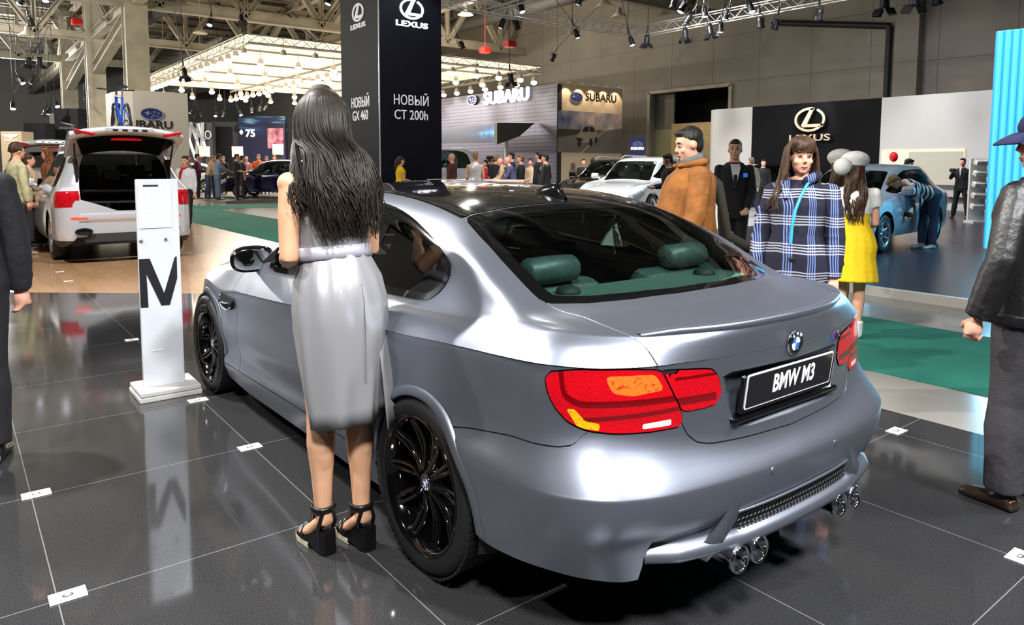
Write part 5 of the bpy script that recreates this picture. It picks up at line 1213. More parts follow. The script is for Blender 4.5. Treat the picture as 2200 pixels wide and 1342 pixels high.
for k, (x, y, D, barn) in enumerate(SP):
    pro = PB if barn else PS; p = Vector(dp(x, y, D)); tl = (rad(random.uniform(-28, 28)), rad(random.uniform(-28, 28)), random.uniform(0, 6)) if not barn else (rad(random.uniform(-15, 15)), rad(random.uniform(-15, 15)), random.uniform(0, 6))
    sc = 1.0 if D < 34 else 1.15
    if first[barn]: o = pro; first[barn] = False; o.location = p; o.rotation_euler = tl
    else: o = dup(pro, p, tl)
    o.scale = (sc, sc, sc); Rm = Matrix.Translation(p) @ o.rotation_euler.to_matrix().to_4x4() @ Matrix.Scale(sc, 4); Ri = Rm.inverted(); t0 = Rm @ Vector((0, 0, .62)); zt_ = 6.5 if 6.0 < p.z < 6.5 and p.y < -5 and x > 940 else 13.99
    b = MB(); b.tube([Ri @ t0, Ri @ Vector((t0.x, t0.y, zt_))], .010, 4); b.build('hanging_rod', M_SPOT, o)
    lb, g = spot_words(x, y, barn, (x, y) in ((995, 105), (1758, 44)))
    o['label'] = lb; o['group'] = 'spotlights '+g
    if (x, y) in ((995, 105), (1758, 44), (520, 46)):
        for ch in o.children:
            if ch.name.startswith('lamp_lens'): ch.data = ch.data.copy(); ch.data.materials.clear(); ch.data.materials.append(mat('dark_lens', (90, 88, 84), .2))
# balloon
p = Vector(dp(1920, 337, 20.5)); o = thing('red_balloon', 'round red balloon floating before the lit niche in the white wall', 'balloon', p); b = MB(); b.ell((0, 0, 0), (.115, .115, .14), 16, 12); b.lathe([(.0, -.16), (.02, -.155), (.008, -.135)], 8); b.build('balloon_skin', mat('balloon_red', (235, 25, 40), .2, coat=.4), o); b = MB(); b.tube([(0, 0, -.15), (.02, 0, -.6), (-.01, .02, -1.2), (.02, .0, -1.60)], .003, 4); b.build('string', M_WHITEP, o)
# ---------------------------------------------------------------- other cars (local: x forward from the rear bumper, z up)
def car_skin(L, W, H, belt, hood, kind, zb=.25):
    """left half of a five-door body as a lofted skin"""
    h = W/2; T = H
    k = {'suv': [(.0, .62), (.05, .80), (.16, .86), (.30, .90)], 'hatch': [(.0, .60), (.05, .78), (.2, .84), (.36, .90)]}[kind]
    # station: x, top height, top half width, belt height, half width, bottom
    hk = hood
    S = [(0.0, belt-.12, .60*h, belt-.16, .78*h, zb+.16), (.03, belt+.0, .64*h, belt-.05, .87*h, zb+.06), (.12, belt+.10, .66*h, belt, .95*h, zb+.02),
         (.30 if kind == 'suv' else .45, T-.22, .66*h, belt+.01, .985*h, zb), (.55 if kind == 'suv' else .85, T-.03, .68*h, belt+.01, h, zb), (.30*L, T, .69*h, belt, h, zb), (.47*L, T-.02, .69*h, belt-.01, h, zb),
         (.56*L, T-.11, .67*h, belt-.02, h, zb), (.635*L, (T+hk)/2+.0, .68*h, belt-.03, h, zb), (.70*L, hk+.06, .70*h, belt-.05, h, zb), (.74*L, hk+.0, .70*h, belt-.06, h, zb),
         (.84*L, hk-.06, .66*h, belt-.13, .98*h, zb), (.93*L, hk-.15, .58*h, hk-.24, .92*h, zb), (.975*L, hk-.24, .50*h, hk-.32, .82*h, zb+.02), (.995*L, hk-.38, .42*h, hk-.44, .70*h, zb+.06), (L, hk-.48, .34*h, hk-.52, .60*h, zb+.14)]
    G = []
    for x, zt, wt, bl, w, zb_ in S:
        d = max(zt-bl, .02); m = (zb_+bl)/2
        G.append([(x, w*.93, zb_), (x, w*.985, zb_+.10), (x, w, m), (x, w*.992, bl-.10*min(1, (bl-zb_)*2)), (x, w*.955, bl), (x, wt+(w*.93-wt)*.55, bl+d*.45), (x, wt, zt-.055*min(1, d*4)), (x, wt*.90, zt-.012), (x, wt*.5, zt+.012), (x, 0, zt+.02)])
    G = crv(crv(np.array(G), 4, 0), [3, 4, 4, 3, 4, 4, 3, 3, 3], 1)
    r, c = G.shape[:2]; V = G.reshape(-1, 3); F = []
    for i in range(r-1):
        for j in range(c-1): a = i*c+j; F += [(a, a+c, a+c+1), (a, a+c+1, a+1)]
    # close the nose and tail
    V = list(V)
    for i, s in ((0, 1), (r-1, -1)):
        z0 = np.mean([G[i, :, 2].min(), G[i, :, 2].max()]); ci = len(V); V.append(np.array([G[i, 0, 0], 0, z0])); bi = len(V); V.append(np.array([G[i, 0, 0], 0, G[i, 0, 2]]))
        idx = [bi]+[i*c+j for j in range(c)]
        for a, b in zip(idx[:-1], idx[1:]): F.append((ci, a, b) if s > 0 else (ci, b, a))
    V = np.array(V); F = np.array(F); fn = np.cross(V[F[:, 1]]-V[F[:, 0]], V[F[:, 2]]-V[F[:, 0]]); out = V[F].mean(1)-np.array([L/2, 0, H*.45]); out[:, 0] *= .3
    fl = (fn*out).sum(1) < 0; F[fl] = F[fl][:, [0, 2, 1]]; fn[fl] *= -1
    N = np.zeros_like(V)
    for q in range(3): np.add.at(N, F[:, q], fn)
    N[np.abs(V[:, 1]) < 1e-6, 1] = 0; N /= np.linalg.norm(N, axis=1, keepdims=True)+1e-12
    return Skin(V, N, F)
M_TAIL = lens_mat('off_roader_tail_lens', (190, 18, 30), (120, 6, 12), 40)
M_HEAD = mat('headlamp_glass', (215, 222, 228), .1, .3, coat=1.)
M_GLOW = mat('burning_headlamp', (255, 255, 255), .2, emit=(240, 245, 255), es=6.)
M_PLAST = mat('grey_bumper_plastic', (58, 58, 60), .6)
M_SILRIM = mat('silver_alloy', (196, 198, 202), .25, .8)
M_CGLASS = glass('car_side_glass', (.30, .38, .36), .9)
M_CSCREEN = glass('car_screen_glass', (.66, .84, .78), .8)
SEATM = mat('beige_seat', (176, 166, 150), .6)
def body(root, sk, P, paint, opening=None, front=True):
    L, W, H, belt, hood, R, xr, xf = P['L'], P['W'], P['H'], P['belt'], P['hood'], P['R'], P['xr'], P['xf']
    for cx in (xr, xf): _, sk = sk.split(lambda V, cx=cx: np.where(V[:, 1] > W*.28, np.hypot(V[:, 0]-cx, V[:, 2]-R)-R-.055, 9))
    xz = lambda V: V[:, [0, 2]]
    w0 = .46 if P['kind'] == 'suv' else .62
    win = rounded([(w0, belt+.05), (w0+.14, H-.16), (w0+.5, H-.085), (.30*L, H-.075), (.47*L, H-.10), (.55*L, H-.20), (.68*L, belt+.06), (.66*L, belt+.03)], .05)
    wn, sk = sk.split(lambda V: sdf(win, xz(V))+np.where((V[:, 1] > W*.30) & (V[:, 2] > belt), 0, 9))
    for xs in ((w0+.50, .03), (.40*L, .045)):
        b, wn = wn.split(lambda V, xs=xs: np.abs(V[:, 0]-xs[0]+(V[:, 2]-belt)*.15*(1 if xs[0] > 1 else -.6))-xs[1])
        b.build('window_pillar', M_BLACKGLOSS, root); b.mirror().build('window_pillar', M_BLACKGLOSS, root)
    wn.build('side_window', M_CGLASS, root); wn.mirror().build('side_window', M_CGLASS, root)
    wy = W/2*.60
    ws = rounded([(.575*L, H*2), (.575*L, -H), (.715*L, -H), (.715*L, H*2)], .01)
    sc, sk = sk.split(lambda V: np.maximum.reduce([.565*L-V[:, 0], V[:, 0]-.705*L, V[:, 1]-wy-(V[:, 0]-.565*L)*.12, hood+.03-V[:, 2]]))
    sc.both().build('windscreen', M_CSCREEN, root)
    if opening is None:
        rx = .46 if P['kind'] == 'suv' else .78
        rs, sk = sk.split(lambda V: np.maximum.reduce([V[:, 0]-rx, V[:, 1]-wy*.97, belt+.07-V[:, 2], V[:, 2]-(H-.085)])); rs.both().build('rear_window', M_CGLASS, root)
    else:
        _, sk = sk.split(lambda V: sdf(opening, V[:, 1:])+np.where(V[:, 0] < .75, 0, 9))
    if front:
        hl = rounded([(.885*L, hood-.30), (.90*L, hood-.17), (.985*L, hood-.31), (.99*L, hood-.42), (.955*L, hood-.43)], .02)
        h_, sk = sk.split(lambda V: sdf(hl, xz(V))+np.where(V[:, 1] > W*.19, 0, 9)); h_.push(.004).build('headlamp', M_HEAD, root); h_.push(.004).mirror().build('headlamp', M_HEAD, root)
        g_, sk = sk.split(lambda V: np.maximum.reduce([.93*L-V[:, 0], V[:, 1]-W*.19-.0*V[:, 2], np.abs(V[:, 2]-(hood-.47))-.10])); g_.both().build('front_grille', P.get('grille') or M_STEEL, root)
        lo, sk = sk.split(lambda V: np.maximum.reduce([.9*L-V[:, 0], V[:, 1]-W*.30, np.abs(V[:, 2]-.36)-.07])); lo.both().build('lower_intake', M_GAP, root)
    tl = rounded([(-.1, belt-.24), (-.1, belt+.0), (.30, belt-.02), (.36, belt-.09), (.20, belt-.26)], .02)
    t_, sk = sk.split(lambda V: sdf(tl, xz(V))+np.where(V[:, 1] > W*.33, 0, 9)); t_.push(.004).build('tail_lamp', M_TAIL, root); t_.push(.004).mirror().build('tail_lamp', M_TAIL, root)
    lw, sk = sk.split(lambda V: V[:, 2]-P.get('clad', .33)); cm_ = P.get('cladm') or paint
    lr, lw = lw.split(lambda V: V[:, 0]-xr); lf, lw = lw.split(lambda V: xf-V[:, 0]); 
    for q_, n_ in ((lr, 'rear_skirt'), (lf, 'front_skirt')):
        q_ = q_.compact() if len(q_.F) else q_
        if len(q_.F) and q_.V[:, 1].min() > .01: q_.build(n_, cm_, root); q_.mirror().build(n_, cm_, root)
        elif len(q_.F): q_.both().build(n_, cm_, root)
    lw.build('door_sill', cm_, root); lw.mirror().build('door_sill', cm_, root)
    for xs in (.385*L, .635*L):
        sd = lambda V, xs=xs: np.where((V[:, 1] > W*.3) & (V[:, 2] < belt+.02), np.abs(V[:, 0]-xs)-.006, 9)
        b, sk = sk.split(sd); b.both().push(-.003).build('door_gap', M_GAP, root)
    sk.both().build('car_body', paint, root)
    for sy in (1, -1):
        for cx in (xr, xf): wheel(root, 'wheel', (cx, sy*(W/2-.14), R), sy, R, R*.68, .24, 7, P.get('rim') or M_SILRIM, cap=False, double=False, detail=False)
        m = MB(); m.box((.645*L, sy*(W/2+.10), belt+.08), (.12, .22, .15), bev=.05); m.tube([(.645*L, sy*(W/2-.05), belt+.02), (.645*L, sy*(W/2+.06), belt+.05)], .03, 6); m.build('door_mirror', paint, root)
        for x in (.30*L, .50*L): m = MB(); m.box((x, sy*(W/2+.008), belt-.12), (.2, .03, .03), bev=.01); m.build('door_handle', P.get('hand') or paint, root)
    m = MB(); m.box((L*.5, 0, .30), (L*.8, W*.74, .12)); m.build('underbody', M_GAP, root)
    m = MB(); m.box((L*.38, 0, .62), (L*.52, W*.86, .04)); m.build('cabin_floor', M_DARKTRIM, root); m = MB(); m.box((.655*L, 0, belt-.12), (.4, W*.82, .22), bev=.05); m.build('dashboard', M_DARKTRIM, root)
    for x in (.27*L, .46*L):
        for y in (.36, -.36):
            m = MB(); m.box((x, y, belt-.12), (.16, .5, .66), M=Matrix.Rotation(-.2, 4, 'Y'), bev=.05); m.box((x-.1, y, belt+.30), (.1, .28, .17), bev=.04); m.build('seat', P.get('seat') or M_LEATHER, root)
def make_car(name, label, P, paint, loc, rz, rails=True, opening=None, front=True):
    root = thing(name, label, 'car', loc, rz)
    body(root, car_skin(P['L'], P['W'], P['H'], P['belt'], P['hood'], P['kind']), P, paint, opening, front)
    if rails:
        for sy in (1, -1): m = MB(); y = sy*P['W']*.325; m.tube([(.62, y, P['H']-.03), (.75, y, P['H']+.05), (.45*P['L'], y, P['H']+.05), (.50*P['L'], y, P['H']-.03)], .022, 6); m.build('roof_rail', M_SILV, root)
    return root
SUV = dict(L=4.80, W=1.90, H=1.72, belt=1.08, hood=1.06, R=.37, xr=1.02, xf=3.86, kind='suv', clad=.40)
HAT = dict(L=4.35, W=1.77, H=1.46, belt=.94, hood=.92, R=.32, xr=.82, xf=3.45, kind='hatch', clad=.30)
P_WHITE = mat('white_car_paint', (236, 238, 240), .16, .0, coat=1.); P_SILW = mat('silver_white_paint', (222, 226, 234), .2, .3, coat=1.)
P_BLACK = mat('black_car_paint', (12, 13, 18), .12, .1, coat=1.); P_BLUE = mat('navy_car_paint', (18, 20, 66), .12, .2, coat=1.); P_ICE = mat('ice_silver_paint', (186, 198, 212), .25, .15, coat=1.)
# silver-white off-roader with raised tailgate, seen from behind
OX, OY = 10.42, .02
opn = rounded([(-.7, .80), (.63, .80), (.645, 1.12), (.60, 1.50), (.52, 1.68), (-.7, 1.68)], .03)
X5P = dict(SUV, L=4.85, W=1.96, H=1.77, belt=1.12, hood=1.10, R=.375, xr=.98, xf=3.91, clad=.36, cladm=M_PLAST, seat=M_DARKTRIM)
off = make_car('off_road_car', 'silver white off-road car with raised tailgate and a bicycle on its roof', X5P, P_SILW, (OX, OY, 0), 0, True, opn)
m = MB(); m.box((.80, 0, .93), (1.3, 1.2, .03)); m.box((1.45, 0, 1.05), (.05, 1.3, .36)); m.build('boot_floor', M_DARKTRIM, off)
for sy in (1, -1): m = MB(); m.box((.75, sy*.66, 1.2), (1.2, .03, .8)); m.build('boot_side_lining', M_DARKTRIM, off)
m = MB(); m.box((.28, 0, 1.10), (.04, 1.2, .04)); m.box((.30, 0, 1.115), (.2, 1.15, .02)); m.build('luggage_cover', M_BLACKPL, off)
for y in (.42, 0, -.42): m = MB(); m.box((1.30, y, 1.33), (.11, .3, .17), bev=.04); m.build('headrest', mat('grey_headrest', (98, 96, 92), .7), off)
rows = [[(x, y, z) for y in np.linspace(-.66*q, .66*q, 13)] for x, z, q in ((.02, .80, 1), (-.01, .76, 1.02), (.0, .63, 1.02), (.05, .60, 1.0))]
m = MB(); m.grid(rows); m.build('lower_tailgate', P_SILW, off)
# bumper details
m = MB(); m.prism(rounded([(-.62, .33), (.62, .33), (.55, .46), (-.55, .46)], .03).tolist(), .05, Matrix(((0, 0, -1, .02), (-1, 0, 0, 0), (0, 1, 0, 0), (0, 0, 0, 1)))); m.build('bumper_insert', M_PLAST, off)
for sy in (1, -1):
    Mx = Matrix(((0, 0, -1, .035), (-1, 0, 0, sy*.62), (0, 1, 0, .50), (0, 0, 0, 1)))
    m = MB(); m.prism(rounded([(-.08, -.035), (.08, -.035), (.095, .035), (-.095, .035)], .03).tolist(), .09, Mx); ring(m, .12, .055, .022, .11, Mx, 1); m.build('exhaust_trim', [M_GAP, M_CHROME], off)
    m = MB(); m.box((.03, sy*.66, .70), (.08, .24, .05), bev=.02); m.build('bumper_reflector', mat('lit_reflector', (255, 60, 50), .2, emit=(255, 70, 50), es=1.2), off)
# tailgate swung up
tg = MB(); sec = [(.42, 1.725), (.20, 1.83), (-.10, 1.92), (-.34, 1.985), (-.42, 2.03), (-.40, 2.075), (-.30, 2.10), (.0, 2.06), (.25, 1.94), (.45, 1.80), (.42, 1.725)]
rows = []
for t in np.linspace(-1, 1, 17):
    e = abs(t)**6; rows.append([(x+.10*e*(x < .0), .78*t, z-.10*t*t) for x, z in sec])
tg.grid(rows, smooth=True); tg.add(rows[0][:-1], [tuple(range(10))]); tg.add(rows[-1][:-1], [tuple(range(10))[::-1]]); tgo = tg.build('tailgate', P_SILW, off)
tg = MB(); tg.grid([[(x, .69*t*(1-.05*q), z-.10*(.69*t/.78)**2-.016) for t in np.linspace(-1, 1, 9)] for q, (x, z) in enumerate(((-.27, 1.966), (-.10, 1.918), (.06, 1.872), (.20, 1.828), (.36, 1.752)))]); tg.build('tailgate_window', mat('dark_tailgate_glass', (26, 30, 28), .08, coat=1.), tgo)
tg = MB(); tg.box((-.10, 0, 1.896), (.05, .42, .02)); tg.build('brake_light', mat('red_brake_light', (235, 25, 25), .2, emit=(240, 20, 20), es=.5), tgo)
tg = MB(); tg.box((-.425, 0, 2.03), (.02, .66, .06), M=Matrix.Rotation(.2, 4, 'Y'), bev=.008); tg.build('number_plate_recess', M_SILV, tgo)
for y in (.2, .07, -.07, -.2): tg = MB(); tg.box((-.438, y, 2.03), (.012, .07, .028)); tg.build('plate_light', M_GAP, tgo)
for sy in (1, -1): tg = MB(); tg.box((-.375, sy*.60, 1.985), (.10, .26, .05), M=Matrix.Rotation(sy*.2, 4, 'X'), bev=.01); tg.build('gate_lamp', M_TAIL, tgo); tg = MB(); tg.tube([(.30, sy*.66, 1.25), (-.02, sy*.69, 1.86)], .014, 6); tg.build('gas_strut', M_BLACKPL, off)
# second off-roader beyond it, tailgate up as well
off2 = make_car('off_road_car', 'dark off-road car with raised tailgate left behind the silver white one', dict(X5P, seat=None), P_BLACK, gd(112, 17.4), 0, True, opn)
t2 = tgo.copy(); COL.objects.link(t2); t2.parent = off2; t2.data = t2.data.copy(); t2.data.materials.clear(); t2.data.materials.append(mat('pale_green_paint', (200, 210, 205), .2, coat=1.))
for ch in list(tgo.children): c = ch.copy(); COL.objects.link(c); c.parent = t2
m = MB(); m.box((.9, 0, 1.38), (.04, 1.0, .42)); m.build('white_side_screen', M_WHITEP, off2)
# bicycle on the roof
def bicycle():
    bk = thing('bicycle', 'blue mountain bicycle standing on the roof of the silver white off-road car', 'bicycle', (OX+1.55, OY-.22, 1.86), 0)
    for nm, x in (('wheel', -.50), ('wheel', .54)):
        w = MB(); Mw = Matrix.Translation((x, 0, .34)) @ Matrix.Rotation(PI/2, 4, 'X'); w.lathe([(.325+.022*math.cos(a), .022*math.sin(a)) for a in np.linspace(0, 2*PI, 9)], 32, Mw); wo = w.build(nm, M_RUBBER, bk)
        w = MB(); w.lathe([(.30, -.012), (.306, 0), (.30, .012), (.29, 0), (.30, -.012)], 32, Mw)
        for k in range(14): a = 2*PI*k/14; w.tube([Mw @ Vector((.02*math.cos(a), .02*math.sin(a), .03*(-1)**k)), Mw @ Vector((.295*math.cos(a+.2), .295*math.sin(a+.2), 0))], .0022, 3, caps=False)
        w.lathe([(0, -.05), (.025, -.05), (.025, .05), (0, .05)], 10, Mw); w.build('spoked_rim', M_SILRIM, wo)
    B = mat('bicycle_blue', (24, 80, 190), .25, coat=1.)
    f = MB(); bb_, st, ht, hb = (-.06, 0, .33), (-.20, 0, .80), (.33, 0, .86), (.37, 0, .72)
    for a, b, r in ((bb_, st, .02), (st, ht, .02), (bb_, hb, .026), (ht, hb, .026)): f.tube([a, b], r, 8)
    for sy in (1, -1): f.tube([(-.06, 0, .33), (-.50, sy*.06, .34)], .012, 6); f.tube([(-.50, sy*.06, .34), (-.20, 0, .76)], .011, 6)
    f.build('frame', B, bk)
    f = MB()
    for sy in (1, -1): f.tube([(.37, sy*.05, .72), (.54, sy*.055, .34)], .018, 8)
    f.tube([(.37, .06, .72), (.37, -.06, .72)], .022, 6); f.build('fork', M_BLACKPL, bk)
    f = MB(); f.tube([(.33, 0, .86), (.32, 0, .95), (.38, 0, .97)], .018, 6); f.tube([(.33, .30, .98), (.37, .1, .97), (.37, -.1, .97), (.33, -.30, .98)], .013, 6); f.build('handlebar', M_BLACKPL, bk)
    f = MB(); f.tube([(-.20, 0, .80), (-.235, 0, .95)], .014, 6); f.build('seat_post', M_SILRIM, bk); f = MB(); f.tube([(-.38, 0, .965), (-.28, 0, .97), (-.10, 0, .955)], [.07, .055, .02], 8, squash=.4); f.build('saddle', M_BLACKPL, bk)
    f = MB(); f.lathe([(.0, -.01), (.09, -.008), (.09, .008), (0, .01)], 16, Matrix.Translation((-.06, -.05, .33)) @ Matrix.Rotation(PI/2, 4, 'X')); f.tube([(-.06, -.06, .33), (.06, -.07, .22)], .01, 5); f.tube([(-.06, .06, .33), (-.18, .07, .44)], .01, 5); f.build('crank', M_SILRIM, bk)
    f = MB(); f.box((0, 0, -.02), (1.4, .06, .035)); f.tube([(-.06, .0, .0), (-.06, .0, .30)], .012, 6); f.build('roof_carrier', M_SILRIM, bk)
bicycle()
# cars of the other stands
def nose_at(px, D, z, ang, L): p = gd(px, D, z); return (p.x-L*math.cos(ang), p.y-L*math.sin(ang), z)
def frm(px, D, z=0.): p = gd(px, D, z); return p
ag = YAW+rad(146)
make_car('white_off_road_car', 'white off-road car with silver roof rails facing the camera behind the brown jacket', dict(SUV, seat=SEATM, H=1.66, hood=1.02), P_WHITE, nose_at(1292, 17.6, .10, ag, 4.8), ag, True)
make_car('dark_off_road_car', 'dark blue off-road car with roof rails left of the white one', dict(SUV, seat=SEATM, H=1.66, hood=1.02), P_BLACK, nose_at(1236, 21.0, .10, ag, 4.8), ag, True)
ag2 = YAW+PI/2-.06
make_car('navy_car', 'dark navy car on the far show stand surrounded by visitors', dict(HAT, L=4.5, H=1.60, belt=1.0, hood=.98, seat=SEATM), P_BLUE, nose_at(480, 31.9, .13, ag2, 4.5), ag2, False)
p = frm(478, 38, .13); make_car('silver_far_car', 'silver car behind the visitors left of the navy hatchback', dict(HAT), P_SILW, (p.x, p.y, .13), YAW+PI/2+.4, False)
ag3 = YAW+PI/2+.35; p = frm(1026, 26.5, .13)
make_car('white_stand_car', 'white off-road car behind the bar counter by the dark tower', dict(SUV, H=2.0, belt=1.25, hood=1.2), P_WHITE, (p.x, p.y, .13), ag3, False)
p = frm(1650, 22.0, .06); c_ = make_car('black_stand_car', 'black car with one burning headlamp before the black wall', dict(SUV, H=1.55, belt=1.0, hood=.98), P_BLACK, (p.x+3.4, p.y-3.2, .06), rad(180+52), False)
for k in (0,): m = MB(); q = on(1677, 365, 'y', p.y+.1); m.ell((4.55, .62, .72), (.10, .10, .10)); m.build('burning_lamp', M_GLOW, c_)
a, b_ = gp(1902, 544, .1), gp(1976, 528, .1); dv = np.array(b_-a); ang = math.atan2(-dv[1], -dv[0])
HP = dict(HAT, seat=None); R_ = Matrix.Rotation(ang, 3, 'Z')
o_ = R_ @ Vector((HP['xf'], HP['W']/2, 0)); 
make_car('ice_silver_car', 'ice silver hatchback on the dark stand with a man leaning into it', HP, P_ICE, (a[0]-o_.x, a[1]-o_.y, .10), ang, False)
# ---------------------------------------------------------------- people (local: face +x, left +y, z up)
M_SKIN = noisy('skin_fair', (226, 172, 146), (214, 156, 130), 18, .62, spec=.25); M_SKIN2 = noisy('skin_warm', (214, 160, 120), (204, 146, 106), 18, .62, spec=.25)
def hairm(n, c): return noisy(n, c, tuple(int(v*.6) for v in c), 30, .5, bump=.5, bscale=60, spec=.35, stretch=(1, 1, .35))
HAIR = {'dark': hairm('dark_hair', (38, 30, 25)), 'brown': hairm('brown_hair', (78, 52, 34)), 'fair': hairm('fair_hair', (166, 128, 84)), 'grey': hairm('grey_hair', (122, 114, 106)), 'ginger': hairm('ginger_hair', (146, 82, 42))}
M_EYEW = mat('eye_white', (196, 190, 184), .5); M_IRIS = mat('iris_brown', (50, 36, 28), .2); M_LIP = mat('lips', (186, 104, 98), .45); M_SHOE = mat('black_shoe', (16, 15, 15), .35)
def cloth(name, c, k=.86, sc=14, rough=.85, bump=.25): return noisy(name, c, tuple(int(v*k) for v in c), sc, rough, bump=bump, bscale=26)
def fuse(name, mb, voxel, m, parent, smooth=3, label=None, disp=0.):
    """closed shapes grown together into one continuous skin"""
    me = mb.mesh(name, m); ob = bpy.data.objects.new(name, me); COL.objects.link(ob)
    r = ob.modifiers.new('r', 'REMESH'); r.mode = 'VOXEL'; r.voxel_size = voxel; r.use_smooth_shade = True
    s = ob.modifiers.new('s', 'SMOOTH'); s.factor = .5; s.iterations = smooth
    dg = bpy.context.evaluated_depsgraph_get(); dg.update(); nm = bpy.data.meshes.new_from_object(ob.evaluated_get(dg))
    bpy.data.objects.remove(ob); bpy.data.meshes.remove(me)
    if not len(nm.materials): nm.materials.append(m)
    nm.polygons.foreach_set('use_smooth', [True]*len(nm.polygons)); nm.name = name
    o = bpy.data.objects.new(name, nm); COL.objects.link(o); o.parent = parent
    if label: o['label'] = label
    return o
ARMS = {'down': ((.04, .16, -1), (.14, .02, -1)), 'front': ((.15, .10, -1), (.95, -.22, -.15)), 'low': ((.12, .12, -1), (.65, -.30, -.75)), 'reach': ((.55, .08, -.8), (.95, -.05, -.25)), 'cam': ((.55, .22, -.75), (.65, -.50, .75)), 'fold': ((.10, .18, -1), (.55, -.85, -.05)), 'hip': ((-.1, .5, -.9), (.5, -.45, -.75)), 'pocket': ((-.12, .26, -1), (.32, -.12, -1)), 'chin': ((.45, .05, -.9), (.55, -.30, .85)), 'lean': ((.75, .15, -.75), (.75, -.10, -.7)), 'back': ((-.2, .2, -1), (.0, -.1, -1))}
class Fig:
    def __init__(s, label, loc, rz, H=1.75, lean=0, w=1., arms=('down', 'down'), legs=((0, 0), (0, 0)), head=(0, 0), sex='m', spread=.09, skin=None, name='person', group=None):
        s.root = thing(name, label, 'person', loc, rz, group); s.k = H/1.75; s.w = w; s.sex = sex; s.skin = skin or M_SKIN; k = s.k
        L = rad(lean); s.L = L; P0 = Vector((0, 0, .92*k)); s.P0 = P0
        ax = Vector((math.sin(L), 0, math.cos(L))); s.ax = ax; s.fw = Vector((math.cos(L), 0, -math.sin(L)))
        s.sp = lambda z, f=0., y=0.: P0 + ax*((z-.92)*k) + s.fw*f*k + Vector((0, y*k, 0))
        s.arms = []
        for sd, a in ((1, arms[0]), (-1, arms[1])):
            ua, fa = ARMS[a] if isinstance(a, str) else a; sh = s.sp(1.412, -.01, sd*.176*w)
            T = lambda v: (s.fw*v[0]*.8+Vector((v[0]*.2, 0, 0))+Vector((0, sd*v[1], 0))+(ax*.5+Vector((0, 0, .5)))*v[2]).normalized()
            el = sh+T(ua)*.30*k; wr = el+T(fa)*.26*k; s.arms.append((sh, el, wr, T(fa), sd))
        s.legs = []
        for sd, (th, sn) in ((1, legs[0]), (-1, legs[1])):
            hp = Vector((0, sd*.088*k*w**.5, .90*k)); t, n = rad(th), rad(sn); kn = hp+Vector((math.sin(t), sd*(spread-.088)*.5/.42, -math.cos(t)))*.42*k; an = kn+Vector((math.sin(t-n), sd*(spread-.088)*.5/.42, -math.cos(t-n)))*.40*k; s.legs.append((hp, kn, an, sd, t-n))
        lo = min(l[2].z for l in s.legs)-.08*k; s.dz = -lo
        for l in s.legs: pass
        s.hc = s.sp(1.635, .02); s.hy, s.hp = rad(head[0]), rad(head[1])
        s.HM = Matrix.Translation(s.hc) @ Matrix.Rotation(s.hy, 4, 'Z') @ Matrix.Rotation(L*.6+s.hp, 4, 'Y')
        s.root.location = Vector(loc)+Vector((0, 0, s.dz))
    def h(s, x, y, z): return s.HM @ Vector((x*s.k, y*s.k, z*s.k))
    def torso(s, mb, inf=0., z0=.80, z1=1.50, n=16, hem=None, belly=0.):
        f = s.sex == 'f'; w = s.w
        prof = [(.80, .150, .115, 0), (.90, .168 if not f else .178, .118, 0), (1.0, .158 if not f else .165, .112, .0), (1.12, .146 if not f else .125, .100, .005), (1.22, .158 if not f else .138, .108, .008), (1.32, .172 if not f else .152, .118 if not f else .125, .008), (1.40, .168 if not f else .144, .104, -.004), (1.45, .118 if not f else .100, .080, -.012), (1.50, .068, .062, -.008)]
        pts, rs, sq = [], [], []
        zs = sorted(set([z0]+[p[0] for p in prof if z0 < p[0] < z1]+[z1]))
        for z in zs:
            hw = np.interp(z, [p[0] for p in prof], [p[1] for p in prof])*w; hd = np.interp(z, [p[0] for p in prof], [p[2] for p in prof])*w; fo = np.interp(z, [p[0] for p in prof], [p[3] for p in prof])
            if z < .80: hw, hd = hw*1.02, hd*1.04
            b = belly*math.exp(-((z-1.08)/.16)**2)
            if hem and z < 1.1: u = (1.1-z)/(1.1-z0); hw += hem*u; hd += hem*u
            i = inf*(1 if z < 1.42 else .55)
            pts.append(s.sp(z, fo+b*.6)); rs.append((hw+i)*s.k); sq.append((hd+i+b)/(hw+i))
        up = [pts, rs, sq]; o = len(mb.v); n_ = n; vs = []; fs = []
        for p, r, q in zip(*up):
            for a in range(n_): t = 2*PI*a/n_; vs.append(p+Vector((0, 1, 0))*r*math.cos(t)*1.0+s.fw*r*q*math.sin(t))
        for i in range(len(pts)-1):
            for a in range(n_): b_ = (a+1) % n_; fs.append((i*n_+a, i*n_+b_, (i+1)*n_+b_, (i+1)*n_+a))
        fs += [tuple(range(n_))[::-1], tuple(range((len(pts)-1)*n_, len(pts)*n_))]
        mb.add(vs, fs, 0, True)
    def arm(s, mb, i, inf=0., t1=1., shoulder=True):
        sh, el, wr, fd, sd = s.arms[i]; k = s.k; g = (.9 if s.sex == 'f' else 1.)*s.w**.5
        inn = s.sp(1.40, -.01, sd*.10*s.w)
        R = [.040, .046, .046, .040, .042, .036, .027]; P = [inn, sh-Vector((0, 0, .008*k)), sh.lerp(el, .45), el, el.lerp(wr, .25), el.lerp(wr, .6), wr]
        m = max(3, round(len(P)*t1)); P, R = P[:m], R[:m]
        mb.tube(P, [(r*g+inf)*k for r in R], 10); mb.ell(sh-Vector((0, 0, .014*k)), [(.050*g+inf*.85)*k]*3, 10, 6)
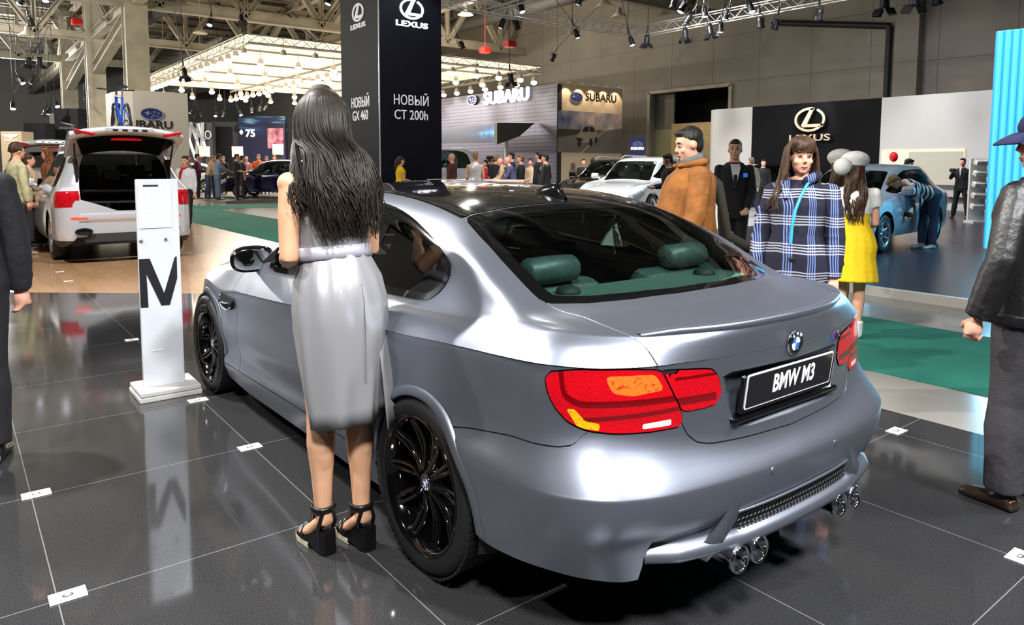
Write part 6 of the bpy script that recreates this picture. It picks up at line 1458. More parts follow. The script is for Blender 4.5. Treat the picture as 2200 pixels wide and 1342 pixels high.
    def hand(s, mb, i, curl=.6, fine=False):
        sh, el, wr, fd, sd = s.arms[i]; k = s.k; sidev = fd.cross(Vector((0, 0, 1))); sidev = sidev.normalized() if sidev.length > .2 else Vector((1, 0, 0)); nrm = sidev.cross(fd).normalized()
        if abs(fd.z) > .8: sidev = s.fw.copy(); sidev = (sidev-fd*sidev.dot(fd)).normalized(); nrm = fd.cross(sidev)*sd
        q = 1 if fine else 1.12; palm = wr+fd*.05*k
        mb.tube([wr-fd*.02*k, wr+fd*.03*k, wr+fd*.085*k], [.026*k*q, .036*k*q, .038*k*q], 10, squash=.5 if fine else .6)
        mb.ell(palm, (.038*k, .038*k, .038*k), 8, 6)
        for j, (o_, ln) in enumerate(((-.028, .068), (-.010, .078), (.009, .073), (.026, .056))):
            b = wr+fd*.082*k+sidev*(-o_)*k; c = curl*(1+.12*j); d1 = (fd*math.cos(c*.7)+nrm*math.sin(c*.7)); d2 = (fd*math.cos(c*1.7)+nrm*math.sin(c*1.7)); d3 = (fd*math.cos(c*2.5)+nrm*math.sin(c*2.5))
            p1 = b+d1*ln*.45*k; p2 = p1+d2*ln*.32*k; p3 = p2+d3*ln*.26*k; mb.tube([b-fd*.02*k, b, p1, p2, p3], [.0095*k*q, .0098*k*q, .009*k*q, .0082*k*q, .0065*k*q], 7)
        b = wr+fd*.03*k+sidev*.028*k; p1 = b+(fd*.6+sidev*.65+nrm*.2).normalized()*.035*k; p2 = p1+(fd*.9+sidev*.15+nrm*.4).normalized()*.03*k; mb.tube([b-sidev*.01*k, b, p1, p2], [.013*k*q, .013*k*q, .011*k*q, .0085*k*q], 7)
    def leg(s, mb, i, inf=0., t1=1., flare=0.):
        hp, kn, an, sd, ft = s.legs[i]; k = s.k; g = s.w**.5*(1.02 if s.sex == 'f' else 1)
        P = [hp+Vector((0, 0, .04*k)), hp.lerp(kn, .3), hp.lerp(kn, .75), kn, kn.lerp(an, .3), kn.lerp(an, .65), an+Vector((0, 0, .0))]; R = [.088, .082, .062, .052, .056, .042, .034]
        if inf: R = [r+inf+flare*max(0, j-2) for j, r in enumerate(R)]
        m = max(2, round(len(P)*t1)); mb.tube(P[:m], [r*g*k for r in R[:m]], 12)
    def foot(s, mb, i, heel=0., inf=0.):
        hp, kn, an, sd, ft = s.legs[i]; k = s.k; mb.tube([an+Vector((-.045*k, 0, -.045*k)), an+Vector((.0, 0, -.035*k)), an+Vector((.08*k, .006*sd, -.055*k)), an+Vector((.15*k, .01*sd, -.063*k)), an+Vector((.185*k, .012*sd, -.066*k))], [(.032+inf)*k, (.04+inf)*k, (.04+inf)*k, (.036+inf)*k, (.02+inf)*k], 10, squash=.72)
        mb.tube([an+Vector((0, 0, .03*k)), an+Vector((0, 0, -.05*k))], [(.034+inf)*k, (.036+inf)*k], 10)
    def head(s, mb, face=True):
        h, k = s.h, s.k; R3 = s.HM
        mb.tube([s.sp(1.44, -.015), s.sp(1.50, -.006), s.sp(1.535, .0), h(-.012, 0, -.055)], [(.066 if s.sex == 'm' else .055)*k, (.058 if s.sex == 'm' else .048)*k, (.056 if s.sex == 'm' else .046)*k, .052*k], 12)
        mb.ell(h(-.012, 0, .025), (.098*k, .077*k, .098*k), 16, 12, R3); mb.ell(h(.022, 0, -.045), (.068*k, .060*k, .072*k), 14, 10, R3); mb.ell(h(.066, 0, -.092), (.022*k, .026*k, .020*k), 10, 8, R3)
        mb.ell(h(.062, 0, .035), (.030*k, .056*k, .022*k), 10, 8, R3)
        mb.tube([h(.082, 0, .015), h(.100, 0, -.018), h(.104, 0, -.034)], [.009*k, .0125*k, .015*k], 8)
        for sd in (1, -1):
            mb.ell(h(-.008, sd*.078, -.008), (.018*k, .011*k, .030*k), 8, 6, R3); mb.ell(h(.062, sd*.042, -.030), (.022*k, .020*k, .020*k), 8, 6, R3)
        mb.ell(h(.084, 0, -.066), (.012*k, .024*k, .010*k), 8, 6, R3)
    def features(s):
        R3 = s.HM; k = s.k; h = s.h
        for sd in (1, -1):
            b = MB(); b.ell(h(.0775, sd*.030, .006), (.010*k, .0125*k, .0055*k), 10, 8, R3); e = b.build('eye', M_EYEW, s.root)
            b = MB(); b.ell(h(.0855, sd*.030, .006), (.0035*k, .0055*k, .0052*k), 10, 6, R3); b.build('iris', M_IRIS, e)
            b = MB(); b.tube([h(.086, sd*.017, .008), h(.0895, sd*.030, .0125), h(.080, sd*.045, .007)], [.0016*k, .0022*k, .0016*k], 5); b.build('eyelashes', HAIR['dark'], e)
            b = MB(); b.tube([h(.084, sd*.014, .030), h(.089, sd*.030, .036), h(.074, sd*.050, .029)], [.003*k, .0042*k, .002*k], 6); b.build('eyebrow', s.hairm, s.root)
        b = MB(); b.tube([h(.084, .022, -.064), h(.094, .009, -.061), h(.095, 0, -.0625), h(.094, -.009, -.061), h(.084, -.022, -.064)], [.002*k, .0045*k, .005*k, .0045*k, .002*k], 6); b.tube([h(.084, .020, -.066), h(.0925, 0, -.0715), h(.084, -.020, -.066)], [.002*k, .0055*k, .002*k], 6); b.build('lips', M_LIP, s.root)
    def hair(s, kind, col, vox=.014):
        s.hairm = HAIR[col] if isinstance(col, str) else col; h, k = s.h, s.k; R3 = s.HM; b = MB()
        if kind == 'bald': return
        if kind == 'short':
            b.ell(h(-.026, 0, .048), (.098*k, .083*k, .088*k), 14, 10, R3); b.ell(h(-.055, 0, -.005), (.062*k, .076*k, .075*k), 12, 8, R3); b.ell(h(.045, 0, .098), (.045*k, .06*k, .026*k), 10, 8, R3)
        if kind == 'curly':
            for q in range(40): a, e = random.uniform(0, 2*PI), random.uniform(-.3, 1.5); x, y, z = -.03+.10*math.cos(a)*math.cos(e), .09*math.sin(a)*math.cos(e), .035+.095*math.sin(e); (x < .06 or z > .09) and b.ell(h(x, y, z), [.026*k]*3, 8, 6)
            b.ell(h(-.03, 0, .04), (.1*k, .085*k, .09*k), 12, 8, R3)
        if kind in ('long', 'pony', 'bob'):
            b.ell(h(-.022, 0, .042), (.104*k, .087*k, .094*k), 14, 10, R3); b.ell(h(-.05, 0, -.02), (.07*k, .080*k, .09*k), 12, 8, R3)
            if kind == 'long':
                for sd in (1, -1): b.tube([h(.005, sd*.075, .02), h(-.005, sd*.085, -.08), h(-.02, sd*.09, -.18), s.sp(1.36, -.09, sd*.09), s.sp(1.26, -.115, sd*.08)], [.03*k, .034*k, .04*k, .04*k, .012*k], 8)
                b.tube([h(-.07, 0, .0), h(-.09, 0, -.12), s.sp(1.40, -.12), s.sp(1.26, -.14), s.sp(1.16, -.14)], [.075*k, .082*k, .085*k, .07*k, .02*k], 10, squash=.5)
            if kind == 'pony': b.tube([h(-.10, 0, .04), h(-.14, 0, .02), h(-.15, 0, -.08), s.sp(1.42, -.13), s.sp(1.30, -.14)], [.03*k, .034*k, .04*k, .034*k, .01*k], 8)
        return fuse('hair', b, vox*k, s.hairm, s.root, 2)
    def dress(s, top, bot, shoes, hair, vox=.02, sleeve=1., tinf=.022, tz0=.86, binf=.014, flare=.004, feet=True, face=True, eyes=False, hands=(.6, .6), belly=0., top_name='jacket', bot_name='trousers', hem=None, fine=False, skirt=None, fold=0, sep=False):
        r = s.root; b = MB(); s.torso(b, 0, .82, 1.50, belly=belly*.8); s.head(b)
        for i in (0, 1): s.arm(b, i); s.hand(b, i, hands[i], fine); s.leg(b, i); s.foot(b, i)
        bo = fuse('body', b, vox*.75 if not fine else .0078, s.skin, r, 3 if not fine else 2); s.hair(*hair, vox=.016 if vox > .012 else .010)
        if eyes: s.features()
        if top:
            b = MB(); s.torso(b, tinf, tz0, 1.485, belly=belly, hem=hem); sl = []
            for i in (0, 1):
                c_ = MB() if sep else b
                if sleeve > 0: s.arm(c_, i, tinf*.75, sleeve)
                if fold and sleeve > .8:
                    sh, el, wr, fd, sd = s.arms[i]
                    for q in range(fold): t = .2+.78*q/fold; p = sh.lerp(el, t*2) if t < .5 else el.lerp(wr, t*2-1); rr_ = .050+tinf*.75-.012*t; c_.ell(p+Vector((random.uniform(-.006, .006), random.uniform(-.006, .006), 0)), (rr_*s.k, rr_*s.k, .014), 10, 6, Matrix.Rotation(random.uniform(-.4, .4), 4, 'Y'))
                if sep: sl.append(c_)
            for c_ in sl: fuse('sleeve', c_, vox*.9, top, r, 2)
            s.top = fuse(top_name, b, vox, top, r, 3)
        if bot:
            b = MB(); s.torso(b, binf*.8, .80, 1.02, belly=belly*.7)
            for i in (0, 1): s.leg(b, i, binf, 1., flare)
            fuse(bot_name, b, vox, bot, r, 3)
        if shoes:
            for i in (0, 1): b = MB(); s.foot(b, i, 0, .008); k = s.k; an = s.legs[i][2]; b.box(an+Vector((.06*k, 0, -.071*k)), (.25*k, .075*k, .016*k)); fuse('shoe', b, min(vox, .014), shoes, r, 2)
        return s
def FA(px, yt, D, face, label, g0=0., **kw):
    """place a person: photo column, head-top row, depth, facing in degrees to the view (0 away, 180 towards, 90 left, -90 right)"""
    z = CP[2]+(356-yt)/FPX*D; p = gd(px, D, g0); lean = kw.get('lean', 0); H = kw.pop('H', None) or (z-g0)/(1.0 if not lean else 1.0)
    return Fig(label, p, YAW+rad(face), H=H, **kw)
C_ = cloth
BLK = C_('black_cloth', (22, 22, 26)); NAVY = C_('navy_cloth', (30, 32, 50)); JEAN = C_('blue_denim', (74, 88, 118)); WHT = C_('white_shirt', (222, 220, 224), .93); KHAKI = C_('khaki_cloth', (150, 140, 104)); GRY = C_('grey_green_jacket', (128, 126, 108)); DGRY = C_('dark_grey_trousers', (58, 56, 60)); PURP = C_('plum_sweater', (110, 44, 92)); BEIG = C_('beige_cloth', (206, 176, 140)); YEL = C_('yellow_dress', (240, 200, 18), .95, 20); BRWN = C_('dark_brown_jacket', (84, 46, 34)); BLUS = C_('blue_violet_shirt', (84, 84, 130)); REDC = C_('red_cloth', (190, 30, 44)); ORNG = C_('orange_cloth', (206, 96, 40))
G1, G2, G3 = 'visitors around the navy car', 'visitors at the bar counter', 'visitors by the cream billboard'
# far left stand
F = FA(398, 338, 17.5, 172, 'man in white shirt and red scarf walking towards the camera', arms=('down', 'low'), legs=((6, 0), (-8, 4)), w=1.1, head=(10, 0)); F.dress(WHT, BLK, M_SHOE, ('short', 'dark'), .022, eyes=True, tz0=.95, top_name='shirt', belly=.02)
b = MB(); b.tube([F.sp(1.47, .06, .06), F.sp(1.45, .09, 0), F.sp(1.47, .06, -.06), F.sp(1.49, -.06, -.05), F.sp(1.49, -.06, .05), F.sp(1.47, .06, .06)], .032, 8); b.tube([F.sp(1.46, .12, -.01), F.sp(1.36, .155, -.03), F.sp(1.24, .15, -.05), F.sp(1.17, .14, -.055)], [.03, .042, .04, .03], 8, squash=.4); b.build('scarf', REDC, F.root)
for px, yt, D, fc, lb, kw, dk in (
 (424, 333, 29.9, -60, 'man in plum sweater standing left in the group by the navy car', dict(arms=('down', 'front')), (PURP, DGRY, M_SHOE, ('short', 'dark'))),
 (447, 335, 30, -70, 'man in pale shirt and jeans bending towards the navy car', dict(arms=('low', 'reach'), lean=14, legs=((4, 6), (-6, 4))), (BEIG, JEAN, M_SHOE, ('short', 'fair'))),
 (459, 339, 30.6, -80, 'fair-haired person in dark top between the pale shirt and the denim shirt', dict(sex='f'), (NAVY, JEAN, M_SHOE, ('bob', 'fair'))),
 (467, 333, 29, -45, 'man all in grey-blue denim leaning on the navy car', dict(arms=('front', 'reach'), lean=5), (C_('denim_shirt', (122, 140, 170)), C_('grey_jeans', (104, 116, 142)), M_SHOE, ('short', 'dark'))),
 (480, 338, 34.2, 175, 'man in dark shirt facing the camera behind the denim man', {}, (BLK, BLK, M_SHOE, ('short', 'brown'))),
 (509, 333, 28.9, -75, 'man in black T-shirt and trousers holding papers by the front wheel', dict(arms=('front', 'front')), (BLK, BLK, M_SHOE, ('short', 'brown'))),
 (521, 336, 30.2, -60, 'man in dark green top behind the black T-shirt man', {}, (C_('dark_green_top', (44, 46, 34)), DGRY, M_SHOE, ('short', 'dark'))),
 (530, 338, 34.2, 180, 'bald man in pink shirt behind the navy car bonnet', {}, (C_('pink_shirt', (214, 150, 140)), DGRY, M_SHOE, ('bald', 'dark'))),
 (556, 334, 34.5, 190, 'man in orange top standing behind the navy car', dict(w=1.15), (ORNG, DGRY, M_SHOE, ('short', 'ginger'))),
 (573, 338, 35, 185, 'man in dark top right of the orange top behind the navy car', {}, (BLK, DGRY, M_SHOE, ('short', 'brown'))),
 (590, 336, 36.5, 178, 'man half hidden behind the navy car roof by the kiosk', {}, (GRY, DGRY, M_SHOE, ('short', 'ginger'))),
 (404, 337, 29.4, -90, 'man in khaki top half hidden behind the red-scarfed man', {}, (KHAKI, DGRY, M_SHOE, ('short', 'brown')))):
    F = FA(px, yt, D, fc, lb, .13, group=G1, **kw); F.dress(*dk, vox=.026, tz0=.93, sleeve=.55 if 'T-shirt' in lb else 1)
# left edge by the off-road cars
F = FA(36, 312, 11.9, -35, 'curly-haired man in pale green jacket by the off-road cars', arms=('down', 'down'), legs=((8, 2), (-8, 8)), w=1.08); F.dress(C_('pale_green_jacket', (196, 192, 150)), DGRY, mat('beige_shoe', (190, 176, 150), .6), ('curly', 'brown'), .02, tz0=.78)
F = FA(60, 334, 13.4, -60, 'brown-haired person behind the curly-haired man', sex='f'); F.dress(BEIG, DGRY, M_SHOE, ('bob', 'brown'), .024)
F = FA(104, 322, 16.3, 120, 'ginger-haired woman beyond the silver white car', sex='f'); F.dress(C_('rust_top', (150, 90, 50)), DGRY, M_SHOE, ('long', 'ginger'), .024)
# tower and bar counter
F = FA(860, 337, 20.2, -60, 'woman in yellow dress walking past the dark tower', sex='f', arms=('down', 'front')); F.dress(YEL, None, M_SHOE, ('pony', 'brown'), .024, sleeve=.4, tz0=.55, hem=.06, top_name='dress')
SILD = mat('silver_satin', (214, 204, 200), .35, .3)
for px, yt, D, fc, lb, kw, dk, ek in (
 (971, 330, 21.5, 70, 'balding man in brown jacket behind the bar counter, nearest the dark tower', {}, (BRWN, DGRY, M_SHOE, ('bald', 'dark')), {}),
 (1021, 326, 19.5, 10, 'woman in sleeveless silver dress seen from behind at the counter', dict(sex='f', arms=('low', 'low')), (SILD, None, M_SHOE, ('short', 'fair')), dict(sleeve=0, tz0=.60, top_name='dress')),
 (1043, 344, 24, 150, 'person in red top behind the silver dress', dict(sex='f'), (REDC, DGRY, M_SHOE, ('bob', 'dark')), {}),
 (1050, 336, 26, 60, 'man in dark top far behind the red top', {}, (BLK, DGRY, M_SHOE, ('short', 'dark')), {}),
 (1057, 336, 27, 90, 'man in brown top behind the black T-shirt at the counter', {}, (BRWN, DGRY, M_SHOE, ('short', 'dark')), {}),
 (1066, 333, 23, 10, 'fair-haired man in black T-shirt seen from behind', dict(arms=('low', 'down')), (BLK, DGRY, M_SHOE, ('short', 'fair')), dict(sleeve=.5)),
 (1088, 338, 21.7, 100, 'balding man in peach shirt leaning on the bar counter', dict(lean=14, arms=('reach', 'reach')), (BEIG, DGRY, M_SHOE, ('bald', 'dark')), {}),
 (1104, 335, 21.4, 95, 'balding man in blue-violet shirt leaning on the bar counter', dict(lean=14, arms=('reach', 'front')), (BLUS, DGRY, M_SHOE, ('bald', 'dark')), {}),
 (1099, 328, 24, 90, 'dark-haired man behind the two balding men', {}, (NAVY, DGRY, M_SHOE, ('short', 'dark')), {}),
 (1119, 333, 22.2, 85, 'man in black suit right of the blue-violet shirt', {}, (BLK, BLK, M_SHOE, ('short', 'ginger')), {}),
 (1139, 341, 25.5, 175, 'person in pale top in the gap right of the counter', dict(sex='f'), (BEIG, DGRY, M_SHOE, ('bob', 'dark')), {}),
 (1158, 327, 22.6, 60, 'man in black sports top with white marks', {}, (BLK, BLK, M_SHOE, ('short', 'dark')), {}),
 (1172, 331, 21.4, 70, 'stout man in black leather jacket at the right end of the counter group', dict(w=1.15, arms=('down', 'pocket')), (mat('dull_leather', (24, 24, 24), .4), BLK, M_SHOE, ('short', 'dark')), {}),
 (1231, 349, 25.5, -60, 'long-haired woman in brown jacket by the dark off-road car', dict(sex='f', arms=('front', 'low')), (BRWN, DGRY, M_SHOE, ('long', 'brown')), {}),
 (1253, 341, 26, 185, 'man in black top facing the camera before the billboard', {}, (BLK, DGRY, M_SHOE, ('short', 'dark')), {}),
 (1274, 339, 25.5, -50, 'man in grey top behind the windscreen of the dark off-road car', {}, (GRY, DGRY, M_SHOE, ('short', 'dark')), {}),
 (1436, 331, 14.5, 85, 'man in black jumper with striped scarf looking down by the white car', dict(arms=('front', 'front'), head=(0, 18)), (BLK, C_('dark_jeans', (40, 42, 62)), M_SHOE, ('short', 'dark')), {}),
 (1614, 334, 21.2, 25, 'grey-jacketed man walking away past the white wall', dict(legs=((18, 4), (-14, 14)), arms=('down', 'back')), (GRY, NAVY, M_SHOE, ('short', 'grey')), {}),
 (1640, 341, 23.5, 170, 'person in dark clothes behind the black car, left of the plaid coat', {}, (BLK, BLK, M_SHOE, ('short', 'dark')), {}),
 (1917, 350, 16.6, -95, 'person in black bending with a camera under the red balloon', dict(lean=30, arms=('cam', 'cam'), H=1.7), (BLK, BLK, M_SHOE, ('short', 'dark')), {})):
    g = (.06 if 1430 < px < 1650 else .1) if px > 1430 else 0; F = FA(px, yt, D, fc, lb, g, group=G2 if px < 1200 else (G3 if px < 1300 else None), **kw); F.dress(*dk, vox=.024, **dict(dict(tz0=.90), **ek))
# suited camera man and striped man on the right-hand stand
F = FA(2068, 337, 20.1, 130, 'man in dark suit holding up a camera before the pale niche', .1, arms=('down', 'cam'), legs=((3, 0), (-6, 2)), spread=.22); F.dress(BLK, BLK, M_SHOE, ('short', 'dark'), .022, tz0=.84)
b = MB(); b.box(F.arms[1][2]+Vector((.06, 0, .06)), (.10, .14, .10), bev=.02); b.build('camera', M_BLACKPL, F.root)
b = MB(); b.prism([(-.035, 1.46), (.035, 1.46), (0, 1.15)], .01, Matrix(((0, 0, 1, .135), (1, 0, 0, 0), (0, 1, 0, 0), (0, 0, 0, 1)))); b.build('shirt_front', WHT, F.root)
def stripes(name, c1, c2, per, ax=2, duty=.45):
    m = mat(name, c1, .85); t = NT(m); x = t.xyz(t.coord('Object')); n = t.n('ShaderNodeTexNoise'); n.inputs['Scale'].default_value = 5; t.l(t.coord('Object'), n.inputs[0])
    q = x[0] if ax == 0 else x[2]; v = t.math('ADD', t.math('MULTIPLY', q, 1/per), t.math('MULTIPLY', n.outputs[0], .25)); t.l(t.mix(t.math('GREATER_THAN', t.math('FRACT', t.math('ADD', v, 20)), 1-duty), lin(c1), lin(c2)), t.b.inputs['Base Color']); return m
pS = gp(1992, 533, .1); F = Fig('man in white and black striped jumper bending into the ice silver car', (pS[0], pS[1], .1), YAW+rad(100), H=1.80, lean=72, arms=(((.3, .1, -1.0), (.9, -.1, .1)), ((.6, .2, -.8), (.9, -.1, .1))), legs=((-2, -2), (4, 2)), head=(0, 15))
F.dress(stripes('striped_jumper', (228, 224, 226), (40, 38, 42), .085, 0), JEAN, mat('white_trainer', (220, 222, 224), .5), ('short', 'fair'), .018, tz0=.98, eyes=False, top_name='jumper', belly=.02)
b = MB(); b.ell(F.sp(1.28, -.20), (.10, .15, .20), 12, 8, Matrix.Rotation(rad(72), 4, 'Y')); b.build('backpack', M_BLACKPL, F.root)
b = MB(); b.box(F.arms[0][2]+Vector((.02, -.02, .0)), (.09, .13, .09), bev=.02); b.build('camera', M_BLACKPL, F.root)
# security man in a suit
F = FA(1578, 300, 9.4, 168, 'tall close-cropped man in black suit and tie standing behind the brown jacket', 0, arms=('low', 'low'), w=1.0, head=(-8, 0)); F.dress(BLK, BLK, M_SHOE, ('short', HAIR['brown']), .014, tz0=.80, eyes=True, top_name='suit_jacket', sep=True)
Mc = Matrix(((0, 0, 1, 0), (1, 0, 0, 0), (0, 1, 0, 0), (0, 0, 0, 1)))
k = F.k; b = MB(); b.grid([[F.sp(z, .150*(1.3 if z < 1.44 else 1)-.018-(z > 1.44)*.075, y) for y in (-w_, 0, w_)] for z, w_ in ((1.47, .055), (1.42, .055), (1.32, .036), (1.18, .008))], flip=True); b.build('shirt_front', WHT, F.root)
b = MB(); b.tube([F.sp(1.455, .085), F.sp(1.42, .135), F.sp(1.32, .18), F.sp(1.18, .172)], [.012, .016, .024, .026], 6, squash=.25); b.build('tie', NAVY, F.root)
b = MB(); b.box(F.sp(1.33, .158, .115), (.012, .05, .05)); b.build('badge', mat('bright_blue_badge', (60, 150, 250), .4, emit=(40, 130, 250), es=.3), F.root)
# brown jacket man, side view
F = FA(1484, 276, 5.5, 92, 'dark-haired man in tan brown jacket looking down beside the coupe', .0, arms=(((.16, .20, -1), (.5, -.12, -1)), ((.16, .2, -1), (.5, -.12, -1))), w=1.2, head=(4, 14)); TAN = C_('tan_canvas_jacket', (146, 88, 26), .82, 9, .8, .35)
F.dress(TAN, DGRY, M_SHOE, ('short', 'dark'), .013, tz0=.80, tinf=.045, eyes=True, belly=.07, fold=7, sep=True)
b = MB(); b.tube([F.sp(1.50, .085, .035), F.sp(1.51, .04, .085), F.sp(1.535, -.05, .08), F.sp(1.545, -.085, 0), F.sp(1.535, -.05, -.08), F.sp(1.51, .04, -.085), F.sp(1.50, .085, -.035)], [.022, .03, .034, .036, .034, .03, .022], 8, squash=1.3); fuse('collar', b, .012, C_('grey_fleece_collar', (96, 98, 92)), F.root, 2)
b = MB(); b.tube([F.sp(1.478, .115, .05), F.sp(1.49, .04, .115), F.sp(1.51, -.07, .105), F.sp(1.52, -.115, 0), F.sp(1.51, -.07, -.105), F.sp(1.49, .04, -.115), F.sp(1.478, .115, -.05)], [.02, .03, .034, .034, .034, .03, .02], 8, squash=.9); fuse('jacket_collar', b, .012, TAN, F.root, 2)
bg = thing('shoulder_bag', 'black shoulder bag hanging behind the tan brown jacket', 'bag', gd(1597, 5.9, .58), YAW); b = MB(); b.box((0, 0, .12), (.16, .40, .30), bev=.07); b.build('bag_body', BLK, bg); b = MB(); q = bg.matrix_basis.inverted() if False else None
hp_ = F.root.location+Vector((0, 0, 0)); sh_ = Vector((F.root.location.x, F.root.location.y, 1.40*F.k)); inv = (Matrix.Translation(bg.location) @ Matrix.Rotation(YAW, 4, 'Z')).inverted(); dv_ = (Vector(CP)-sh_); dv_.z = 0; dv_.normalize()
b.tube([inv @ (sh_+Vector((-.0, 0, .13))), inv @ (sh_+Vector((CR[0]*.22-dv_.x*.06, CR[1]*.22-dv_.y*.06, -.06))), inv @ (sh_+Vector((CR[0]*.30-dv_.x*.1, CR[1]*.30-dv_.y*.1, -.45))), (0, -.12, .25)], .018, 6, squash=2.2); b.build('bag_strap', mat('strap_olive', (52, 48, 38), .7), bg)
# plaid coat woman
def plaid():
    m = mat('plaid_wool', (24, 24, 36), .9); t = NT(m); v = t.coord('Object'); x = t.xyz(v); n = t.n('ShaderNodeTexNoise'); n.inputs['Scale'].default_value = 3.5; t.l(v, n.inputs[0]); wv = t.math('MULTIPLY', t.math('SUBTRACT', n.outputs[0], .5), .06)
    def bands(c, per, o):
        f = t.math('FRACT', t.math('ADD', t.math('MULTIPLY', t.math('ADD', c, wv), 1/per), 30+o)); inb = t.math('LESS_THAN', f, .40); fine = t.math('GREATER_THAN', t.math('FRACT', t.math('MULTIPLY', f, 10.)), .52); return t.math('MULTIPLY', inb, fine)
    a = bands(t.math('SUBTRACT', x[1], t.math('MULTIPLY', x[0], .8)), .17, .1); b_ = bands(x[2], .17, .3); st = t.n('ShaderNodeTexNoise'); st.inputs['Scale'].default_value = 90; t.l(v, st.inputs[0])
    c = t.mix(t.math('MULTIPLY', a, .75), lin((20, 21, 42)), lin((130, 156, 226))); c = t.mix(t.math('MULTIPLY', b_, .72), c, lin((196, 196, 208))); bl = t.mix(t.math('MULTIPLY', st.outputs[0], .35), c, lin((20, 20, 30))); t.l(bl, t.b.inputs['Base Color']); return m
F = FA(1722, 296, 4.62, 138, 'woman with long brown fringe in blue and white plaid coat looking at the camera', .0, sex='f', arms=('down', ((.2, .16, -1), (.45, -.05, -1))), w=1.06, head=(38, 4)); F.dress(plaid(), C_('black_skirt_cloth', (18, 18, 22)), M_SHOE, ('bob', 'brown'), .011, tz0=.52, tinf=.032, eyes=True, top_name='plaid_coat', hem=.07, fold=5, sep=True, belly=.03)
def strands(F, n, path, r, m, name='hair_strand', seed=3, taper=.25, wave=.012, parent=None, nseg=9):
    rnd = random.Random(seed); b = MB()
    for q in range(n):
        pts = path(q/n, rnd); P = [Vector(p) for p in pts]
        D = crv(np.array([tuple(p) for p in P])[:, None, :], max(2, nseg//(len(P)-1)), 0)[:, 0]; ph = 14*q/n+rnd.uniform(0, 1.3); fr = 11+2.5*math.sin(5*q/n)+rnd.uniform(-.8, .8); L = len(D); rr = r*rnd.uniform(.7, 1.25)
        out = []
        for i, d in enumerate(D):
            u = i/(L-1); a = wave*u*u*1.6; out.append((d[0]+a*math.sin(ph+fr*u), d[1]+a*math.cos(ph*1.7+fr*u*.9), d[2]))
        b.tube(out, [rr*(1 if i < L*.6 else 1-(1-taper)*(i/(L-1)-.6)/.4) for i in range(L)], 5, caps=True)
    return b.build(name, m, parent or F.root)
PB_ = HAIR['brown']
def fr_path(u, rnd):                                                   # fringe
    y = (-.074+.148*u)*1.; z = rnd.uniform(-.004, .004); return [F.h(.01, y*.5, .128), F.h(.070, y*.85, .105), F.h(.098-abs(y)*.45, y, .062), F.h(.100-abs(y)*.55, y*1.04, .030+z)]
strands(F, 46, fr_path, .0045, PB_, 'fringe', 5, .3, .002)
def sd_path(u, rnd):
    sd = 1 if u < .5 else -1; v = (u*2) % 1; x = .055-.13*v; j = rnd.uniform(-.02, .02)
    return [F.h(-.01, sd*.03, .130), F.h(x*.8, sd*.084, .055), F.h(x, sd*(.094+j*.3), -.06), F.h(x-.005, sd*(.105+j), -.16), F.h(x*.8+.02, sd*(.125+j), -.27+j), F.h(x+.02, sd*(.150+j*1.5), -.36+j*2)]
strands(F, 150, sd_path, .0065, PB_, 'side_hair', 8, .25, .02)
def bk_path(u, rnd):
    a = PI*.5+PI*u; j = rnd.uniform(-.015, .015); return [F.h(-.02, 0, .135), F.h(-.02+.10*math.cos(a), .085*math.sin(a), .05), F.h(-.035+.11*math.cos(a), .092*math.sin(a), -.08), F.h(-.055+.10*math.cos(a), .11*math.sin(a), -.2+j), F.h(-.075+.08*math.cos(a), .12*math.sin(a), -.33+j*2)]
strands(F, 110, bk_path, .008, PB_, 'back_hair', 9, .25, .02)
b = MB(); b.tube([F.sp(1.50, .03, .08), F.sp(1.45, .13, .085), F.sp(1.38, .185, .07), F.sp(1.30, .205, .05), F.sp(1.20, .215, .035), F.sp(1.08, .215, .03)], .010, 6, squash=.35); b.build('lanyard', mat('turquoise_ribbon', (50, 170, 225), .5), F.root)
b = MB(); b.tube([F.sp(1.47, .10, .06), F.sp(1.50, .03, .10), F.sp(1.515, -.07, .08), F.sp(1.52, -.10, 0), F.sp(1.515, -.07, -.08), F.sp(1.50, .03, -.10), F.sp(1.47, .10, -.06), F.sp(1.36, .17, -.03)], [.03, .036, .036, .036, .036, .036, .034, .02], 8); fuse('coat_collar', b, .012, MATS['plaid_wool'], F.root, 2)
for z in (1.18, .98): b = MB(); b.ell(F.sp(z, .20, .03), (.012, .016, .016), 10, 6); b.build('coat_button', M_DARKTRIM, F.root)
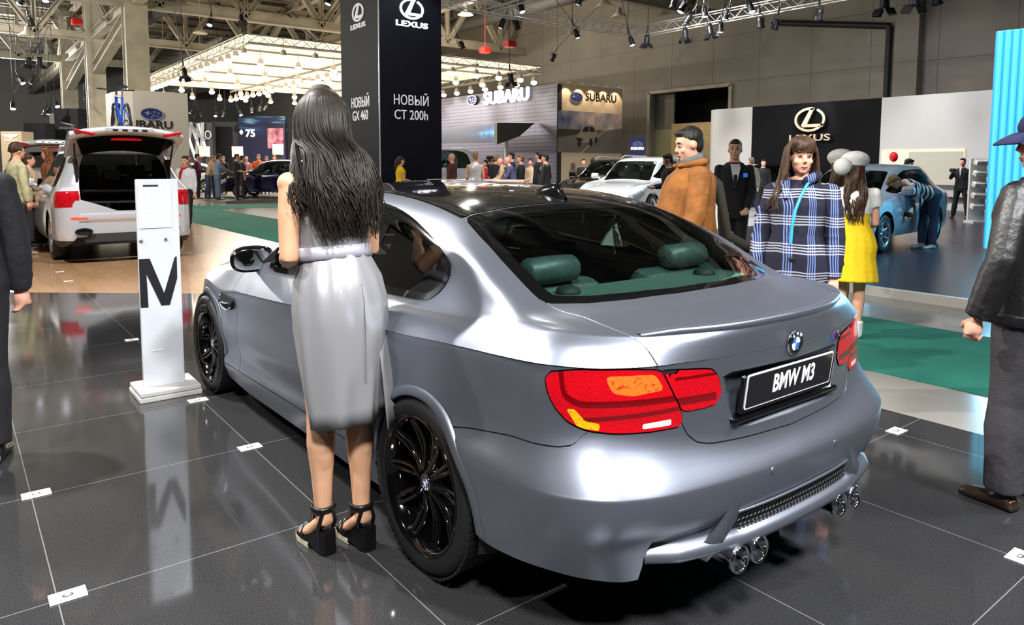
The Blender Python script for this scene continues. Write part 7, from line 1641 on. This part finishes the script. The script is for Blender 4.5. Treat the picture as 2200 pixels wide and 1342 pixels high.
# two women in white caps and yellow dresses
WFUR = noisy('white_plush', (236, 236, 232), (214, 214, 210), 60, .9, bump=.6)
for px, yt, D, fc, lb, lean in ((1806, 330, 6.95, -25, 'woman in white cap half hidden behind the plaid coat', 0), (1838, 347, 6.35, -18, 'woman in yellow dress with white shoulders and white pompon cap', 4)):
    F = FA(px, yt+6, D, fc, lb, 0, sex='f', arms=('front', 'front'), lean=lean, head=(0, 14), H=1.60 if lean else 1.63, spread=.07, group=None); F.dress(YEL, None, None, ('bob', 'brown'), .013, sleeve=0, tz0=.56 if lean else .6, hem=.075, tinf=.022, top_name='yellow_dress', skirt=True)
    b = MB(); s_ = F; s_.torso(b, .028, 1.20, 1.47)
    for i in (0, 1): s_.arm(b, i, .03, .45)
    fuse('white_cape_sleeves', b, .014, C_('white_jersey', (232, 230, 226), .95), F.root, 3)
    b = MB(); b.ell(F.h(-.03, 0, .085), (.145*F.k, .135*F.k, .085*F.k), 16, 10, F.HM); b.ell(F.h(-.03, 0, .035), (.118*F.k, .100*F.k, .05*F.k), 14, 8, F.HM); fuse('plush_cap', b, .012, WFUR, F.root, 2)
    if lean: b = MB(); b.ell(F.h(-.14, .12, -.01), (.075, .075, .075), 12, 10); b.build('pompon', WFUR, F.root)
    else: b = MB(); b.lathe([(0, .004), (.018, .004), (.018, 0)], 14, F.HM @ Matrix.Translation((-.02, -.118, .085)) @ Matrix.Rotation(PI/2, 4, 'X')); b.build('cap_emblem', M_ROUNDBLK, F.root)
    def hp_path(u, rnd): a = PI*.62+PI*.76*u; j = rnd.uniform(-.02, .02); return [F.h(-.02+.09*math.cos(a), .085*math.sin(a), .02), F.h(-.03+.11*math.cos(a), .085*math.sin(a), -.10), F.sp(1.44, -.115+j*.3, .10*math.sin(a)), F.sp(1.30+j, -.135, .09*math.sin(a)), F.sp(1.14+j*2, -.13, .06*math.sin(a)+j)]
    strands(F, 70, hp_path, .0085, HAIR['brown'], 'long_hair', 4, .2, .015)
    for i in (0, 1): b = MB(); F.foot(b, i, 0, .012); an = F.legs[i][2]; b.tube([an+Vector((0, 0, -.04)), an+Vector((0, 0, .09))], [.052, .056], 12); fuse('white_boot', b, .012, C_('white_boot_leather', (226, 224, 222), .95), F.root, 2)
# dark suit man cropped at the left edge
F = Fig('man in black suit cropped by the left edge of the photo', Vector(gp(-62, 985)), YAW+rad(24), H=1.76, arms=('down', 'down'), legs=((3, 2), (-4, 3)), w=1.12, spread=.12); F.dress(BLK, BLK, M_SHOE, ('short', 'dark'), .013, tz0=.76, tinf=.03, binf=.02, flare=.004, fold=6, sep=True)
# capped man in leather jacket at the right edge
LEA = noisy('black_leather', (20, 20, 21), (13, 13, 14), 10, .42, bump=.22, spec=.6)
F = Fig('man in black leather jacket and navy cap at the right edge', Vector(gp(2202, 1085)), YAW+rad(24), H=1.74, arms=(((-.06, .36, -1), (.30, .12, -1)), 'down'), legs=((4, 4), (-3, 2)), w=1.14, head=(56, 4), spread=.11); F.dress(LEA, DGRY, mat('brown_shoe', (44, 32, 22), .4), ('short', 'dark'), .012, tz0=.86, tinf=.036, eyes=True, fold=8, fine=True, hands=(.95, .7), binf=.024, flare=.004, sep=True)
CAP = C_('navy_cap_cloth', (22, 26, 70), .85, 30); k = F.k
b = MB(); b.ell(F.h(-.012, 0, .068), (.112*k, .092*k, .085*k), 18, 12, F.HM); b.ell(F.h(-.012, 0, .040), (.108*k, .088*k, .05*k), 16, 8, F.HM); fuse('cap', b, .010, CAP, F.root, 2)
b = MB(); rows = [[F.h(.07+.13*r_*math.cos(a)*1.0, .088*math.sin(a)*(1-.12*r_), .052-.045*r_*r_+.02*math.cos(a)*0+dz) for a in np.linspace(-1.35, 1.35, 13)] for r_, dz in ((.0, .0), (.35, .0), (.7, .0), (1., .0), (1., -.008), (.5, -.012), (0, -.012))]; b.grid(rows); b.build('cap_peak', CAP, F.root)
b = MB(); F.torso(b, .05, .84, .90); fuse('jacket_waistband', b, .012, LEA, F.root, 2)
# ---------------------------------------------------------------- hostess in the silver grey dress, seen from behind
def satin():
    m = mat('silver_grey_satin', (160, 159, 161), .36, .3); t = NT(m); v = t.coord('Object', (6, 6, .9)); n = t.n('ShaderNodeTexNoise'); n.inputs['Scale'].default_value = 1.6; n.inputs['Detail'].default_value = 1; t.l(v, n.inputs[0])
    b = t.n('ShaderNodeBump'); b.inputs['Strength'].default_value = .42; b.inputs['Distance'].default_value = .05; t.l(n.outputs[0], b.inputs['Height']); t.l(b.outputs[0], t.b.inputs['Normal']); return m
M_SATIN = satin(); M_STOCK = noisy('tan_skin_stocking', (222, 172, 136), (212, 160, 124), 12, .42)
def hostess():
    F = Fig('woman with long dark hair in sleeveless silver grey dress standing at the silver coupe', (.325, 1.068, 0), YAW+rad(44), H=1.71, lean=7, sex='f', w=1.0, arms=(((-.10, .10, -1), (.92, -.45, .0)), ((.10, .05, -1), (.75, .10, .75))), legs=((4, 2), (-2, 2)), head=(-22, 6), skin=M_STOCK, spread=.062)
    r = F.root; k = F.k; lift = .085; r.location.z += lift
    b = MB(); F.torso(b, -.004, .80, 1.50); F.head(b)
    for i in (0, 1):
        F.arm(b, i); F.hand(b, i, .7, True); F.leg(b, i); an = F.legs[i][2]; sd = F.legs[i][3]
        b.tube([an+Vector((-.038, 0, -.035)), an+Vector((.005, 0, -.045)), an+Vector((.07, .004*sd, -.10)), an+Vector((.115, .006*sd, -.125)), an+Vector((.15, .008*sd, -.132))], [.028, .036, .037, .036, .022], 10, squash=.72); b.tube([an+Vector((0, 0, .04)), an+Vector((-.012, 0, -.04))], [.033, .034], 10)
        for q in range(5): b.ell(an+Vector((.155-.006*abs(q-1), .008*sd+sd*(.026-.0135*q), -.134)), (.016, .0075, .008), 8, 6)
        b.ell(F.legs[i][1].lerp(an, .28)+Vector((-.016, 0, 0)), (.044, .044, .13), 12, 8)
    fuse('body', b, .0078, M_STOCK, r, 3)
    F.hairm = HAIR['dark']
    # dress: fitted bodice, belt, pencil skirt with a back vent
    b = MB(); F.torso(b, .012, 1.10, 1.455, 24); 
    for sd in (1, -1): b.tube([F.sp(1.40, -.05, sd*.115), F.sp(1.46, -.035, sd*.108), F.sp(1.47, .02, sd*.105), F.sp(1.40, .08, sd*.11)], [.03, .022, .022, .03], 8)
    fuse('bodice', b, .009, M_SATIN, r, 3)
    rows = []
    for z, hw, hd, fo in ((1.135, .134, .112, .0), (1.10, .142, .120, -.004), (1.02, .176, .142, -.012), (.93, .194, .152, -.016), (.84, .196, .150, -.012), (.72, .184, .140, -.004), (.60, .170, .132, .004), (.52, .156, .128, .008), (.455, .150, .124, .010)):
        ln = []
        for q in range(65):
            a = 2*PI*q/64; u = max(0, (1.05-z)/.6); f = .006*math.sin(7*a+z*4)*min(1, u*1.5)+.005*math.sin(13*a-z*9)*(1-min(1, abs(z-1.0)/.2))
            v_ = a-PI*1.37; vent = -.03*max(0, 1-abs(v_)/.12)*max(0, (.74-z)/.3)
            p = F.sp(z, fo)+Vector((0, 1, 0))*(hw+f+vent)*k*math.cos(a)+F.fw*(hd+f+vent)*k*math.sin(a); ln.append(p)
        rows.append(ln)
    b = MB(); b.grid(rows); sk_ = b.build('skirt', M_SATIN, r); so = sk_.modifiers.new('thick', 'SOLIDIFY'); so.thickness = .004; so.offset = -1
    b = MB(); b.tube([F.sp(z, -hd_-.012, -.01) for z, hd_ in ((1.09, .112), (1.02, .142), (.93, .156), (.84, .152), (.72, .138), (.62, .124))], .0018, 5); b.build('back_seam', mat('seam_grey', (96, 95, 100), .6), r)
    rows = []
    for z, w_, o_ in ((.86, .01, .0), (.76, .05, .012), (.64, .075, .026), (.52, .075, .034), (.42, .06, .036)):
        rows.append([F.sp(z, -.118-o_*.6+.03*t, -.085-w_*t-.018*t) for t in np.linspace(0, 1.15, 7)])
    b = MB(); b.grid(rows); fl = b.build('skirt_flap', M_SATIN, r); so = fl.modifiers.new('thick', 'SOLIDIFY'); so.thickness = .004
    b = MB(); F.torso(b, .026, 1.10, 1.15, 28); b.build('belt', mat('grey_satin_belt', (172, 171, 180), .42, .2), r)
    # sandals: wedge sole, heel, straps
    for i in (0, 1):
        an = F.legs[i][2]; sd = F.legs[i][3]; g = -.08*k-lift; hz = an.z; L0 = -(r.location.z)                # local height of the floor
        T = lambda x, y, z: Vector((an.x+x, an.y+y*sd+.004*sd, L0+z))
        rows = []
        for x, w_, zt, zb in ((-.058, .024, .098, .0), (-.03, .032, .092, .0), (.03, .034, .066, .0 if False else .012), (.08, .040, .036, .004), (.13, .040, .028, .0), (.172, .024, .028, .004)):
            rows.append([T(x, -w_, zb), T(x, w_, zb), T(x, w_, zt), T(x, -w_, zt), T(x, -w_, zb)])
        b = MB(); b.grid(rows, smooth=False); b.add(rows[0][:4], [(3, 2, 1, 0)]); b.add(rows[-1][:4], [(0, 1, 2, 3)]); sh = b.build('sandal', mat('black_sandal_leather', (16, 14, 16), .3), r)
        b = MB(); b.grid([[T(x, w_*c, z) for c, z in ((-1.03, .002), (1.03, .002), (1.03, .022), (-1.03, .022), (-1.03, .002))] for x, w_ in ((.05, .038), (.13, .041), (.174, .026))], smooth=False); b.build('pale_platform_sole', mat('pale_wood_sole', (196, 188, 160), .35), sh)
        b = MB()
        b.tube([an+Vector((.0, .042*math.sin(a), .012))+Vector((.040*math.cos(a), 0, 0)) for a in np.linspace(0, 2*PI, 17)], .008, 6, squash=1.6)
        for q in (1, -1): b.tube([an+Vector((-.035, .02*q, .01)), an+Vector((-.03, .036*q, -.04)), T(-.02, .034*q*sd, .09)], .008, 6); b.tube([an+Vector((.03, .028*q, .005)), an+Vector((.06, .012*q, -.045)), an+Vector((.085, .0, -.075))], .007, 6)
        b.tube([T(.10, .042, .03), an+Vector((.105, .022*sd, -.088)), an+Vector((.10, -.012*sd, -.085)), T(.10, -.040, .03)], .011, 6, squash=.6); b.tube([T(.145, .038, .03), an+Vector((.14, .012*sd, -.108)), an+Vector((.14, -.012*sd, -.108)), T(.145, -.034, .03)], .009, 6, squash=.6)
        b.build('straps', MATS['black_sandal_leather'], sh)
    # hair: scalp cap and wavy locks down the back
    b = MB(); b.ell(F.h(-.022, 0, .044), (.108*k, .092*k, .097*k), 20, 14, F.HM); b.ell(F.h(-.055, 0, -.03), (.075*k, .088*k, .10*k), 14, 10, F.HM); M_HD = noisy('dark_glossy_hair', (50, 42, 34), (24, 20, 16), 30, .46, spec=.26, stretch=(6, 6, .6))
    hc = fuse('hair', b, .009, M_HD, r, 3)
    def back(u, rnd):
        a = PI*.40+PI*1.2*u; j = rnd.uniform(-.03, .03); l = rnd.uniform(-.09, .06); c, s_ = math.cos(a), math.sin(a); q_ = .74 if s_ < 0 else 1.; dpt = rnd.uniform(-.01, .035); wd = 1+.25*rnd.random()
        return [F.h(-.02+.03*c, .03*s_, .143), F.h(-.02+(.108+dpt*.2)*c, (.092+dpt*.2)*s_, .055), F.h(-.035+(.112+dpt*.4)*c, (.098+dpt*.3)*s_, -.07), F.sp(1.50, -.09-dpt, .112*s_*wd*q_+j*.4), F.sp(1.41, -.12-dpt, .118*s_*wd*q_+j), F.sp(1.33+l*.6, -.135-dpt, .105*s_*wd*q_-.005+j*1.5), F.sp(1.25+l, -.125-dpt*.8, .075*s_*wd*q_-.015+j*1.6)]
    strands(F, 1000, back, .0042, M_HD, 'hair_lock', 11, .2, .013, hc, 18)
    def side(u, rnd):
        j = rnd.uniform(-.02, .02); return [F.h(.0, .02, .142), F.h(.01, .090, .06), F.h(-.005+j, .105, -.06), F.sp(1.47, -.02+j, .145), F.sp(1.36, -.06+j, .165+j), F.sp(1.28, -.09+j, .150+j*2)]
    strands(F, 80, side, .0038, M_HD, 'front_lock', 12, .2, .02, hc, 18)
    def side2(u, rnd): return [Vector((p.x, p.y, p.z)) for p in [F.h(.0, -.02, .142), F.h(.01, -.090, .06), F.h(.0, -.105, -.06), F.sp(1.46, -.03+rnd.uniform(-.02, .02), -.14), F.sp(1.34, -.06, -.15+rnd.uniform(-.02, .02)), F.sp(1.28, -.09, -.14+rnd.uniform(-.03, .03))]]
    strands(F, 80, side2, .0038, M_HD, 'front_lock', 13, .2, .02, hc, 18)
    b = MB(); b.box(F.sp(1.405, -.128, -.035), (.004, .02, .045)); b.build('blue_tag', mat('blue_tag', (90, 130, 220), .4), r)
hostess()
